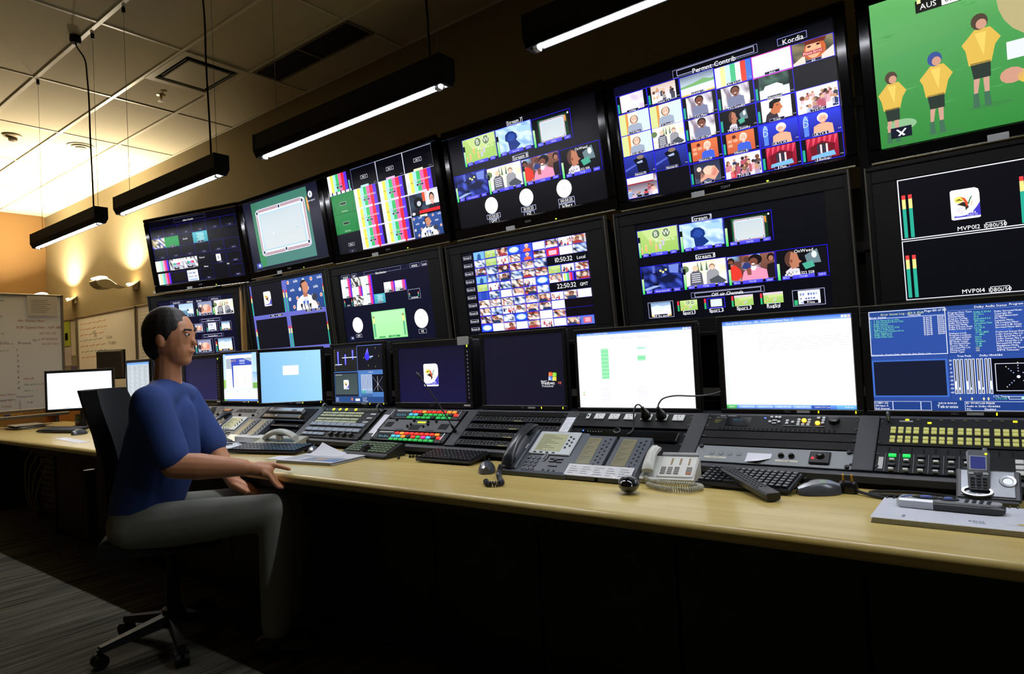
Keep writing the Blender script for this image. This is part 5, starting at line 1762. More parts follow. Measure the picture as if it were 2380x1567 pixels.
def wall_tv(R, u0, u1, v0, v1, a0, a1, b0, b1, pic, label, row):
    uc = (u0 + u1) / 2
    r = thing('wall_television', label, 'television', row_pt(R, uc, v0), (R[1], 0, R[2]), 'televisions in the %s row of the wall' % ('upper' if row == 1 else 'middle'))
    w, h = (u1 - u0) / 2, v1 - v0
    x0, x1, z0, z1 = a0 - uc, a1 - uc, b0 - v0, b1 - v0
    MB().cbox(-w + .01, .022, .01, w - .01, .085, h - .01, .012).obj('rear_shell', MATTE, r)
    MB().cbox(-.2, .08, h / 2 - .15, .2, .15, h / 2 + .15, .005).obj('wall_bracket', MATTE, r)
    if row == 1:
        ringbar(MB(), -w, 0, w, h, x0, z0, x1, z1, 0, .026, .006).obj('bezel', GLOSS, r)
        MB().cyl((-w + .01, .004, .004), (w - .01, .004, .004), .005, n=8).obj('chrome_strip', mat('chrome_dim', '#7c7a70', .22, .9), r, True)
        lettering('SONY', .010, silvertxt, r, ((x0 + x1) / 2, -.0008, z0 * .5 - .004), name='maker_lettering')
        MB().box((x0 + x1) / 2 + .155, -.001, z0 * .22, (x0 + x1) / 2 + .163, .001, z0 * .22 + .005).obj('power_led', ledg, r)
        MB().cbox(-.14, -.0015, z0 * .05, -.085, .001, z0 * .05 + .022, .001).obj('asset_sticker', stick, r)
    else:
        ringbar(MB(), -w, 0, w, h, -w + .018, .02, w - .018, h - .016, -.004, .026, .004).obj('bezel', mat('bezel_charcoal', '#0e0e0e', .4, spec=.3), r)
        ringbar(MB(), -w + .016, .018, w - .016, h - .014, x0, z0, x1, z1, .002, .024, .003).obj('inner_border', mat('inner_border', '#0f0f0e', .6, bump=.03, scale=300, spec=.2), r)
        for q in (-w - .0015, w - .0035):
            MB().cbox(q, -.006, .0, q + .005, .02, h, .001).obj('side_trim', mat('trim_dim', '#6b675c', .3, .6), r)
        lettering('SONY', .008, silvertxt, r, ((x0 + x1) / 2, .001, z0 * .5), name='maker_lettering')
        MB().box(w - .06, -.0045, .006, w - .052, -.003, .010).obj('power_led', ledg, r)
    MB().box(x0 - .004, .009, z0 - .004, x1 + .004, .02, z1 + .004).obj('screen_glass', GLOSS, r)
    pic.obj('screen_picture', r, None, ((x0 + x1) / 2, .0085, (z0 + z1) / 2))
    return r
wall_tv(R1L, -.99, .0, -.02, .55, -.94, -.04, .04, .52, pic_T1(), 'television with mostly empty dark grid and two colour bar tiles, leftmost of the upper row', 1)
wall_tv(R1, -4.255, -3.31, .045, .598, -4.205, -3.355, .098, .563, pic_T2(), 'television showing a white snooker table seen from above, upper row', 1)
wall_tv(R1, -3.30, -2.325, .035, .60, -3.25, -2.37, .09, .562, pic_T3(), 'television filled with colour bar tiles, upper row', 1)
wall_tv(R1, -2.29, -1.335, .03, .592, -2.25, -1.38, .09, .546, pic_T4(), 'television with seven feeds above three round white clocks, upper row', 1)
wall_tv(R1, -1.328, -.392, .018, .582, -1.286, -.432, .058, .537, pic_T5(), 'largest looking television with a dense mosaic of labelled channels, upper row', 1)
wall_tv(R1, -.362, .585, .012, .578, -.32, .545, .06, .535, pic_T6(), 'television showing yellow shirted players on green grass, upper right', 1)
wall_tv(R2L, -1.0, .0, -.555, -.008, -.905, -.107, -.49, -.064, pic_M1(), 'television with a green and red list of radio services behind the man', 2)
wall_tv(R2, -4.355, -3.405, -.535, .034, -4.303, -3.457, -.473, .002, pic_M2(), 'television quartered by lilac bars with a speaking man in white, middle row', 2)
wall_tv(R2, -3.385, -2.414, -.545, .026, -3.295, -2.523, -.465, -.035, pic_M3(), 'television with a pale green rectangle between two white clocks, middle row', 2)
wall_tv(R2, -2.372, -1.406, -.545, .02, -2.273, -1.508, -.467, -.036, pic_M4(), 'television tiled with dozens of tiny bright thumbnails, middle row', 2)
wall_tv(R2, -1.36, -.427, -.545, .016, -1.265, -.512, -.468, -.046, pic_M5(), 'television with two rows of feeds above six small sport pictures, middle row', 2)
wall_tv(R2, -.376, .57, -.545, .006, -.283, .475, -.465, -.053, pic_M6(), 'television split into two black panes with coloured level meters, right picture edge', 2)

# steel rack that carries the televisions
r = thing('television_rack', 'black steel frame carrying the two rows of televisions', 'rack', (0, 2.78, 0))
rk = mat('rack_steel', '#1b1915', .55)
for x in (-5.2, -4.33, -3.36, -2.36, -1.37, -.4, .6):
    MB().box(x - .025, 0, 0, x + .025, .05, 2.25).obj('post', rk, r)
for z in (.95, 1.22, 1.5, 2.05):
    MB().box(-5.25, -.012, z, .65, 0, z + .035).obj('cross_rail', mat('rail_dim', '#37342c', .5, .3), r)
MB().box(-5.25, .05, .3, .65, .06, 1.75).obj('back_panel', mat('rack_back', '#241f18', .8), r)
for k, x in enumerate((-4.405,)):
    MB().cbox(x - .012, -.235, 1.16, x + .012, -.20, 1.78, .002).obj('wood_batten', mat('pine_batten', '#9b743b', .6, stretch=(30, 30, 2), scale=4, var=.2), r)
# pale cable duct lying on top of the leftmost middle television
r = thing('cable_duct', 'cream cable duct between the two leftmost televisions', 'cable duct', row_pt(R2L, -.5, .004), (R2L[1], 0, R2L[2]))
cd_ = mat('cream_duct', '#a2967c', .6)
MB().cbox(-.47, .03, 0, .47, .075, .022, .003).obj('channel', cd_, r)
for k in range(7):
    MB().box(-.42 + k * .125, .029, .001, -.41 + k * .125, .03, .022).obj('slot', MATTE, r)

# ================================================================ the desk monitors standing on the console
def desk_monitor(name, label, x, w, h, scr, pic, z=.93, Y=2.30, rz=0, maker=None, depth=.05, wide=False, group='monitors along the console'):
    """scr: left, right, bottom, top of the lit area measured from the lower middle of the frame"""
    r = thing(name, label, 'monitor', (x, Y, z), (0, 0, rz), group)
    a0, a1, b0, b1 = scr
    ringbar(MB(), -w / 2, 0, w / 2, h, a0, b0, a1, b1, 0, .022, .003).obj('bezel', BLK, r)
    MB().cbox(-w / 2 + .004, .02, .004, w / 2 - .004, depth, h - .004, .006).obj('rear_shell', mat('monitor_shell', '#2a2a2e', .4), r)
    MB().cbox(-.05, depth, .03, .05, depth + .03, h * .7, .004).obj('mount_arm', MATTE, r)
    MB().cbox(-w / 2, -.001, h - .0035, w / 2, .02, h + .001, .001).obj('top_trim', mat('trim_dim', '#6b675c', .3, .6), r)
    MB().box(a0 - .003, .006, b0 - .003, a1 + .003, .018, b1 + .003).obj('screen_glass', GLOSS, r)
    pic.obj('screen_picture', r, None, ((a0 + a1) / 2, .0055, (b0 + b1) / 2))
    if maker:
        lettering(maker, .0065 if maker == 'DELL' else .007, silvertxt, r, (.0, -.0006, b0 * .5 - .003), name='maker_lettering')
        if maker == 'DELL':
            MB().box(.028, -.001, b0 * .5 - .004, .068, .0, b0 * .5 + .004).obj('asset_sticker', stick, r)
            for q in (w / 2 - .135, w / 2 - .025):
                MB().box(q, -.001, b0 * .5 - .004, q + .003, .0, b0 * .5 + .004).obj('power_led', ledy, r)
    if wide:
        for k in range(13):
            MB().box(a1 + .018, -.0008, b0 + .02 + k * .018, a1 + .024, .0, b0 + .028 + k * .018).obj('button_mark', mat('button_mark', '#8f90a8', .5), r)
            if k < 8:
                MB().box(a0 - .024, -.0008, b0 + .02 + k * .02, a0 - .019, .0, b0 + .026 + k * .02).obj('button_mark', mat('button_mark_dim', '#3c3c44', .5), r)
        MB().box(a1 + .018, -.0012, b1 - .012, a1 + .024, .0, b1 - .002).obj('power_led', ledg, r)
        MB().box(w / 2 - .055, -.001, b0 * .4, w / 2 - .015, .0, b0 * .4 + .008).obj('asset_sticker', mat('sticker_white', '#c8c8c4', .6), r)
    return r
def dm(x0, x1, z0, z1, s0, s1, t0, t1):
    xc = (x0 + x1) / 2
    return dict(x=xc, w=x1 - x0, h=z1 - z0, z=z0, scr=(s0 - xc, s1 - xc, t0 - z0, t1 - z0))
desk_monitor('desk_monitor', 'monitor with blue signal analysis page, nearest on the right', pic=pic_D10(), maker='DELL', **dm(-.378, .085, .926, 1.268, -.355, .065, .943, 1.25))
desk_monitor('desk_monitor', 'monitor with plain white page and blue taskbar, second from the right', pic=pic_D9(), maker='DELL', **dm(-.841, -.384, .926, 1.270, -.82, -.405, .943, 1.25))
desk_monitor('desk_monitor', 'wide monitor with white page and one tall green bar chart', pic=pic_D8(), **dm(-1.443, -.915, .926, 1.261, -1.43, -.935, .942, 1.243))
desk_monitor('desk_monitor', 'dark monitor showing a four coloured flag logo', pic=pic_D7(), maker='DELL', **dm(-1.958, -1.49, .928, 1.275, -1.935, -1.503, .948, 1.257))
desk_monitor('broadcast_monitor', 'thick bezelled dark monitor with a white tournament emblem at its centre', pic=pic_D6(), maker='SONY', wide=True, depth=.08, **dm(-2.548, -2.014, .93, 1.262, -2.51, -2.055, .958, 1.232))
desk_monitor('desk_monitor', 'monitor with blue waveform and vector scope quadrants', pic=pic_D5(), maker='DELL', **dm(-3.068, -2.61, .943, 1.281, -3.043, -2.633, .956, 1.264))
desk_monitor('desk_monitor', 'pale blue desktop monitor turned towards the camera', pic=pic_D4(), maker='DELL', x=-3.42, w=.405, h=.338, z=.942, scr=(-.188, .188, .018, .319), Y=2.275, rz=radians(32))
desk_monitor('desk_monitor', 'monitor with a web page in a window over a sky wallpaper', pic=pic_D3(), maker='DELL', **dm(-4.26, -3.80, .946, 1.286, -4.236, -3.825, .961, 1.272))
desk_monitor('broadcast_monitor', 'blank dark broadcast monitor just right of the man', pic=pic_D2(), maker='SONY', wide=True, depth=.08, **dm(-4.82, -4.27, .942, 1.28, -4.762, -4.32, .966, 1.253))
desk_monitor('desk_monitor', 'dim blue monitor mostly hidden behind the man', pic=pic_D1b(), **dm(-5.29, -4.85, .942, 1.28, -5.27, -4.87, .962, 1.262))
desk_monitor('desk_monitor', 'light grey list monitor just left of the man', pic=pic_D1(), **dm(-5.76, -5.32, .942, 1.285, -5.74, -5.34, .962, 1.262))
# stickers and odd bits on the monitors
o = MB().cbox(-.036, -.002, -.02, .036, 0, .02, .001).obj('name_label', mat('label_grey', '#8f908d', .6), None, loc=(-2.055, 2.2985, 1.25))
tag(o, 'grey name label on the top right corner of the emblem monitor', 'label')
r = desk_monitor('far_monitor', 'white screened monitor alone on the far left of the desk', -6.25, .515, .345, (-.243, .243, .02, .325), pic_D0(), z=.888, Y=2.135, rz=radians(52), group=None)
MB().cyl((0, .06, -.146), (0, .06, .12), .02, n=12).obj('stand_neck', BLK, r)
MB().cbox(-.11, -.03, -.147, .11, .15, -.132, .004).obj('stand_base', BLK, r)

# ================================================================ the desk
DT = .74
wood = bpy.data.materials.new('maple_veneer')
wood.use_nodes = True
nt = wood.node_tree
bs = nt.nodes['Principled BSDF']
tc = nt.nodes.new('ShaderNodeTexCoord')
def wn(st, sc_, det):
    mp = nt.nodes.new('ShaderNodeMapping')
    mp.inputs['Scale'].default_value = st
    n = nt.nodes.new('ShaderNodeTexNoise')
    n.inputs['Scale'].default_value = sc_
    n.inputs['Detail'].default_value = det
    n.inputs['Distortion'].default_value = .4
    nt.links.new(tc.outputs['Object'], mp.inputs['Vector'])
    nt.links.new(mp.outputs['Vector'], n.inputs['Vector'])
    return n
a_, b_ = wn((1, 14, 14), 1.6, 5), wn((2, 2, 2), 1.5, 3)
rp = nt.nodes.new('ShaderNodeValToRGB')
rp.color_ramp.elements[0].position = .3
rp.color_ramp.elements[0].color = (*lin('#bfa354'), 1)
rp.color_ramp.elements[1].position = .75
rp.color_ramp.elements[1].color = (*lin('#decb80'), 1)
mxx = nt.nodes.new('ShaderNodeMath')
mxx.operation = 'MULTIPLY_ADD'
mxx.inputs[1].default_value = .6
mxs = nt.nodes.new('ShaderNodeMath')
mxs.operation = 'MULTIPLY'
mxs.inputs[1].default_value = .4
nt.links.new(b_.outputs['Fac'], mxs.inputs[0])
nt.links.new(a_.outputs['Fac'], mxx.inputs[0])
nt.links.new(mxs.outputs[0], mxx.inputs[2])
nt.links.new(mxx.outputs[0], rp.inputs['Fac'])
nt.links.new(rp.outputs['Color'], bs.inputs['Base Color'])
bs.inputs['Roughness'].default_value = .38
bs.inputs['Coat Weight'].default_value = .3
bs.inputs['Coat Roughness'].default_value = .14
desk = thing('long_desk', 'long pale maple desk with rounded front edge along the monitor console', 'desk', (0, 0, 0))
def edge(y, n=9, r=.021):
    P = [(y + r + r * cos(a) * 1.0 - 2 * r * 0, DT - r + r * sin(a)) for a in [pi / 2 + pi * k / (n - 1) for k in range(n)]]
    return P
prof = edge(1.528) + [(2.42, DT - .042), (2.42, DT)]
MB().prism_x(prof, -7.5, 1.35).obj('desk_top', wood, desk, True)
pm = mat('modesty_panel', '#0a0a0a', .6, var=.1)
for k in range(-9, 7):
    x = -1.306 + .4925 * k
    if x < -6.0 or x > 1.0:
        continue
    MB().cbox(x + .004, 1.79, .04, x + .4885, 1.81, DT - .06, .003).obj('front_panel', pm, desk)
MB().box(-5.75, 1.82, .02, 1.33, 1.83, DT - .044).obj('backing_board', MATTE, desk)
MB().cbox(-5.78, 1.78, 0, -5.75, 2.4, DT - .044, .003).obj('end_panel', pm, desk)
MB().cbox(-5.75, 1.83, 0, 1.33, 1.86, .06, .003).obj('plinth', pm, desk)
MB().cbox(-5.75, 1.56, DT - .075, 1.33, 1.6, DT - .043, .003).obj('edge_rail', pm, desk)
for x in (-7.35,):
    MB().cbox(x, 1.75, 0, x + .03, 2.4, DT - .044, .003).obj('end_panel', pm, desk)
# equipment rack under the far end with yellow cables
r = thing('equipment_rack', 'dim equipment rack with patch rows under the far desk end', 'rack', (-6.2, 2.02, 0))
rm = mat('rack_grey', '#2c2a27', .5, .4)
for a in ((-.38, -.36), (.36, .38)):
    MB().box(a[0], -.12, .02, a[1], .3, .66).obj('side_rail', rm, r)
for k in range(13):
    z = .06 + k * .046
    MB().cbox(-.36, -.10, z, .36, -.08, z + .04, .002).obj('rack_unit', mat('rack_unit', '#3a3733', .5, .3) if k % 2 else mat('rack_unit2', '#22211f', .5), r)
    for q in range(10):
        if k % 2:
            MB().box(-.32 + q * .065, -.103, z + .012, -.29 + q * .065, -.1, z + .028).obj('port', mat('port', '#6d675c', .5), r)
for k in range(4):
    c = MB().tube([(-.2 + k * .1, -.10, .58 - k * .04), (-.2 + k * .1, -.18, .60 - k * .04), (-.26 + k * .1, -.22, .5 - k * .05), (-.36 + k * .08, -.2, .3 - k * .03), (-.38 + k * .08, -.17, .1)], .006, 6)
    c.obj('yellow_cable', mat('cable_yellow', '#a08a1c', .5), r, True)

# ================================================================ the sloped console behind the desk
SA = math.atan2(.138, .19)
S0 = Vector((0, 2.095, .787))
con = thing('control_console', 'dark grey sloping equipment console running along the back of the desk', 'console', (0, 0, 0))
CX0, CX1 = -5.35, .95
MB().prism_x([(2.092, DT + .0005), (2.092, .778), (2.285, .917), (2.40, .92), (2.40, DT + .0005)], CX0, CX1).obj('body', mat('console_body', '#08090a', .7, spec=.2), con)
MB().prism_x([(2.076, .757), (2.076, .776), (2.084, .784), (2.096, .785), (2.101, .779), (2.095, .755)], CX0, CX1).obj('front_lip', CGREY, con, True)
MB().prism_x([(2.277, .9205), (2.283, .9255), (2.40, .9255), (2.40, .9205)], CX0, CX1).obj('rear_ledge', mat('ledge_grey', '#33353a', .4), con)
BAY = [-5.28, -4.735, -4.19, -3.645, -3.09, -2.515, -1.957, -1.412, -.873, -.335, .205]
MBs = MB().cbox(-.0285, 0, -.004, .0285, .2345, .0045, .002).mesh('divider')
for x in BAY:
    link('divider', MBs, CGREY, con, (x - .031, S0.y, S0.z), (SA, 0, 0))
bolt = MB().lathe([(.0055, 0), (.0055, .003), (.002, .0045)], n=8).mesh('rack_bolt')
for x in BAY[2:]:
    for sx in (.006, .477):
        for sy in (.02, .07, .12, .17, .21):
            link('rack_bolt', bolt, BLK, con, S0 + Vector((x + sx, cos(SA) * sy - sin(SA) * .0012, sin(SA) * sy + cos(SA) * .0012)), (SA, 0, 0))

def rack(name, label, cat, x, s0, w=.483, group=None):
    """a panel screwed into the slope: local x right, y up the slope, z out of it"""
    p = Vector((x, 0, 0)) + S0 + Vector((0, cos(SA) * s0, sin(SA) * s0))
    return thing(name, label, cat, p, (SA, 0, 0), group)
PB = mat('panel_black', '#0b0c0d', .5, spec=.25, bump=.03, scale=400)
PG = mat('panel_grey', '#7a7e80', .45)
def face(r, h, m=PB, w=.483, t=.003):
    return MB().cbox(0, .0008, -.001, w, h - .0008, t, .0012).obj('face_plate', m, r)
KEYM = {}
def key(r, name, x, y, w, h, t, m, z=.003, b=.0012):
    k = (name, round(w, 4), round(h, 4), round(t, 4), m.name)
    if k not in KEYM:
        KEYM[k] = MB().cbox(-w / 2, -h / 2, 0, w / 2, h / 2, t, b).mesh(name)
        KEYM[k].materials.append(m)
    return link(name, KEYM[k], m, r, (x, y, z))
def knob(r, x, y, rad, h, m=BLK, z=.003, name='knob'):
    k = ('knob', rad, h, m.name)
    if k not in KEYM:
        KEYM[k] = MB().lathe([(rad * 1.1, 0), (rad, h * .25), (rad * .92, h * .9), (rad * .75, h)], n=16).mesh('knob', True)
        KEYM[k].materials.append(m)
    return link(name, KEYM[k], m, r, (x, y, z))
def lit(name, c, es=1.2):
    return mat('lit_' + name, c, .4, emit=c, es=es)
LR, LG, LO, LC, LM, LB_ = lit('red', '#f03020', .9), lit('green', '#28b04c', .55), lit('orange', '#f88a28', .9), lit('cyan', '#48b8d8', .7), lit('magenta', '#f02890', .9), mat('key_dark', '#1f2126', .4)
LYG = lit('yellow_green', '#b4b468', .42)
LYG2 = lit('pale_green', '#a8b090', .18)
LYEL = lit('yellow', '#f0f020', 1.6)
lcd = lit('lcd_teal', '#2a6a78', .35)

# --- bay at the right edge: router panel and fader panel
x = BAY[9]
r = rack('router_panel', 'button panel with rows of glowing yellow green keys at the right edge', 'control panel', x, .108)
face(r, .116)
for j, s_ in enumerate((.177, .163, .139, .124)):
    for i in range(20):
        xx = .037 + (i % 4) * .0195 + (i // 4) * .083
        key(r, 'push_key', xx, s_ - .108, .0135, .0115, .005, LYG)
for i in range(14):
    xx = .07 + i * .0285
    b = i in (0, 2, 9)
    key(r, 'status_lamp', xx, .217 - .108 - (.012 if i == 2 else 0), .010, .007, .002, LYEL if b else mat('lamp_off', '#39401c', .5))
for xx in (.022, .445):
    MB().tube([(xx, .10, .003), (xx, .10, .025), (xx, .104, .03), (xx, .112, .03), (xx, .115, .025), (xx, .115, .003)], .004, 8).obj('pull_handle', STEEL, r, True)
MB().box(.05, .1, .003, .085, .106, .0036).obj('name_strip', mat('label_grey', '#8f908d', .6), r)
r = rack('fader_panel', 'black fader panel with white fader caps and two green keys', 'control panel', x, .0)
face(r, .106)
for i in range(16):
    MB().box(.03 + i * .0285, .08, .003, .034 + i * .0285, .098, .0034).obj('vent_slot', MATTE, r)
for i in range(7):
    xx = .042 + i * .0352
    key(r, 'channel_key', xx, .064, .019, .011, .006, lit('bright_green', '#20d858', .8) if i < 2 else LB_)
    key(r, 'channel_key', xx, .028, .019, .011, .006, LB_)
    key(r, 'fader_cap', xx, .045, .0125, .0075, .009, WHT)
    key(r, 'fader_cap', xx, .009, .0125, .0075, .009, WHT)
    MB().box(xx - .0182, .003, .003, xx - .0174, .074, .0033).obj('channel_line', silvertxt, r)
for k in range(3):
    key(r, 'square_key', .33, .02 + k * .02, .018, .015, .006, WHT)
    key(r, 'square_key', .36, .02 + k * .02, .018, .015, .006, SILV)
MB().box(.008, .012, .003, .02, .058, .0036).obj('name_strip', mat('sticker_white', '#c8c8c4', .6), r)

# --- second bay: audio decoder, blank plate, grey switch plate
x = BAY[8]
r = rack('audio_decoder', 'black audio decoder with two glowing orange buttons under the white screen', 'audio unit', x, .150)
face(r, .074)
lettering('DD Dolby', .007, mat('silver_lettering', '#8f9296', .4, .3), r, (.028, .060, .0034), (0, 0, 0), 'L', 'maker_lettering')
for k in range(3):
    MB().box(.026, .05 - k * .006, .003, .05 - k * .004, .0515 - k * .006, .0033).obj('small_print', mat('print_yellow', '#8f8a30', .6), r)
MB().cbox(.066, .022, .003, .15, .066, .0042, .001).obj('display', mat('display_glass', '#04060c', .15), r)
lettering('5C: L3', .008, lit('lcd_blue', '#1f6a90', .7), r, (.09, .048, .0044), (0, 0, 0), 'L', 'display_text')
MB().cbox(.192, .061, .003, .198, .067, .0045, .001).obj('status_led', ledb, r)
btn = MB().lathe([(.0052, 0), (.0052, .004), (.003, .005)], n=10).mesh('round_button')
for bx, by in ((-.657, .221), (-.642, .221), (-.631, .221), (-.659, .199), (-.630, .199), (-.604, .205), (-.604, .193), (-.587, .199), (-.569, .211), (-.537, .211), (-.569, .199), (-.537, .199), (-.569, .188), (-.554, .188), (-.538, .188), (-.511, .221), (-.495, .221), (-.495, .210), (-.496, .198)):
    link('round_button', btn, SILV, r, (bx - x, by - .150 - .004, .003))
for bx, by in ((-.553, .208), (-.511, .197)):
    MB().lathe([(.007, 0), (.007, .005), (.004, .0065)], n=12).obj('lit_button', lit('amber', '#ffb020', 5.0), r, True, (bx - x, by - .154, .003))
for bx, by, w_, h_ in ((-.645, .202, .016, .007), (-.645, .188, .014, .006), (-.57, .177, .09, .003), (-.503, .177, .03, .003)):
    key(r, 'flat_key', bx - x, by - .15, w_, h_, .0035, SILV)
knob(r, .41, .054, .016, .014)
for q in range(26):
    MB().box(.05 + q * .0145, .004, .003, .056 + q * .0145, .014, .0034).obj('vent_slot', MATTE, r)
for a in (.04, .066):
    MB().box(a, .0705, .003, a + .03 * (1 if a > .05 else .6), .0735, .0036).obj('name_strip', stick, r)
r = rack('blank_plate', 'plain black filler plate between the decoder and the grey switch plate', 'panel', x, .077)
face(r, .035, mat('blank_black', '#070708', .55, spec=.2))
MB().cbox(0, .0365, -.001, .483, .0715, .0025, .0012).obj('upper_plate', mat('blank_black', '#070708', .55, spec=.2), r)
r = rack('switch_plate', 'light grey metal plate with black knobs and a small joystick box', 'control panel', x, 0)
face(r, .075, mat('plate_silver', '#868c8e', .45, .2, bump=.03, scale=300))
for k in range(4):
    MB().lathe([(.009, 0), (.0085, .0015), (.002, .002)], n=14).obj('blanking_plug', mat('plug_grey', '#7d8284', .4), r, True, (.057 + k * .03, .040, .003))
for a, b, t_ in ((.036, .109, 'MON 1  MON 2'), (.263, .33, 'CUT   DIM')):
    o = MB().box(a, .016, .003, b, .0245, .0035).obj('name_strip', mat('strip_cream', '#cfccba', .7), r)
    lettering(t_, .0035, MATTE, r, ((a + b) / 2, .0185, .0038), (0, 0, 0), 'C', 'strip_lettering')
for xx in (.278, .309):
    MB().lathe([(.0095, 0), (.0095, .004), (.007, .010), (.003, .013)], n=16).obj('push_knob', GLOSS, r, True, (xx, .040, .003))
MB().cbox(.361, .013, .003, .42, .064, .010, .005).obj('joystick_box', mat('box_black', '#17181a', .4), r)
MB().lathe([(.013, 0), (.011, .006), (.008, .012), (.003, .013)], n=16).obj('joystick', BLK, r, True, (.392, .041, .010))
MB().lathe([(.004, 0), (.003, .002), (.001, .003)], n=10).obj('red_led', lit('red_led', '#ff2020', 4), r, True, (.372, .033, .010))
MB().loft([[(.173, .047, .0035), (.249, .047, .0035), (.249, .047, .0042), (.173, .047, .0042)], [(.173, .02, .0035), (.249, .026, .004), (.249, .026, .0047), (.173, .02, .0042)], [(.172, .006, .0035), (.215, .006, .012), (.215, .006, .0127), (.172, .006, .0042)]]).obj('curling_note', PAPER, r)
for xx, yy in ((.015, .008), (.015, .067), (.468, .008), (.468, .067)):
    MB().lathe([(.007, 0), (.0065, .006), (.003, .008)], n=10).obj('thumb_screw', BLK, r, True, (xx, yy, .003))

# --- third bay: mains sockets, blank, dark unit
x = BAY[7]
r = rack('socket_panel', 'black panel with a row of white mains sockets below the bar chart monitor', 'socket panel', x, .148)
face(r, .076)
socks = [.098, .163, .230, .300, .363, .428]
for k, xx in enumerate(socks):
    MB().cbox(xx - .022, .04, .003, xx + .022, .072, .008, .002).obj('socket_plate', WHT, r)
    for q in (-.006, .006):
        MB().box(xx + q - .001, .058, .008, xx + q + .001, .065, .0084).obj('pin_slot', MATTE, r)
    MB().box(xx - .001, .046, .008, xx + .001, .052, .0084).obj('pin_slot', MATTE, r)
MB().cbox(.04, .04, .003, .055, .07, .009, .002).obj('master_switch', WHT, r)
MB().box(.044, .05, .009, .051, .06, .0095).obj('rocker', MATTE, r)
pl = mat('plug_black', '#0e0e0f', .35)
for k, xx in ((3, .300), (4, .363)):
    r2 = rack('mains_plug', ['black mains plug in the fourth socket with cord hanging down', 'black mains plug in the fifth socket with cord running right'][k - 3], 'plug', x + xx, .148 + .055)
    MB().lathe([(.019, .0085), (.020, .016), (.016, .028), (.009, .042), (.006, .056)], n=16).obj('plug_body', pl, r2, True)
    if k == 3:
        c = [(0, .0, .055), (-.012, .004, .066), (-.022, -.006, .066), (-.026, -.03, .05), (-.024, -.06, .022), (-.026, -.085, .012), (-.04, -.10, .012)]
    else:
        c = [(0, 0, .055), (.004, .012, .066), (.02, .03, .075), (.06, .05, .07), (.12, .065, .055), (.18, .08, .05), (.235, .105, .055)]
    sm = []
    for q in range(len(c) - 1):
        a, b = Vector(c[q]), Vector(c[q + 1])
        p_, n_ = Vector(c[max(q - 1, 0)]), Vector(c[min(q + 2, len(c) - 1)])
        for w_ in range(4):
            t = w_ / 4
            sm.append(.5 * ((2 * a) + (b - p_) * t + (2 * p_ - 5 * a + 4 * b - n_) * t * t + (3 * a - p_ - 3 * b + n_) * t ** 3))
    sm.append(Vector(c[-1]))
    MB().tube(sm, .0032, 6).obj('mains_cord', mat('cord_grey', '#3a3b40', .4), r2, True)
r = rack('set_top_unit', 'dark unit with a blue pilot light below the mains sockets', 'audio unit', x, .07)
MB().cbox(.05, .012, -.001, .455, .06, .006, .004).obj('body', GLOSS, r)
MB().cbox(.058, .047, .006, .064, .053, .0075, .001).obj('pilot_light', ledb, r)
for q in range(6):
    MB().box(.08 + q * .012, .046, .006, .085 + q * .012, .049, .0064).obj('small_mark', silvertxt, r)
MB().tube([(.21 + .014 * cos(a), .052 + .008 * sin(a), .012 + .004 * sin(a)) for a in [2 * pi * k / 20 for k in range(20)]], .0011, 5, True).obj('wire_loop', STEEL, r, True)
r = rack('paper_strip', 'white paper list taped to the divider beside the patch rows', 'paper', x - .058, .11)
MB().box(.008, 0, .0047, .05, .085, .0052).obj('sheet', PAPER, r)
for q in range(8):
    MB().box(.014, .008 + q * .009, .0052, .014 + .02 + .01 * (q % 3), .0095 + q * .009, .0054).obj('printed_line', stick, r)

# --- fourth bay: jack patch rows
x = BAY[6]
hole = MB().lathe([(.0052, 0), (.0052, .0035), (.0032, .004), (.003, .001)], n=8).mesh('jack_socket')
jackm = mat('jack_dark', '#050506', .3)
for k, (s_, lab) in enumerate(((.158, 'uppermost black jack patch row below the flag logo monitor'), (.108, 'second black jack patch row with a label window'), (.058, 'third black jack patch row with a label window'), (.008, 'lowest black jack patch row nearest the desk'))):
    r = rack('patch_row', lab, 'patch bay', x, s_, group='jack patch rows')
    face(r, .036, mat('patch_black', '#16181b', .35))
    MB().cbox(.01, .0, .003, .475, .007, .008, .002).obj('label_rail', mat('patch_rail', '#30343a', .3), r)
    MB().box(.24, .001, .008, .285, .006, .0084).obj('label_window', mat('print_ivory', '#9a9060', .6), r)
    for j in (.018, .029):
        for i in range(24):
            link('jack_socket', hole, jackm, r, (.022 + i * .0191, j, .003))
r = rack('shade_plate', 'flat black plate standing for the shade above the jack patch rows', 'panel', x, .196)
face(r, .03, MATTE)  # flat matte black plate; the shade of a gap is put into its colour

# --- fifth bay: two key panels with red and green keys, speaker panel between
x = BAY[5]
def intercom(s_, label, rows):
    r = rack('key_panel', label, 'control panel', x, s_)
    face(r, .062, mat('intercom_dark', '#1b1d20', .4))
    for j, row in enumerate(rows):
        for i, ch in enumerate(row):
            if ch == ' ':
                continue
            m = {'r': LR, 'g': LG, 'o': LO, 'c': LC, 'm': LM, 'd': LB_}[ch]
            key(r, 'lit_key', .142 + i * .0332 + (.0 if j else .01), .049 - j * .0205, .0235, .0135, .006, m)
    MB().cbox(.03, .01, .003, .115, .045, .0036, .0005).obj('display', mat('intercom_lcd', '#0e1a20', .2), r)
    for q in range(4):
        MB().box(.04 + q * .018, .02, .0037, .052 + q * .018, .034 - .004 * (q % 2), .0039).obj('display_sign', lcd, r)
    MB().box(.02, .054, .003, .12, .0605, .0036).obj('name_strip', mat('sticker_white', '#c8c8c4', .6), r)
    for xx in (.012, .47):
        MB().tube([(xx, .008, .003), (xx, .008, .014), (xx, .05, .014), (xx, .05, .003)], .003, 6).obj('pull_handle', STEEL, r, True)
    return r
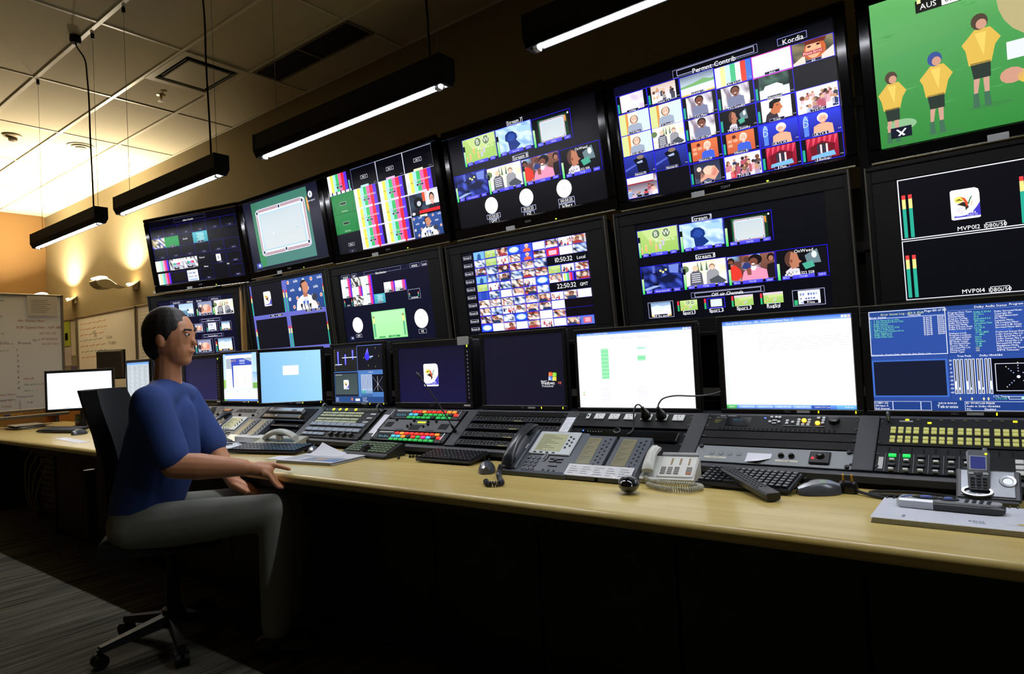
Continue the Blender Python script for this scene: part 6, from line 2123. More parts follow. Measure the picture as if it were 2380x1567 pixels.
intercom(.162, 'key panel with red and green lit keys directly under the emblem monitor', ['rrorrrroood'[:10].replace('oood', 'rood') if False else 'rrorrrroo', 'ccdgggggdr', 'gggggdggg'])
intercom(.010, 'lower key panel with red, green and one pink lit key', ['rorrrrrro', 'ccodrgmcdr', 'ggggggggg'])
r = rack('speaker_panel', 'grey panel with three small speakers and a yellow display between the key panels', 'control panel', x, .078)
face(r, .080, mat('speaker_grey', '#565a5c', .45))
for xx, yy, w_, h_ in ((.045, .04, .05, .034), (.235, .026, .068, .034), (.415, .037, .055, .036)):
    MB().cbox(xx - w_ / 2, yy - h_ / 2, .003, xx + w_ / 2, yy + h_ / 2, .0045, .001).obj('speaker_grille', mat('grille_black', '#141414', .8, bump=.6, scale=1500), r)
MB().cbox(.228, .055, .003, .282, .066, .0045, .001).obj('display', lit('lcd_yellow', '#c8d820', .9), r)
for xx, yy in ((.075, .07), (.35, .066), (.2, .068), (.2, .04), (.3, .062), (.31, .045), (.29, .03), (.185, .028)):
    knob(r, xx, yy, .006, .012)
for q in range(10):
    key(r, 'small_key', .12 + .012 * (q % 5) + .2 * (q // 5), .008, .006, .004, .003, LB_)
# gooseneck microphone
def gooseneck(label, x, s_, pts):
    r = rack('gooseneck_microphone', label, 'microphone', x, s_)
    MB().lathe([(.008, .004), (.008, .012), (.005, .02), (.0045, .045)], n=12).obj('socket', BLK, r, True)
    P = [Vector(p) for p in pts]
    sm = [P[0].lerp(P[1], t / 6) .lerp(P[1].lerp(P[2], t / 6), t / 6) for t in range(7)]
    MB().tube(sm, .0032, 8).obj('neck', BLK, r, True)
    d = (sm[-1] - sm[-2]).normalized()
    MB().tube([sm[-1], sm[-1] + d * .004, sm[-1] + d * .045, sm[-1] + d * .05], [.003, .0055, .0062, .003], 10).obj('capsule', BLK, r, True)
    return r
gooseneck('gooseneck microphone leaning left across the emblem monitor', -2.005, .085, [(0, 0, .045), (-.07, .06, .09), (-.21, .15, .19)])

# --- sixth bay: broadcast router with pale keys
x = BAY[4]
r = rack('router_panel', 'router panel with grey green and blue grey keys below the waveform monitor', 'control panel', x, .0)
face(r, .205, PB)
for j in range(4):
    for i in range(20):
        key(r, 'push_key', .022 + i * .0165 + .004 * (i // 4), .19 - j * .0205 - (.006 if j > 1 else 0), .0135, .0145, .005, LYG2)
for j in range(2):
    for i in range(8):
        key(r, 'wide_key', .04 + i * .0565 - .01, .099 - j * .04, .051, .024, .008, mat('key_bluegrey', '#8b95a3', .4))
for i in range(4):
    key(r, 'wide_key', .03 + i * .0475, .025, .042, .02, .008, mat('key_bluegrey', '#8b95a3', .4))
    knob(r, .25 + i * .054, .026, .012, .016)
for k in range(3):
    key(r, 'label_key', .44 - .005 * k, .185 - k * .03, .04, .014, .004, SILV)
r = rack('lamp_strip', 'strip with four yellow lamps and metal handles above the pale keys', 'control panel', x, .207)
face(r, .026, mat('strip_dark', '#26292b', .4))
for xx in (.075, .13, .185, .265):
    MB().lathe([(.0085, 0), (.0085, .003), (.003, .004)], n=10).obj('lamp', LYEL, r, True, (xx, .013, .003))
for k in range(9):
    MB().lathe([(.006, 0), (.006, .003), (.003, .004)], n=8).obj('lamp_off', mat('lamp_off', '#39401c', .5), r, True, (.32 + .014 * k, .013, .003))
for xx in (.008, .465):
    MB().tube([(xx, .002, .003), (xx, .002, .03), (xx, .006, .036), (xx, .024, .036), (xx, .028, .03), (xx, .028, .003)], .0045, 8).obj('pull_handle', STEEL, r, True)
r = rack('paper_strip', 'long white paper scale on the divider left of the red and green keys', 'paper', BAY[5] - .058, .05)
MB().box(.008, 0, .0047, .05, .135, .0052).obj('sheet', PAPER, r)
for q in range(14):
    MB().box(.012, .008 + q * .009, .0052, .022 + .006 * (q % 2), .009 + q * .009, .0054).obj('printed_line', stick, r)

# --- seventh bay: open shelf with small boxes
x = BAY[3]
r = rack('open_rack_shelf', 'black open rack space holding two small boxes left of the pale keys', 'rack', x, .0)
face(r, .225, MATTE)
for s_ in (.055, .10):
    MB().cbox(0, s_, .003, .483, s_ + .012, .02, .002).obj('shelf_lip', mat('shelf_lip', '#15161a', .25), r)
r = rack('network_switch', 'silver small network box lying in the open rack space', 'electronics', x + .07, .168)
MB().cbox(0, 0, .0032, .33, .032, .032, .004).obj('case', SILV, r)
MB().box(.24, .004, .032, .285, .016, .0328).obj('badge', mat('badge_dark', '#5a5d60', .4), r)
r = rack('disc_player', 'bronze fronted slim player in the open rack space', 'electronics', x + .06, .118)
MB().cbox(0, 0, .0032, .37, .034, .026, .004).obj('case', mat('bronze_front', '#5c4d38', .3, .5), r)
MB().lathe([(.008, 0), (.008, .003), (.003, .004)], n=12).obj('dial', STEEL, r, True, (.14, .018, .026))
r = thing('white_router_box', 'white flat network box on the desk before the open rack space', 'electronics', (-3.42, 2.045, DT), (0, 0, .04))
MB().cbox(-.15, -.05, 0, .15, .035, .05, .005).obj('case', WHT, r)
MB().lathe([(.018, 0), (.018, .0008), (.014, .0008), (.014, 0)], n=16).obj('badge', mat('badge_pale', '#b4b8b6', .4), r, True, (-.03, -.01, .05))

# --- eighth and ninth bays behind the far telephone
for n_, x in ((0, BAY[2]), (1, BAY[1]), (2, BAY[0])):
    r = rack('audio_mixer_unit', ['grey audio panel with orange and brown keys behind the far telephone', 'grey audio panel with red keys and a yellow display near the man', 'grey audio panel behind the man at the console end'][n_], 'control panel', x, .0)
    face(r, .225, mat('audio_grey', '#5d5f5e', .45))
    for k, (a, b) in enumerate(((.02, .06), (.09, .13), (.175, .21))):
        MB().cbox(.02, a, .003, .463, b, .0045, .001).obj('sub_plate', mat('audio_plate', '#6c6e6c', .45) if k != 2 else mat('audio_plate_dark', '#3c3d3c', .45), r)
    om = LO if n_ == 0 else LB_
    for i in range(6):
        key(r, 'row_key', .05 + i * .018, .192, .015, .02, .006, mat('key_orange', '#c07a34', .4) if n_ == 0 and 1 <= i <= 4 else LB_, .0045)
    for j in range(3):
        for i in range(12):
            key(r, 'small_key', .22 + i * .018, .183 + j * .01, .012, .007, .004, mat('key_brown', '#6a6658', .5) if (i + j) % 3 else LB_, .0045)
    MB().cbox(.21, .105, .0045, .27, .118, .006, .001).obj('display', lit('lcd_yellow', '#c8d820', .9), r)
    for xx in (.08, .15, .33, .41):
        MB().cbox(xx - .03, .098, .0045, xx + .03, .125, .006, .001).obj('speaker_grille', mat('grille_black', '#141414', .8, bump=.6, scale=1500), r)
    for j in range(3):
        for i in range(7):
            key(r, 'lit_key', .26 + i * .028, .03 + j * .012, .022, .009, .005, LR if n_ == 1 and j > 0 else LB_, .0045)
    for xx in (.03, .19, .30, .45):
        knob(r, xx, .15, .008, .012)
gooseneck('gooseneck microphone bending left in front of the blank dark monitor', -4.31, .12, [(0, 0, .04), (-.06, .05, .10), (-.30, .10, .15)])
r = thing('intercom_station', 'small black intercom block with keys at the foot of the far microphone', 'intercom', (-4.22, 2.06, DT), (0, 0, .1))
MB().prism_x([(-.06, 0), (-.06, .03), (.02, .07), (.02, 0)], -.09, .09).obj('case', DGREY, r)
for i in range(6):
    key(r, 'row_key', -.065 + i * .026, -.035, .018, .014, .012, LB_, .036)

# ================================================================ things on the desk
kbm = mat('keyboard_black', '#0f1012', .35)
keym = mat('keycap_black', '#15161a', .28, var=.1)
legm = mat('key_legend', '#c8ccd4', .5)
KC = {}
def keyboard(label, x, y, rz, w, d, tilt, cols, rows, z=DT):
    r = thing('keyboard', label, 'keyboard', (x, y, z), (0, 0, rz))
    M = Matrix.Translation((0, -d / 2, .006)) @ Matrix.Rotation(tilt, 4, 'X') @ Matrix.Translation((0, d / 2, 0))
    MB().cbox(-w / 2, -d / 2, -.001, w / 2, d / 2, .011, .004).xf(M).obj('case', kbm, r)
    dy = d * sin(tilt)
    for q in (-1, 1):
        MB().cbox(q * w * .42 - .015, d / 2 * cos(tilt) - .03, 0, q * w * .42 + .015, d / 2 * cos(tilt) - .02, dy + .004, .002).obj('tilt_foot', kbm, r)
    px, py = (w - .016) / cols, (d - .016) / rows
    k = (round(px, 4), round(py, 4))
    if k not in KC:
        b = MB().loft([[(sx * (px / 2 - .0008 - t), sy * (py / 2 - .0008 - t) + t * .3, h) for sx, sy in ((-1, -1), (1, -1), (1, 1), (-1, 1))] for t, h in ((0, 0), (.0006, .003), (.0022, .0065))])
        KC[k] = b.mesh('key')
        KC[k].materials.append(keym)
        g = bpy.data.meshes.new('key_legend')
        g.from_pydata([(-px * .16, 0, .0067), (px * .02, 0, .0067), (px * .02, py * .18, .0067), (-px * .16, py * .18, .0067)], [], [(0, 1, 2, 3)])
        g.materials.append(legm)
        KC['g', k] = g
    for j in range(rows):
        for i in range(cols):
            if j == 0 and 4 <= i <= 8:
                continue
            p = M @ Vector((-w / 2 + .008 + (i + .5) * px, -d / 2 + .008 + (j + .5) * py, .011))
            ky = link('key', KC[k], keym, r, p, (tilt, 0, 0))
            link('key_legend', KC['g', k], legm, ky)
    b = MB().loft([[(sx * (px * 2.4), sy * (py / 2 - .0008 - t), h) for sx, sy in ((-1, -1), (1, -1), (1, 1), (-1, 1))] for t, h in ((0, 0), (.0006, .003), (.0022, .0065))])
    b.obj('space_bar', keym, r, loc=M @ Vector((-w / 2 + .008 + 6.5 * px, -d / 2 + .008 + .5 * py, .011)), rot=(tilt, 0, 0))
    return r
keyboard('small black keyboard with a remote control lying over its front, right side', -.652, 1.976, radians(-4), .285, .128, radians(12), 14, 6)
keyboard('small black keyboard left of the near telephone', -1.882, 2.005, radians(2), .30, .14, radians(8), 14, 6)
keyboard('long black keyboard behind the folded newspaper', -3.02, 1.875, radians(13), .46, .15, radians(6), 18, 6)
keyboard('black keyboard on the far left of the desk by the lone white screen', -6.02, 1.93, radians(12), .46, .15, radians(6), 18, 6)

def mouse(label, x, y, rz, z=DT):
    r = thing('mouse', label, 'mouse', (x, y, z), (0, 0, rz))
    def ringp(t, k=1.0, n=20):
        w = .033 * math.sqrt(max(0.02, 1 - (2 * t - 1) ** 2 * .82)) * k
        h = (.016 + .026 * sin(pi * min(1, .15 + t * .78)) ) * k
        yy = -.057 + .114 * t
        return [(w * cos(a), yy, max(.0015, h * sin(a) if sin(a) > 0 else .0015)) for a in [2 * pi * q / n for q in range(n)]]
    MB().loft([ringp(t / 12) for t in range(13)]).obj('shell', mat('mouse_grey', '#565a61', .25, .3), r, True)
    st = []
    for t in range(13):
        tt = t / 12
        yy = -.057 + .114 * tt
        h = .016 + .026 * sin(pi * min(1, .15 + tt * .78))
        w = .033 * math.sqrt(max(.02, 1 - (2 * tt - 1) ** 2 * .82))
        a0, a1 = radians(52), radians(76)
        st.append([(-w * cos(a) * k, yy, h * sin(a) * k) for k in (1.0, 1.02) for a in ((a0, a1) if k == 1.0 else (a1, a0))])
    MB().loft(st).obj('silver_band', mat('mouse_silver', '#d4d8dc', .2, .6), r, True)
    MB().cyl((.004, .028, .040), (.010, .028, .040), .006, n=12).obj('scroll_wheel', BLK, r, True)
    return r
mouse('grey mouse with silver band beside the right keyboard', -.455, 1.965, radians(122))
mouse('grey mouse with silver band left of the near telephone', -1.585, 1.872, radians(36))
mouse('dark mouse with silver band partly behind the folded newspaper', -2.70, 1.905, radians(60))
mouse('grey mouse on the far left of the desk beside its keyboard', -5.58, 1.895, radians(20))

# --- telephone with two side modules
def coil(pts, rad, wire, turns, n=7):
    P = [Vector(p) for p in pts]
    L = [0]
    for i in range(len(P) - 1):
        L.append(L[-1] + (P[i + 1] - P[i]).length)
    def at(s):
        s = min(max(s, 0), L[-1] - 1e-6)
        for i in range(len(P) - 1):
            if s <= L[i + 1]:
                t = (s - L[i]) / (L[i + 1] - L[i])
                a, b = P[i], P[i + 1]
                p_, n_ = P[max(i - 1, 0)], P[min(i + 2, len(P) - 1)]
                return .5 * ((2 * a) + (b - p_) * t + (2 * p_ - 5 * a + 4 * b - n_) * t * t + (3 * a - p_ - 3 * b + n_) * t ** 3)
    out = []
    m = turns * 9
    for k in range(m + 1):
        s = L[-1] * k / m
        p = at(s)
        d = (at(s + .004) - at(s - .004)).normalized()
        e1 = d.cross(Vector((0, 0, 1))).normalized()
        e2 = e1.cross(d)
        a = 2 * pi * k / 9
        out.append(p + e1 * rad * cos(a) + e2 * rad * sin(a))
    return MB().tube(out, wire, n)
phm = mat('phone_grey', '#4d545c', .42, bump=.05, scale=400)
phs = mat('phone_silver', '#c3cbcc', .35, .15)
lcdm = mat('phone_lcd', '#a9ad84', .3, emit='#9aa070', es=.16)
lcd2 = mat('phone_lcd_dim', '#7e7a5c', .3, emit='#706c48', es=.10)
film = mat('clear_film', '#f4f5f8', .08, bump=1.0, scale=45, coat=1.0)
def phone(label, x, y):
    r = thing('desk_telephone', label, 'telephone', (x, y, DT))
    T = radians(35)
    M = Matrix.Translation((0, .01, .02)) @ Matrix.Rotation(T, 4, 'X')
    c, s_ = cos(T), sin(T)
    def slab(name, x0, x1, a, b, n0, n1, m, bv=.002, par=r):
        return MB().cbox(x0, a, n0, x1, b, n1, bv).xf(M).obj(name, m, par)
    # wedge body and stand
    MB().prism_x([(-.012, .002), (-.012, .016), (.01, .021), (.01 + .2 * c, .02 + .2 * s_ - .001), (.01 + .2 * c + .01, .02 + .2 * s_ - .02), (.06, .002)], -.265, .02).obj('body', phm, r)
    slab('screen_surround', -.187, -.008, .078, .198, .0, .006, phs, .003)
    slab('screen', -.168, -.055, .094, .183, .006, .0068, lcdm, .0004)
    for k in range(10):
        slab('screen_line', -.164, -.164 + .03 + .07 * ((k * 37) % 10) / 10, .101 + k * .008, .1035 + k * .008, .0068, .0071, mat('lcd_ink', '#6d714c', .5), .0001)
    for k in range(4):
        slab('soft_key', -.165 + k * .027, -.152 + k * .027, .084, .088, .006, .009, DGREY, .001)
    for i in range(2):
        for j in range(4 - i):
            MB().lathe([(.0045, .006), (.004, .009), (.001, .0095)], n=8).xf(M @ Matrix.Translation((-.042 + i * .016, .115 + j * .018 + i * .009, 0))).obj('line_key', DGREY, r, True)
    rk = mat('phone_key', '#3a4047', .35)
    for j in range(4):
        for i in range(3):
            MB().lathe([(.0082, 0), (.0078, .003), (.003, .0045)], n=10).xf(M @ Matrix.Translation((-.172 + i * .021, .006 + j * .0185, .0))).obj('number_key', rk, r, True)
    MB().lathe([(.014, 0), (.013, .003), (.010, .003), (.009, .001)], n=16).xf(M @ Matrix.Translation((-.103, .067, .002)) @ Matrix.Diagonal((.7, 1.5, 1, 1))).obj('navigation_ring', STEEL, r, True)
    MB().cbox(-.006, -.016, 0, .006, .016, .006, .003).xf(M @ Matrix.Translation((-.103, .067, .002))).obj('navigation_key', rk, r)
    for px_, py_ in ((-.068, .062), (-.036, .062), (-.068, .048), (-.036, .048)):
        slab('function_key', px_ - .012, px_ + .012, py_ - .004, py_ + .004, 0, .004, rk, .002)
    MB().lathe([(.007, 0), (.006, .006), (.003, .008)], n=12).xf(M @ Matrix.Translation((-.052, .055, 0))).obj('centre_key', rk, r, True)
    slab('volume_key', -.072, -.034, .024, .03, 0, .004, rk, .0015)
    for k in range(3):
        MB().lathe([(.005, 0), (.0045, .003), (.002, .004)], n=10).xf(M @ Matrix.Translation((-.082 + k * .022, .006, 0))).obj('audio_key', rk, r, True)
    # handset in its cradle
    slab('cradle', -.262, -.197, -.004, .205, -.004, .010, phm, .004)
    hs = []
    for k in range(15):
        t = k / 14
        sy = .0 + .215 * t
        nn = .020 + .026 * sin(pi * t) ** .8
        hw = .026 - .006 * sin(pi * t)
        hh = .016 - .004 * sin(pi * t) if 0 < k < 14 else .006
        hs.append([(-.231 + hw * cos(a), sy, nn + hh * sin(a)) for a in [2 * pi * q / 14 for q in range(14)]])
    h = MB().loft(hs).xf(M).obj('handset', mat('handset_dark', '#25292f', .3), r, True)
    for sy in (.028, .185):
        MB().cyl((-.231, sy, .008), (-.231, sy, .022), .021, .019, n=14).xf(M).obj('ear_cap', mat('handset_dark', '#25292f', .3), h, True)
    slab('hook_switch', -.206, -.198, .09, .12, .010, .016, STEEL)
    # side modules
    for k, a in enumerate((.012, .148)):
        MB().prism_x([(-.004, .004), (-.004, .016), (.01, .021), (.01 + .19 * c, .02 + .19 * s_ - .001), (.01 + .19 * c + .01, .02 + .19 * s_ - .02), (.06, .002)], a, a + .122).obj('side_module', phm, r)
        slab('module_screen', a + .018, a + .072, .048, .178, 0, .0012, lcd2, .0004)
        for j in range(14):
            slab('screen_line', a + .022, a + .03 + .034 * ((j * 23) % 10) / 10, .055 + j * .0085, .0572 + j * .0085, .0012, .0015, mat('lcd_ink2', '#57543a', .5), .0001)
            MB().lathe([(.0042, 0), (.0036, .003), (.001, .0035)], n=8).xf(M @ Matrix.Translation((a + .088 + .016 * (j % 2), .05 + j * .0095, 0))).obj('line_key', rk, r, True)
    MB().cbox(.012, -.012, .003, .262, .042, .0055, .001).xf(M).obj('key_sheet_film', film, r)
    pr = Scr(.24, .05)
    for j in range(4):
        for i in range(5):
            pr.rect(.03 + i * .2, .2 + j * .2, .12 + i * .2 + .03 * ((i + j) % 3), .25 + j * .2, '#8f9298', 0)
    pr.obj('sheet_print', r, print_mat(), M @ Vector((.137, .015, .0062)), (T - pi / 2, 0, 0))
    # coiled cord drooping over the desk
    coil([(-.25, -.012, .03), (-.23, -.05, .012), (-.17, -.12, .010), (-.12, -.175, .010), (-.15, -.205, .010), (-.19, -.17, .010)], .0075, .0026, 40).obj('coiled_cord', mat('cord_dark', '#2b2f35', .4), r, True)
    return r
ph = phone('dark grey telephone with two key modules, nearest on the desk', -1.25, 1.862)
p2 = copy_tree(ph)
p2.location = (-3.70, 1.995, DT)
p2['label'] = 'grey telephone with two key modules beyond the man, before the pale blue screen'
o = thing('headset_stand', 'silver slanted stand holding a handset left of the far telephone', 'stand', (-4.02, 2.03, DT), (0, 0, .1))
MB().cbox(-.04, -.05, 0, .04, .05, .02, .004).obj('foot', STEEL, o)
MB().loft([[(-.012, -.02, .02), (.012, -.02, .02), (.012, 0, .02), (-.012, 0, .02)], [(.028, .06, .2), (.052, .06, .2), (.052, .08, .2), (.028, .08, .2)]]).obj('stem', STEEL, o)

# --- white telephone
wpm = mat('phone_white', '#d2d3cc', .42)
r = thing('white_telephone', 'small white telephone with coiled cord beside the near grey telephone', 'telephone', (-.90, 1.985, DT), (0, 0, radians(11)))
r.scale = (.93, .78, .95)
T = radians(20)
M = Matrix.Translation((0, -.075, .018)) @ Matrix.Rotation(T, 4, 'X')
MB().prism_x([(-.08, .002), (-.082, .016), (-.075, .02), (.075, .072), (.08, .06), (.08, .002)], -.098, .088).obj('body', wpm, r)
MB().cbox(-.04, .004, .001, .084, .15, .006, .003).xf(M).obj('key_plate', mat('phone_white2', '#dcddd6', .4), r)
gk = mat('white_phone_key', '#9b9a92', .5)
for i in range(3):
    for j in range(4):
        MB().cbox(-.008, -.0045, 0, .008, .0045, .004, .001).xf(M @ Matrix.Translation((-.022 + i * .023, .025 + j * .0125, .006))).obj('number_key', gk, r)
for j in range(4):
    MB().cbox(-.009, -.0045, 0, .009, .0045, .004, .001).xf(M @ Matrix.Translation((.066, .025 + j * .0125, .006))).obj('function_key', gk if j else mat('key_coral', '#c98a68', .5), r)
for j in range(6):
    for i in range(3):
        MB().cbox(-.0035, -.0025, 0, .0035, .0025, .002, .0006).xf(M @ Matrix.Translation((.0 + i * .03, .088 + j * .008, .006))).obj('memory_key', mat('memory_key', '#c0ad8a', .5), r)
MB().cbox(-.042, .146, .004, .087, .166, .013, .003).xf(M).obj('display_hood', mat('hood_grey', '#9b9d9d', .3), r)
hs = []
for k in range(13):
    t = k / 12
    nn = .022 + .014 * sin(pi * t)
    hw, hh = .022 - .004 * sin(pi * t), (.016 if 0 < k < 12 else .008)
    hs.append([(-.068 + hw * cos(a), .01 + .165 * t, nn + hh * sin(a)) for a in [pi / 8 + 2 * pi * q / 8 for q in range(8)]])
MB().loft(hs).xf(M).obj('handset', wpm, r, True)
coil([(-.075, -.085, .02), (-.05, -.105, .012), (.02, -.12, .010), (.10, -.13, .010), (.125, -.165, .010), (.10, -.215, .010), (.04, -.225, .010), (-.02, -.19, .010), (-.05, -.165, .012)], .0065, .0024, 62).obj('coiled_cord', mat('cord_white', '#b9b8a8', .45), r, True)
o = thing('black_charger_pod', 'glossy black rounded charger head on the desk edge side of the white telephone', 'charger', (-.935, 1.755, DT), (0, 0, .5))
MB().loft([[((.006 + .026 * sin(pi * t) ** .7) * cos(a), -.035 + .085 * t, .027 + (.026 * sin(pi * t) ** .6) * sin(a) * .98) for a in [2 * pi * q / 16 for q in range(16)]] for t in [k / 12 for k in range(13)]]).obj('body', mat('pod_black', '#05060b', .08, coat=.6), o, True)
MB().cbox(-.012, -.02, .0525, .012, -.014, .0535, .0003).obj('badge', silvertxt, o)

# --- beige telephone further along
bg = mat('phone_beige', '#b5b3a1', .45)
r = thing('beige_telephone', 'pale beige telephone seen from the side behind the long keyboard', 'telephone', (-3.12, 2.0, DT), (0, 0, radians(12)))
MB().prism_x([(-.085, .002), (-.085, .014), (.06, .055), (.075, .05), (.075, .002)], -.17, .13).obj('body', bg, r)
MB().box(-.16, -.0855, .003, .12, -.085, .008).obj('base_trim', mat('phone_trim', '#6f6a52', .5), r)
hs = []
for k in range(13):
    t = k / 12
    nn = .052 + .035 * sin(pi * t) ** .7
    hs.append([(-.11 + .215 * t, .0 + .024 * cos(a), nn + .015 * sin(a)) for a in [2 * pi * q / 10 for q in range(10)]])
MB().loft(hs).obj('handset', mat('phone_beige2', '#c6c8bc', .4), r, True)
MB().cbox(-.015, -.02, .04, .02, .0, .066, .003).obj('hook', bg, r)
coil([(-.17, -.05, .012), (-.215, -.05, .010), (-.25, -.02, .010)], .007, .0024, 10).obj('coiled_cord', mat('cord_white', '#b9b8a8', .45), r, True)

# --- black button box with jog knob
r = thing('jog_controller', 'black desktop key box with green keys and a central knob', 'control panel', (-2.37, 1.985, DT))
MB().prism_x([(-.065, .001), (-.065, .012), (-.05, .016), (-.045, .022), (.055, .058), (.065, .055), (.065, .001)], -.155, .155).obj('case', mat('jog_case', '#16171a', .4), r)
a = math.atan2(.036, .1)
M = Matrix.Translation((0, -.045, .022)) @ Matrix.Rotation(a, 4, 'X')
gkm = mat('jog_key_green', '#66755c', .4, emit='#7d9a70', es=.05)
kk = MB().cbox(-.0095, -.006, 0, .0095, .006, .006, .0015).mesh('green_key')
for j in range(5):
    for i in range(11):
        if j < 3 and 4 <= i <= 5:
            continue
        link('green_key', kk, LYEL if (i, j) == (5, 4) else (gkm if (i + j) % 7 or j < 4 else mat('jog_key_teal', '#2c6a4c', .4)), r, M @ Vector((-.13 + i * .0255, .014 + j * .0185, .0)), (a, 0, 0))
MB().lathe([(.02, 0), (.0195, .018), (.017, .024), (.004, .025)], n=20).xf(M @ Matrix.Translation((-.015, .028, 0))).obj('jog_knob', BLK, r, True)
MB().box(.05, .048, .0575, .1, .054, .059).obj('name_strip', stick, r)
for k, (x, y, l_) in enumerate(((-2.165, 1.962, 'single black cable end left of the row of three'), (-2.142, 2.008, 'leftmost of three small black cable ends'), (-2.128, 2.014, 'middle of three small black cable ends'), (-2.113, 2.02, 'rightmost of three small black cable ends'))):
    o = MB().lathe([(.0045, .0), (.0065, .003), (.0065, .010), (.004, .012), (.0035, .016), (.001, .0165)], n=10).obj('cable_end', BLK, None, True, (x, y, DT))
    tag(o, l_, 'connector', 'small black connectors on the desk')

# --- newspaper, papers, phone and glasses
np_ = Scr(.35, .22)
np_.rect(0, 0, 1, 1, '#d9dade')
np_.rect(.05, .06, .6, .12, '#9a9ca2', 1)
np_.rect(.3, .2, .42, .3, '#55585e', 1)
np_.rect(.36, .5, .97, .9, '#8792a0', 1)
np_.poly([(.7, .9), (.97, .9), (.97, .6)], '#5a80b8', 2)
np_.ell(.62, .68, .09, .08, '#c29a7a', 2)
for k in range(9):
    np_.rect(.04, .36 + k * .06, .3, .385 + k * .06, '#a6a8ae', 1)
r = thing('newspaper', 'folded newspaper with a colour photo lying at the desk edge', 'newspaper', (-2.50, 1.805, DT), (0, 0, radians(7)))
for k in range(3):
    MB().cbox(-.175 + k * .003, -.11, .001 + k * .004, .175 - k * .004, .11 - k * .003, .0045 + k * .004, .001).obj('page_fold', mat('newsprint', '#b9b9ba', .85), r)
np_.obj('front_page', r, print_mat(), (0, 0, .0135), (-pi / 2, 0, 0))
cp = MB()
rows_ = []
for j in range(7):
    t = j / 6
    rows_.append([(-.13 + .24 * (i / 5) * (1 - .35 * t), .02 + .11 * t, .0145 + .045 * t * t * (1 - i / 5) ** 1.3) for i in range(6)])
for j in range(6):
    for i in range(5):
        cp.quad(rows_[j][i], rows_[j][i + 1], rows_[j + 1][i + 1], rows_[j + 1][i])
cp.add([(p[0], p[1], p[2] + .0006) for rr_ in rows_ for p in rr_], [(j * 6 + i, j * 6 + i + 1, (j + 1) * 6 + i + 1, (j + 1) * 6 + i) for j in range(6) for i in range(5)])
cp.obj('lifted_corner', mat('newsprint_light', '#d4d6da', .85), r, True)
o = MB().box(-.058, -.045, 0, .058, .045, .0012).obj('note_card', PAPER, None, loc=(-2.78, 1.782, DT + .0002), rot=(0, 0, radians(14)))
tag(o, 'small blank white card left of the folded newspaper', 'paper')
r = thing('loose_papers', 'loose white papers on the desk under a black organiser', 'papers', (-3.56, 1.90, DT), (0, 0, radians(-14)))
for k in range(4):
    MB().box(-.22, -.1, .0004 + k * .0016, .2, .1, .0016 + k * .0016).obj('sheet', PAPER, r, loc=(rnd.uniform(-.03, .03), rnd.uniform(-.02, .02), 0), rot=(0, 0, rnd.uniform(-.15, .15)))
r = thing('organiser', 'black zipped organiser lying on loose papers', 'organiser', (-3.60, 1.93, DT + .0075), (0, 0, radians(-20)))
MB().cbox(-.085, -.05, 0, .085, .05, .026, .007).obj('cover', mat('organiser_black', '#2a2c33', .45), r)
MB().cbox(-.0865, -.0515, .011, .0865, .0515, .014, .001).obj('zip', STEEL, r)
MB().tube([(-.05, -.02, .027), (0, .0, .029), (.05, -.01, .027)], .0016, 6).obj('strap', mat('strap_grey', '#777a80', .5), r, True)
r = thing('reading_glasses', 'thin metal reading glasses on the loose papers', 'glasses', (-3.47, 1.825, DT + .0085), (0, 0, radians(-25)))
for q in (-.032, .032):
    MB().tube([(q + .024 * cos(a), .0, .017 + .015 * sin(a)) for a in [2 * pi * k / 18 for k in range(18)]], .0012, 6, True).obj('lens_rim', STEEL, r, True)
    MB().tube([(q * 1.75, 0, .02), (q * 1.8, .06, .018), (q * 1.8, .12, .006), (q * 1.75, .135, .002)], .0013, 6).obj('temple', STEEL, r, True)
MB().tube([(-.008, 0, .02), (0, 0, .024), (.008, 0, .02)], .0013, 6).obj('bridge', STEEL, r, True)

# --- remotes, plug, spiral book and cordless phone at the right
rc = mat('remote_black', '#17181b', .4)
r = thing('remote_control', 'long black remote control resting across the right keyboard', 'remote', (-.632, 1.912, DT + .016), (radians(0), radians(5.5), radians(-44)))
L = .135
MB().loft([[(x_, yy * k, zz) for yy, zz in ((-.021, .004), (-.016, 0), (.016, 0), (.021, .004), (.024, .018), (.019, .022), (-.019, .022), (-.024, .018))] for x_, k in ((-L, .8), (-L + .01, .95), (0, 1), (L - .01, 1), (L, .9))]).obj('case', rc, r, True)
rb = MB().cbox(-.0042, -.003, 0, .0042, .003, .002, .001).mesh('remote_key')
for i in range(12):
    for j in range(3):
        c_ = DGREY
        if i == 4:
            c_ = (LR, LG, mat('key_amber', '#c09a30', .5))[j]
        if i == 2:
            c_ = mat('key_blue', '#4a5ab8', .5) if j else c_
        link('remote_key', rb, c_, r, (-.105 + i * .016, -.012 + j * .012, .022))
lettering('SONY', .006, silvertxt, r, (.115, 0, .0222), (0, 0, 0), name='maker_lettering')
r = thing('power_plug', 'loose black mains plug with brass pins pointing up', 'plug', (-.388, 2.008, DT))
MB().loft([[(k * .026 * cos(a), k * .018 * sin(a), z_) for a in [2 * pi * q / 12 for q in range(12)]] for z_, k in ((.0005, .9), (.004, 1), (.026, 1), (.032, .8))]).obj('plug_body', pl, r, True)
brass = mat('brass_pin', '#b39043', .25, .9)
for q in (-.011, .011):
    MB().cbox(q - .003, -.002, .03, q + .003, .002, .052, .0008).obj('pin', brass, r)
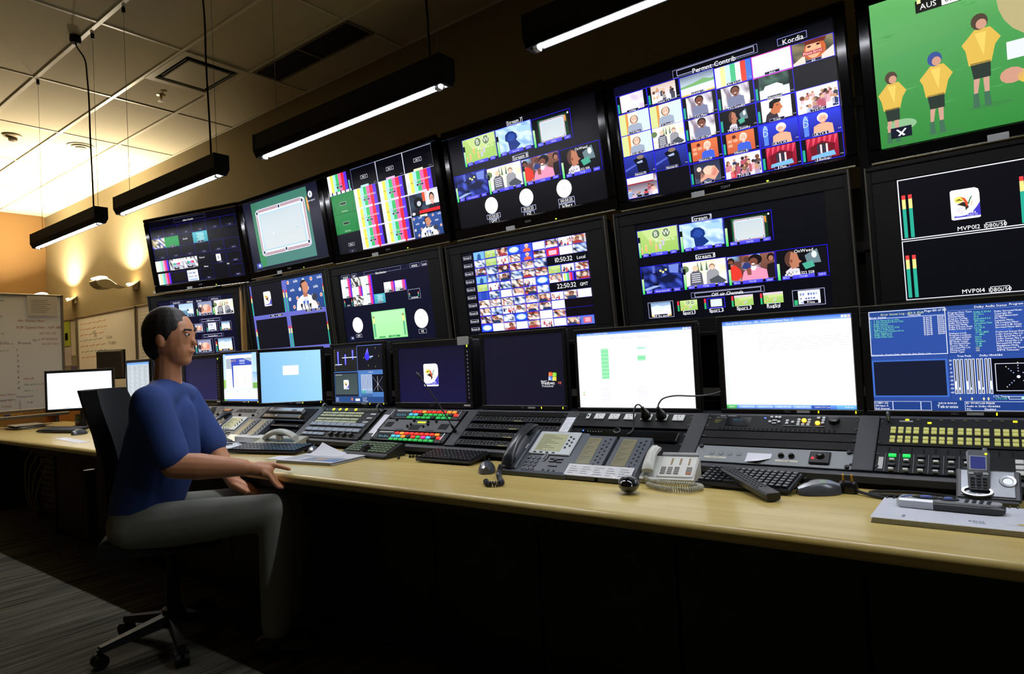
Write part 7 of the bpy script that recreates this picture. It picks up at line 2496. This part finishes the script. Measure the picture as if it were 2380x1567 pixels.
cp_ = [(.018, -.005, .012), (.04, -.02, .008), (.085, -.045, .006), (.14, -.062, .006), (.2, -.058, .006), (.25, -.036, .006), (.27, .0, .006), (.24, .025, .006), (.16, .044, .006), (.09, .032, .006), (.055, .0, .007), (.08, -.035, .010), (.15, -.052, .014), (.22, -.046, .012)]
sm = []
for q in range(len(cp_) - 1):
    a, b = Vector(cp_[q]), Vector(cp_[q + 1])
    p_, n_ = Vector(cp_[max(q - 1, 0)]), Vector(cp_[min(q + 2, len(cp_) - 1)])
    for w_ in range(5):
        t = w_ / 5
        sm.append(.5 * ((2 * a) + (b - p_) * t + (2 * p_ - 5 * a + 4 * b - n_) * t * t + (3 * a - p_ - 3 * b + n_) * t ** 3))
MB().tube(sm, .0045, 8).obj('mains_cord', mat('cable_black', '#060606', .5), r, True)
r = thing('spiral_book', 'white spiral bound book lying under the silver remote control', 'book', (-.125, 1.822, DT))
for k in range(4):
    MB().box(-.162 + .001 * k, -.112 + .001 * k, .0005 + k * .003, .162, .104, .003 + k * .003).obj('page_block', mat('page_edge', '#cdd0dc', .7), r)
MB().cbox(-.163, -.113, .0125, .163, .106, .0138, .0005).obj('clear_cover', mat('cover_white', '#eceffb', .3, coat=.3), r)
for k in range(22):
    x_ = -.155 + k * .0148
    MB().tube([(x_ + .001 * cos(a), .105 + .0085 * cos(a), .009 + .009 * sin(a)) for a in [2 * pi * q / 10 for q in range(10)]], .0018, 5, True).obj('binding_ring', BLK, r)
bp_ = Scr(.32, .21)
bp_.rect(.18, .8, .2, .92, '#8a90a8', 0)
bp_.text('EPG', .62, .84, .012, '#4a4d5a', 0)
bp_.text('1220', .64, .9, .009, '#4a4d5a', 0)
bp_.ell(.88, .78, .04, .03, '#c9b84a', 0)
bp_.rect(.78, .83, .97, .845, '#b8bccc', 0)
bp_.obj('cover_print', r, print_mat(), (0, 0, .0142), (-pi / 2, 0, 0))
r = thing('remote_control', 'silver and black satellite remote control on the spiral bound book', 'remote', (-.143, 1.852, DT + .0145), (0, 0, radians(-3)))
def rsec(x_, k, hb, ht):
    return [(x_, -.026 * k, hb), (x_, .026 * k, hb), (x_, .029 * k, ht * .8), (x_, .024 * k, ht), (x_, -.024 * k, ht), (x_, -.029 * k, ht * .8)]
MB().loft([rsec(-.105, .75, .004, .017), rsec(-.098, .95, .0, .022), rsec(-.03, 1, .0, .023), rsec(-.028, 1, .0, .023)]).obj('rear_case', SILV, r, True)
MB().loft([rsec(-.028, 1, 0, .0185), rsec(.06, .95, 0, .0185), rsec(.098, .8, .001, .018), rsec(.108, .5, .005, .014)]).obj('front_case', mat('remote_dark', '#1e2024', .4), r, True)
MB().loft([[(x_, -.024 * k, .0185), (x_, .024 * k, .0185), (x_, .022 * k, .0225), (x_, -.022 * k, .0225)] for x_, k in ((-.03, 1), (.06, .95), (.095, .75), (.102, .4))]).obj('top_plate', SILV, r, True)
for x_, rx_ in ((-.045, .030), (.0, .022)):
    MB().lathe([(1, 0), (.97, .0015), (.3, .002)], n=20).xf(Matrix.Translation((x_, 0, .0225)) @ Matrix.Diagonal((rx_, .018, 1, 1))).obj('dial_pad', BLK, r, True)
    MB().lathe([(1, 0), (.9, .003), (.3, .004)], n=14).xf(Matrix.Translation((x_, 0, .0245)) @ Matrix.Diagonal((rx_ * .45, .010, 1, 1))).obj('blue_key', mat('key_lilac', '#6a78b8', .4), r, True)
for i in range(4):
    for j in range(3):
        MB().lathe([(.0045, 0), (.004, .0015), (.002, .002)], n=8).xf(Matrix.Translation((.036 + i * .014, -.012 + j * .012, .0225))).obj('number_key', DGREY, r, True)
for i in range(3):
    MB().lathe([(.005, 0), (.0045, .0015), (.002, .002)], n=8).xf(Matrix.Translation((-.092 + i * .006, -.012 + i * .012, .0225))).obj('blue_key', mat('key_lilac', '#6a78b8', .4), r, True)
r = thing('cordless_telephone', 'silver cordless handset standing in its cradle at the right edge', 'telephone', (-.066, 2.025, DT))
T = radians(42)
M = Matrix.Translation((0, -.045, .018)) @ Matrix.Rotation(T, 4, 'X')
cr_ = mat('cradle_dark', '#3b4047', .4)
MB().prism_x([(-.05, .001), (-.055, .014), (-.045, .02), (.02, .078), (.035, .07), (.035, .03), (.03, .001)], -.07, .055).obj('cradle_base', cr_, r)
MB().cbox(-.07, -.004, -.006, .062, .088, .005, .004).xf(M).obj('cradle_top', cr_, r)
MB().cbox(-.06, .004, .005, .05, .082, .0075, .002).xf(M).obj('silver_plate', mat('cradle_silver', '#8b9096', .35, .4), r)
MB().lathe([(.018, 0), (.017, .0025), (.011, .002), (.010, .0005)], n=20).xf(M @ Matrix.Translation((.036, .052, .0075))).obj('speaker_ring', STEEL, r, True)
MB().lathe([(.034, 0), (.033, .005), (.027, .005), (.026, 0)], n=20).xf(M @ Matrix.Translation((-.026, .014, .0075)) @ Matrix.Diagonal((1, .45, 1, 1))).obj('chrome_cup', STEEL, r, True)
T2 = radians(60)
M2 = Matrix.Translation((-.022, -.028, .032)) @ Matrix.Rotation(T2, 4, 'X')
hm = mat('handset_silver', '#7d838a', .35, .4)
h = MB().loft([[(sx_ * w_, y_, n_) for sx_, n_ in ((-1, 0), (-1, .012), (-.8, .017), (.8, .017), (1, .012), (1, 0))] for y_, w_ in ((0, .019), (.006, .022), (.07, .0235), (.098, .025), (.104, .021))]).xf(M2).obj('handset', hm, r, True)
MB().cbox(-.018, .05, .016, .018, .088, .0185, .001).xf(M2).obj('screen_frame', phs, h)
MB().cbox(-.0155, .053, .0185, .0155, .086, .019, .0004).xf(M2).obj('screen', lit('phone_screen', '#252c66', .8), h)
MB().lathe([(.008, .017), (.007, .02), (.003, .0205)], n=14).xf(M2 @ Matrix.Translation((0, .042, 0))).obj('navigation_key', STEEL, h, True)
for j in range(4):
    for i in range(3):
        MB().cbox(-.005, -.0028, .017, .005, .0028, .019, .001).xf(M2 @ Matrix.Translation((-.0125 + i * .0125, .006 + j * .0078, 0))).obj('number_key', DGREY, h)
for q in (-.015, .015):
    MB().cbox(-.0055, -.003, .017, .0055, .003, .019, .001).xf(M2 @ Matrix.Translation((q, .041, 0))).obj('call_key', phs, h)
MB().cyl((.015, .09, .008), (.015, .112, .008), .006, .005, n=10).xf(M2).obj('antenna', hm, h, True)
MB().lathe([(.003, .017), (.002, .019), (.001, .0195)], n=8).xf(M2 @ Matrix.Translation((.017, .094, 0))).obj('status_led', LYEL, h, True)

# --- far end of the desk
r = thing('mug', 'striped mug beside the lone white screen on the far left', 'mug', (-6.42, 2.20, DT))
for k, c_ in enumerate(('#6a6a66', '#7d4a3a', '#8a8a84', '#4f6a58', '#8a7a3a', '#5a5f66')):
    MB().lathe([(.048, .002 + k * .018), (.048, .019 + k * .018), (.045, .019 + k * .018), (.045, .002 + k * .018)], n=24).obj('stripe', mat('mug' + c_, c_, .35), r, True)
MB().tube([(.046, 0, .03), (.075, 0, .035), (.08, 0, .06), (.07, 0, .085), (.046, 0, .088)], .006, 8).obj('handle', mat('mug#6a6a66', '#6a6a66', .35), r, True)
r = thing('magazine_pile', 'untidy pile of magazines at the far left desk end', 'magazines', (-6.95, 1.96, DT), (0, 0, .3))
for k in range(5):
    MB().cbox(-.15, -.11, .001 + k * .007, .15, .11, .007 + k * .007, .002).obj('magazine', mat('mag%d' % k, ['#8a8780', '#5c5a52', '#b0aa9c', '#7a5a44', '#a8a59c'][k], .5), r, loc=(rnd.uniform(-.03, .03), rnd.uniform(-.03, .03), 0), rot=(0, 0, rnd.uniform(-.4, .4)))
o = MB().box(-.3, -.035, 0, .3, .035, .0012).obj('paper_sheet', PAPER, None, loc=(-5.15, 1.70, DT + .0002), rot=(0, 0, radians(-5)))
tag(o, 'long white sheet of paper near the desk edge left of the man', 'paper')
r = thing('handheld_device', 'black handheld device with grey keys left of the man', 'electronics', (-5.3, 2.0, DT), (0, 0, radians(-10)))
MB().cbox(-.16, -.05, 0, .16, .05, .025, .005).obj('case', BLK, r)
for k in range(3):
    MB().cbox(-.12 + k * .09, -.035, .025, -.05 + k * .09, .035, .028, .002).obj('key_block', SILV if k == 1 else DGREY, r)

# ================================================================ office chairs
def chair(label, x, y, rz, zseat=.47, arms=True):
    r = thing('office_chair', label, 'chair', (x, y, 0), (0, 0, rz))
    fab = mat('chair_fabric', '#0c0c0d', .85, bump=.3, scale=400)
    pls = mat('chair_plastic', '#0a0a0b', .5, spec=.25)
    for k in range(5):
        a = 2 * pi * k / 5 + .3
        c_, s_ = cos(a), sin(a)
        MB().loft([[(c_ * d + -s_ * w_ * q, s_ * d + c_ * w_ * q, z_) for q, z_ in ((-1, z0), (1, z0), (.8, z1), (-.8, z1))] for d, w_, z0, z1 in ((.03, .03, .085, .13), (.29, .018, .062, .085))]).obj('base_arm', pls, r)
        for q in (-.016, .016):
            p = Vector((c_ * .29, s_ * .29, .029))
            t = Vector((-s_, c_, 0)) * q
            MB().cyl(p + t - Vector((-s_, c_, 0)) * .009, p + t + Vector((-s_, c_, 0)) * .009, .028, n=14).obj('castor_wheel', pls, r, True)
        MB().cyl((c_ * .29, s_ * .29, .028), (c_ * .29, s_ * .29, .075), .010, n=8).obj('castor_stem', pls, r)
    MB().lathe([(.045, .085), (.045, .15), (.03, .16), (.03, .3), (.02, .3), (.02, zseat - .06)], n=16).obj('gas_column', pls, r, True)
    MB().cbox(-.1, -.12, zseat - .07, .1, .12, zseat - .045, .006).obj('mechanism', pls, r)
    MB().loft([[(-.23 * k, -.22 * k, z_), (.0, -.25 * k, z_), (.23 * k, -.22 * k, z_), (.25 * k, 0, z_), (.22 * k, .23 * k, z_), (0, .25 * k, z_), (-.22 * k, .23 * k, z_), (-.25 * k, 0, z_)] for k, z_ in ((.85, zseat - .045), (1, zseat - .03), (1, zseat + .015), (.9, zseat + .035))]).obj('seat', fab, r, True)
    # backrest: curved shell behind (-y)
    rows = []
    for j in range(9):
        t = j / 8
        z_ = zseat + .14 + .50 * t
        hw = .13 + .10 * min(1, t * 1.3) - (.03 * (t - .85) / .15 if t > .85 else 0)
        yb = -.235 - .06 * t + .03 * sin(pi * t)
        ring_ = []
        for i in range(9):
            u = -1 + i / 4
            ring_.append((hw * u, yb + .06 * u * u - .028, z_))
        for i in range(8, -1, -1):
            u = -1 + i / 4
            ring_.append((hw * u * .97, yb + .06 * u * u + .028, z_))
        rows.append(ring_)
    MB().loft(rows).obj('backrest', fab, r, True)
    MB().tube([(0, -.1, zseat - .055), (0, -.25, zseat - .05), (0, -.30, zseat + .05), (0, -.305, zseat + .3)], .022, 8).obj('back_stem', pls, r, True)
    if arms:
        for q in (-1, 1):
            MB().tube([(q * .2, -.02, zseat - .05), (q * .285, -.02, zseat - .03), (q * .29, -.02, zseat + .17)], .017, 8).obj('arm_post', pls, r, True)
            MB().cbox(q * .29 - .035, -.13, zseat + .17, q * .29 + .035, .11, zseat + .2, .012).obj('arm_pad', pls, r)
    return r
chair('black office chair the man sits in', -2.965, 1.345, math.atan2(.80, .60) - pi / 2, .475, False)
chair('black office chair cut by the left picture edge', -5.50, .98, radians(120), .47)

# ================================================================ the man at the desk
def cap(mb, p0, p1, r0_, r1_, n=14):
    p0, p1 = Vector(p0), Vector(p1)
    d = (p1 - p0)
    L = d.length
    d.normalize()
    a = Vector((0, 0, 1)) if abs(d.z) < .9 else Vector((1, 0, 0))
    e1 = d.cross(a).normalized()
    e2 = d.cross(e1)
    rings = []
    for k in range(1, 5):
        t = pi / 2 * k / 4
        rings.append((p0 - d * r0_ * cos(t), r0_ * sin(t)))
    for k in range(0, 4):
        t = pi / 2 * k / 4
        rings.append((p1 + d * r1_ * sin(t), r1_ * cos(t)))
    mb.loft([[c + e1 * (q * cos(2 * pi * i / n)) + e2 * (q * sin(2 * pi * i / n)) for i in range(n)] for c, q in rings])
def ball(mb, c, rx, ry, rz_, ex, ey, n=16):
    c = Vector(c)
    ez = Vector((0, 0, 1))
    mb.loft([[c + ex * (rx * sin(t) * cos(2 * pi * i / n)) + ey * (ry * sin(t) * sin(2 * pi * i / n)) + ez * (-rz_ * cos(t)) for i in range(n)] for t in [pi * (k + .5) / 12 for k in range(12)]])
F_ = Vector((.79, .613, 0)).normalized()
Rr = Vector((F_.y, -F_.x, 0))
Z = Vector((0, 0, 1))
man = thing('person', 'seated man in a blue T-shirt and grey trousers gripping the desk edge', 'person', (-2.95, 1.24, 0))
def soft(o, vox, it=3, fac=.5):
    m = o.modifiers.new('union', 'REMESH')
    m.mode = 'VOXEL'
    m.voxel_size = vox
    m.use_smooth_shade = True
    s_ = o.modifiers.new('soften', 'SMOOTH')
    s_.factor = fac
    s_.iterations = it
    return o
def at_man(mb):
    return mb.xf(Matrix.Translation((2.95, -1.24, 0)))
PEL = Vector((-2.95, 1.245, .57))
CHE = Vector((-2.865, 1.285, .93))
NEC = Vector((-2.835, 1.295, 1.13))
HED = Vector((-2.815, 1.305, 1.315))
SR, SL = Vector((-2.70, 1.165, 1.055)), Vector((-2.985, 1.43, 1.05))
ER, WR = Vector((-2.628, 1.215, .805)), Vector((-2.475, 1.415, .775))
EL, WL = Vector((-2.90, 1.53, .80)), Vector((-2.70, 1.50, .68))
skin = mat('skin', '#c98c64', .5, var=.05, scale=20)
b = MB()
# head and face
ball(b, HED + Z * .012, .098, .078, .112, F_, Rr)
ball(b, HED + F_ * .03 - Z * .045, .062, .058, .075, F_, Rr)
ball(b, HED + F_ * .052 - Z * .095, .03, .034, .024, F_, Rr)
cap(b, HED + F_ * .086 + Z * .008, HED + F_ * .098 - Z * .024, .008, .0125, 10)
ball(b, HED + F_ * .085 - Z * .058, .014, .024, .010, F_, Rr)
for q in (-1, 1):
    ball(b, HED + Rr * q * .078 - F_ * .006 - Z * .01, .018, .010, .03, F_, Rr)
    ball(b, HED + Rr * q * .03 + F_ * .083 + Z * .022, .012, .018, .007, F_, Rr)
cap(b, NEC - Z * .03, HED - Z * .06 - F_ * .012, .056, .05)
# arms
cap(b, SR, ER, .052, .044)
cap(b, ER, ER.lerp(WR, .35), .050, .053)
cap(b, ER.lerp(WR, .35), WR, .053, .034)
cap(b, SL, EL, .052, .044)
cap(b, EL, WL, .044, .03)
# right hand: thumb over the desk edge, four fingers closing under it
KN = Vector((-2.418, 1.483, .752))
cap(b, WR, KN, .028, .026)
U = (KN - WR).normalized()
across = Vector((.80, -.45, -.38)).normalized()
cap(b, KN + across * .020 - U * .012, KN - across * .024 - U * .012, .017, .016)
for k in range(4):
    o_ = across * (.026 - .019 * k)
    ln = (.9, 1.0, .97, .8)[k]
    p0 = KN + o_ + U * .004
    p1 = p0 + Vector((.012, .014, -.034)) * ln
    p2_ = p1 + Vector((.008, .016, -.024)) * ln
    p3 = p2_ + Vector((.006, .022, -.006)) * ln
    cap(b, p0, p1, .0100, .0092, 10)
    cap(b, p1, p2_, .0092, .0086, 10)
    cap(b, p2_, p3, .0086, .0076, 10)
t0_ = WR.lerp(KN, .45) + Vector((.004, .012, .016))
t1_ = KN + Vector((.004, .022, .024))
t2_ = Vector((-2.385, 1.528, .764))
t3_ = Vector((-2.362, 1.548, .7535))
cap(b, t0_, t1_, .014, .0115, 10)
cap(b, t1_, t2_, .0112, .0100, 10)
cap(b, t2_, t3_, .0100, .0082, 10)
# left hand resting on the thigh
KL = WL + Vector((.06, .03, -.03))
cap(b, WL, KL, .028, .026)
for k in range(4):
    o_ = Rr * (.026 - .018 * k)
    cap(b, KL + o_, KL + o_ + F_ * .035 - Z * .012, .0098, .009, 10)
    cap(b, KL + o_ + F_ * .035 - Z * .012, KL + o_ + F_ * .062 - Z * .034, .009, .0075, 10)
cap(b, WL + Rr * .02, KL + Rr * .045 + F_ * .01, .012, .009, 10)
# ankles
AR, AL = Vector((-2.42, 1.50, .10)), Vector((-2.56, 1.65, .10))
HR, HL = PEL + Rr * .10 - Z * .03, PEL - Rr * .10 - Z * .03
KR, KLn = Vector((-2.42, 1.52, .585)), Vector((-2.55, 1.66, .585))
cap(b, KR, AR, .05, .036)
cap(b, KLn, AL, .05, .036)
cap(b, PEL, CHE, .12, .12)
cap(b, CHE, NEC, .11, .05)
cap(b, HR, KR, .07, .05)
cap(b, HL, KLn, .07, .05)
soft(at_man(b).obj('body', skin, man, True), .0048, 3)
# T-shirt
s_ = MB()
cap(s_, PEL + Z * .03 - F_ * .01, CHE - Z * .1, .138, .142)
cap(s_, PEL + Z * .05 + Rr * .06, CHE + Rr * .055, .112, .112)
cap(s_, PEL + Z * .05 - Rr * .06, CHE - Rr * .055, .112, .112)
cap(s_, CHE - F_ * .01, NEC - Z * .05 - F_ * .015, .125, .078)
cap(s_, CHE + F_ * .02 + Z * .05, CHE + F_ * .025 - Z * .1, .115, .12)
cap(s_, NEC - Z * .04 + F_ * 0, SR, .066, .070)
cap(s_, NEC - Z * .04, SL, .066, .070)
cap(s_, SR, SR.lerp(ER, .82), .074, .071)
cap(s_, SL, SL.lerp(EL, .82), .074, .071)
cap(s_, CHE + Rr * .06 + Z * .03, SR - Z * .02, .10, .078)
cap(s_, CHE - Rr * .06 + Z * .03, SL - Z * .02, .10, .078)
soft(at_man(s_).obj('t_shirt', mat('shirt_blue', '#2c4787', .85, var=.08, scale=30, bump=.25), man, True), .008, 16)
# trousers
t_ = MB()
cap(t_, PEL - Z * .02 + Rr * .07, PEL - Z * .02 - Rr * .07, .118, .118)
cap(t_, HR, HR.lerp(KR, .5), .098, .088)
cap(t_, HR.lerp(KR, .5), KR, .088, .072)
cap(t_, HL, HL.lerp(KLn, .5), .098, .088)
cap(t_, HL.lerp(KLn, .5), KLn, .088, .072)
for K_, A_ in ((KR, AR), (KLn, AL)):
    cap(t_, K_, K_.lerp(A_, .4), .072, .07)
    cap(t_, K_.lerp(A_, .4), A_ + Z * .03, .07, .06)
soft(at_man(t_).obj('trousers', mat('trousers_grey', '#77796f', .85, var=.08, scale=30, bump=.25), man, True), .008, 16)
for A_ in (AR, AL):
    sh = MB()
    cap(sh, A_ - Z * .05 - F_ * .05, A_ - Z * .062 + F_ * .13, .045, .036)
    cap(sh, A_ - Z * .045 - F_ * .03, A_ - Z * .02, .045, .05)
    soft(at_man(sh).obj('shoe', mat('shoe_black', '#101010', .35), man, True), .006, 3)
# short dark hair
h = MB()
ball(h, HED + Z * .03 - F_ * .014, .101, .086, .108, F_, Rr)
ball(h, HED - F_ * .045 - Z * .01, .066, .076, .088, F_, Rr)
o = soft(at_man(h).obj('hair', mat('hair_dark', '#17110e', .6, var=.3, scale=120, bump=.8), man, True), .006, 2)
# eyes and brows
for q in (-1, 1):
    e = MB()
    ball(e, Vector((0, 0, 0)), .010, .012, .008, F_, Rr, 10)
    e.xf(Matrix.Translation(HED + F_ * .083 + Rr * q * .03 + Z * .010))
    at_man(e).obj('eye', mat('eye_white', '#cfc8c0', .2), man, True)
    e = MB()
    ball(e, Vector((0, 0, 0)), .005, .005, .005, F_, Rr, 8)
    e.xf(Matrix.Translation(HED + F_ * .0915 + Rr * q * .03 + Z * .010))
    at_man(e).obj('iris', mat('iris_brown', '#24160e', .2), man, True)
    e = MB()
    cap(e, HED + F_ * .094 + Rr * q * .016 + Z * .030, HED + F_ * .085 + Rr * q * .05 + Z * .031, .005, .0035, 8)
    at_man(e).obj('eyebrow', mat('hair_dark', '#17110e', .6), man, True)
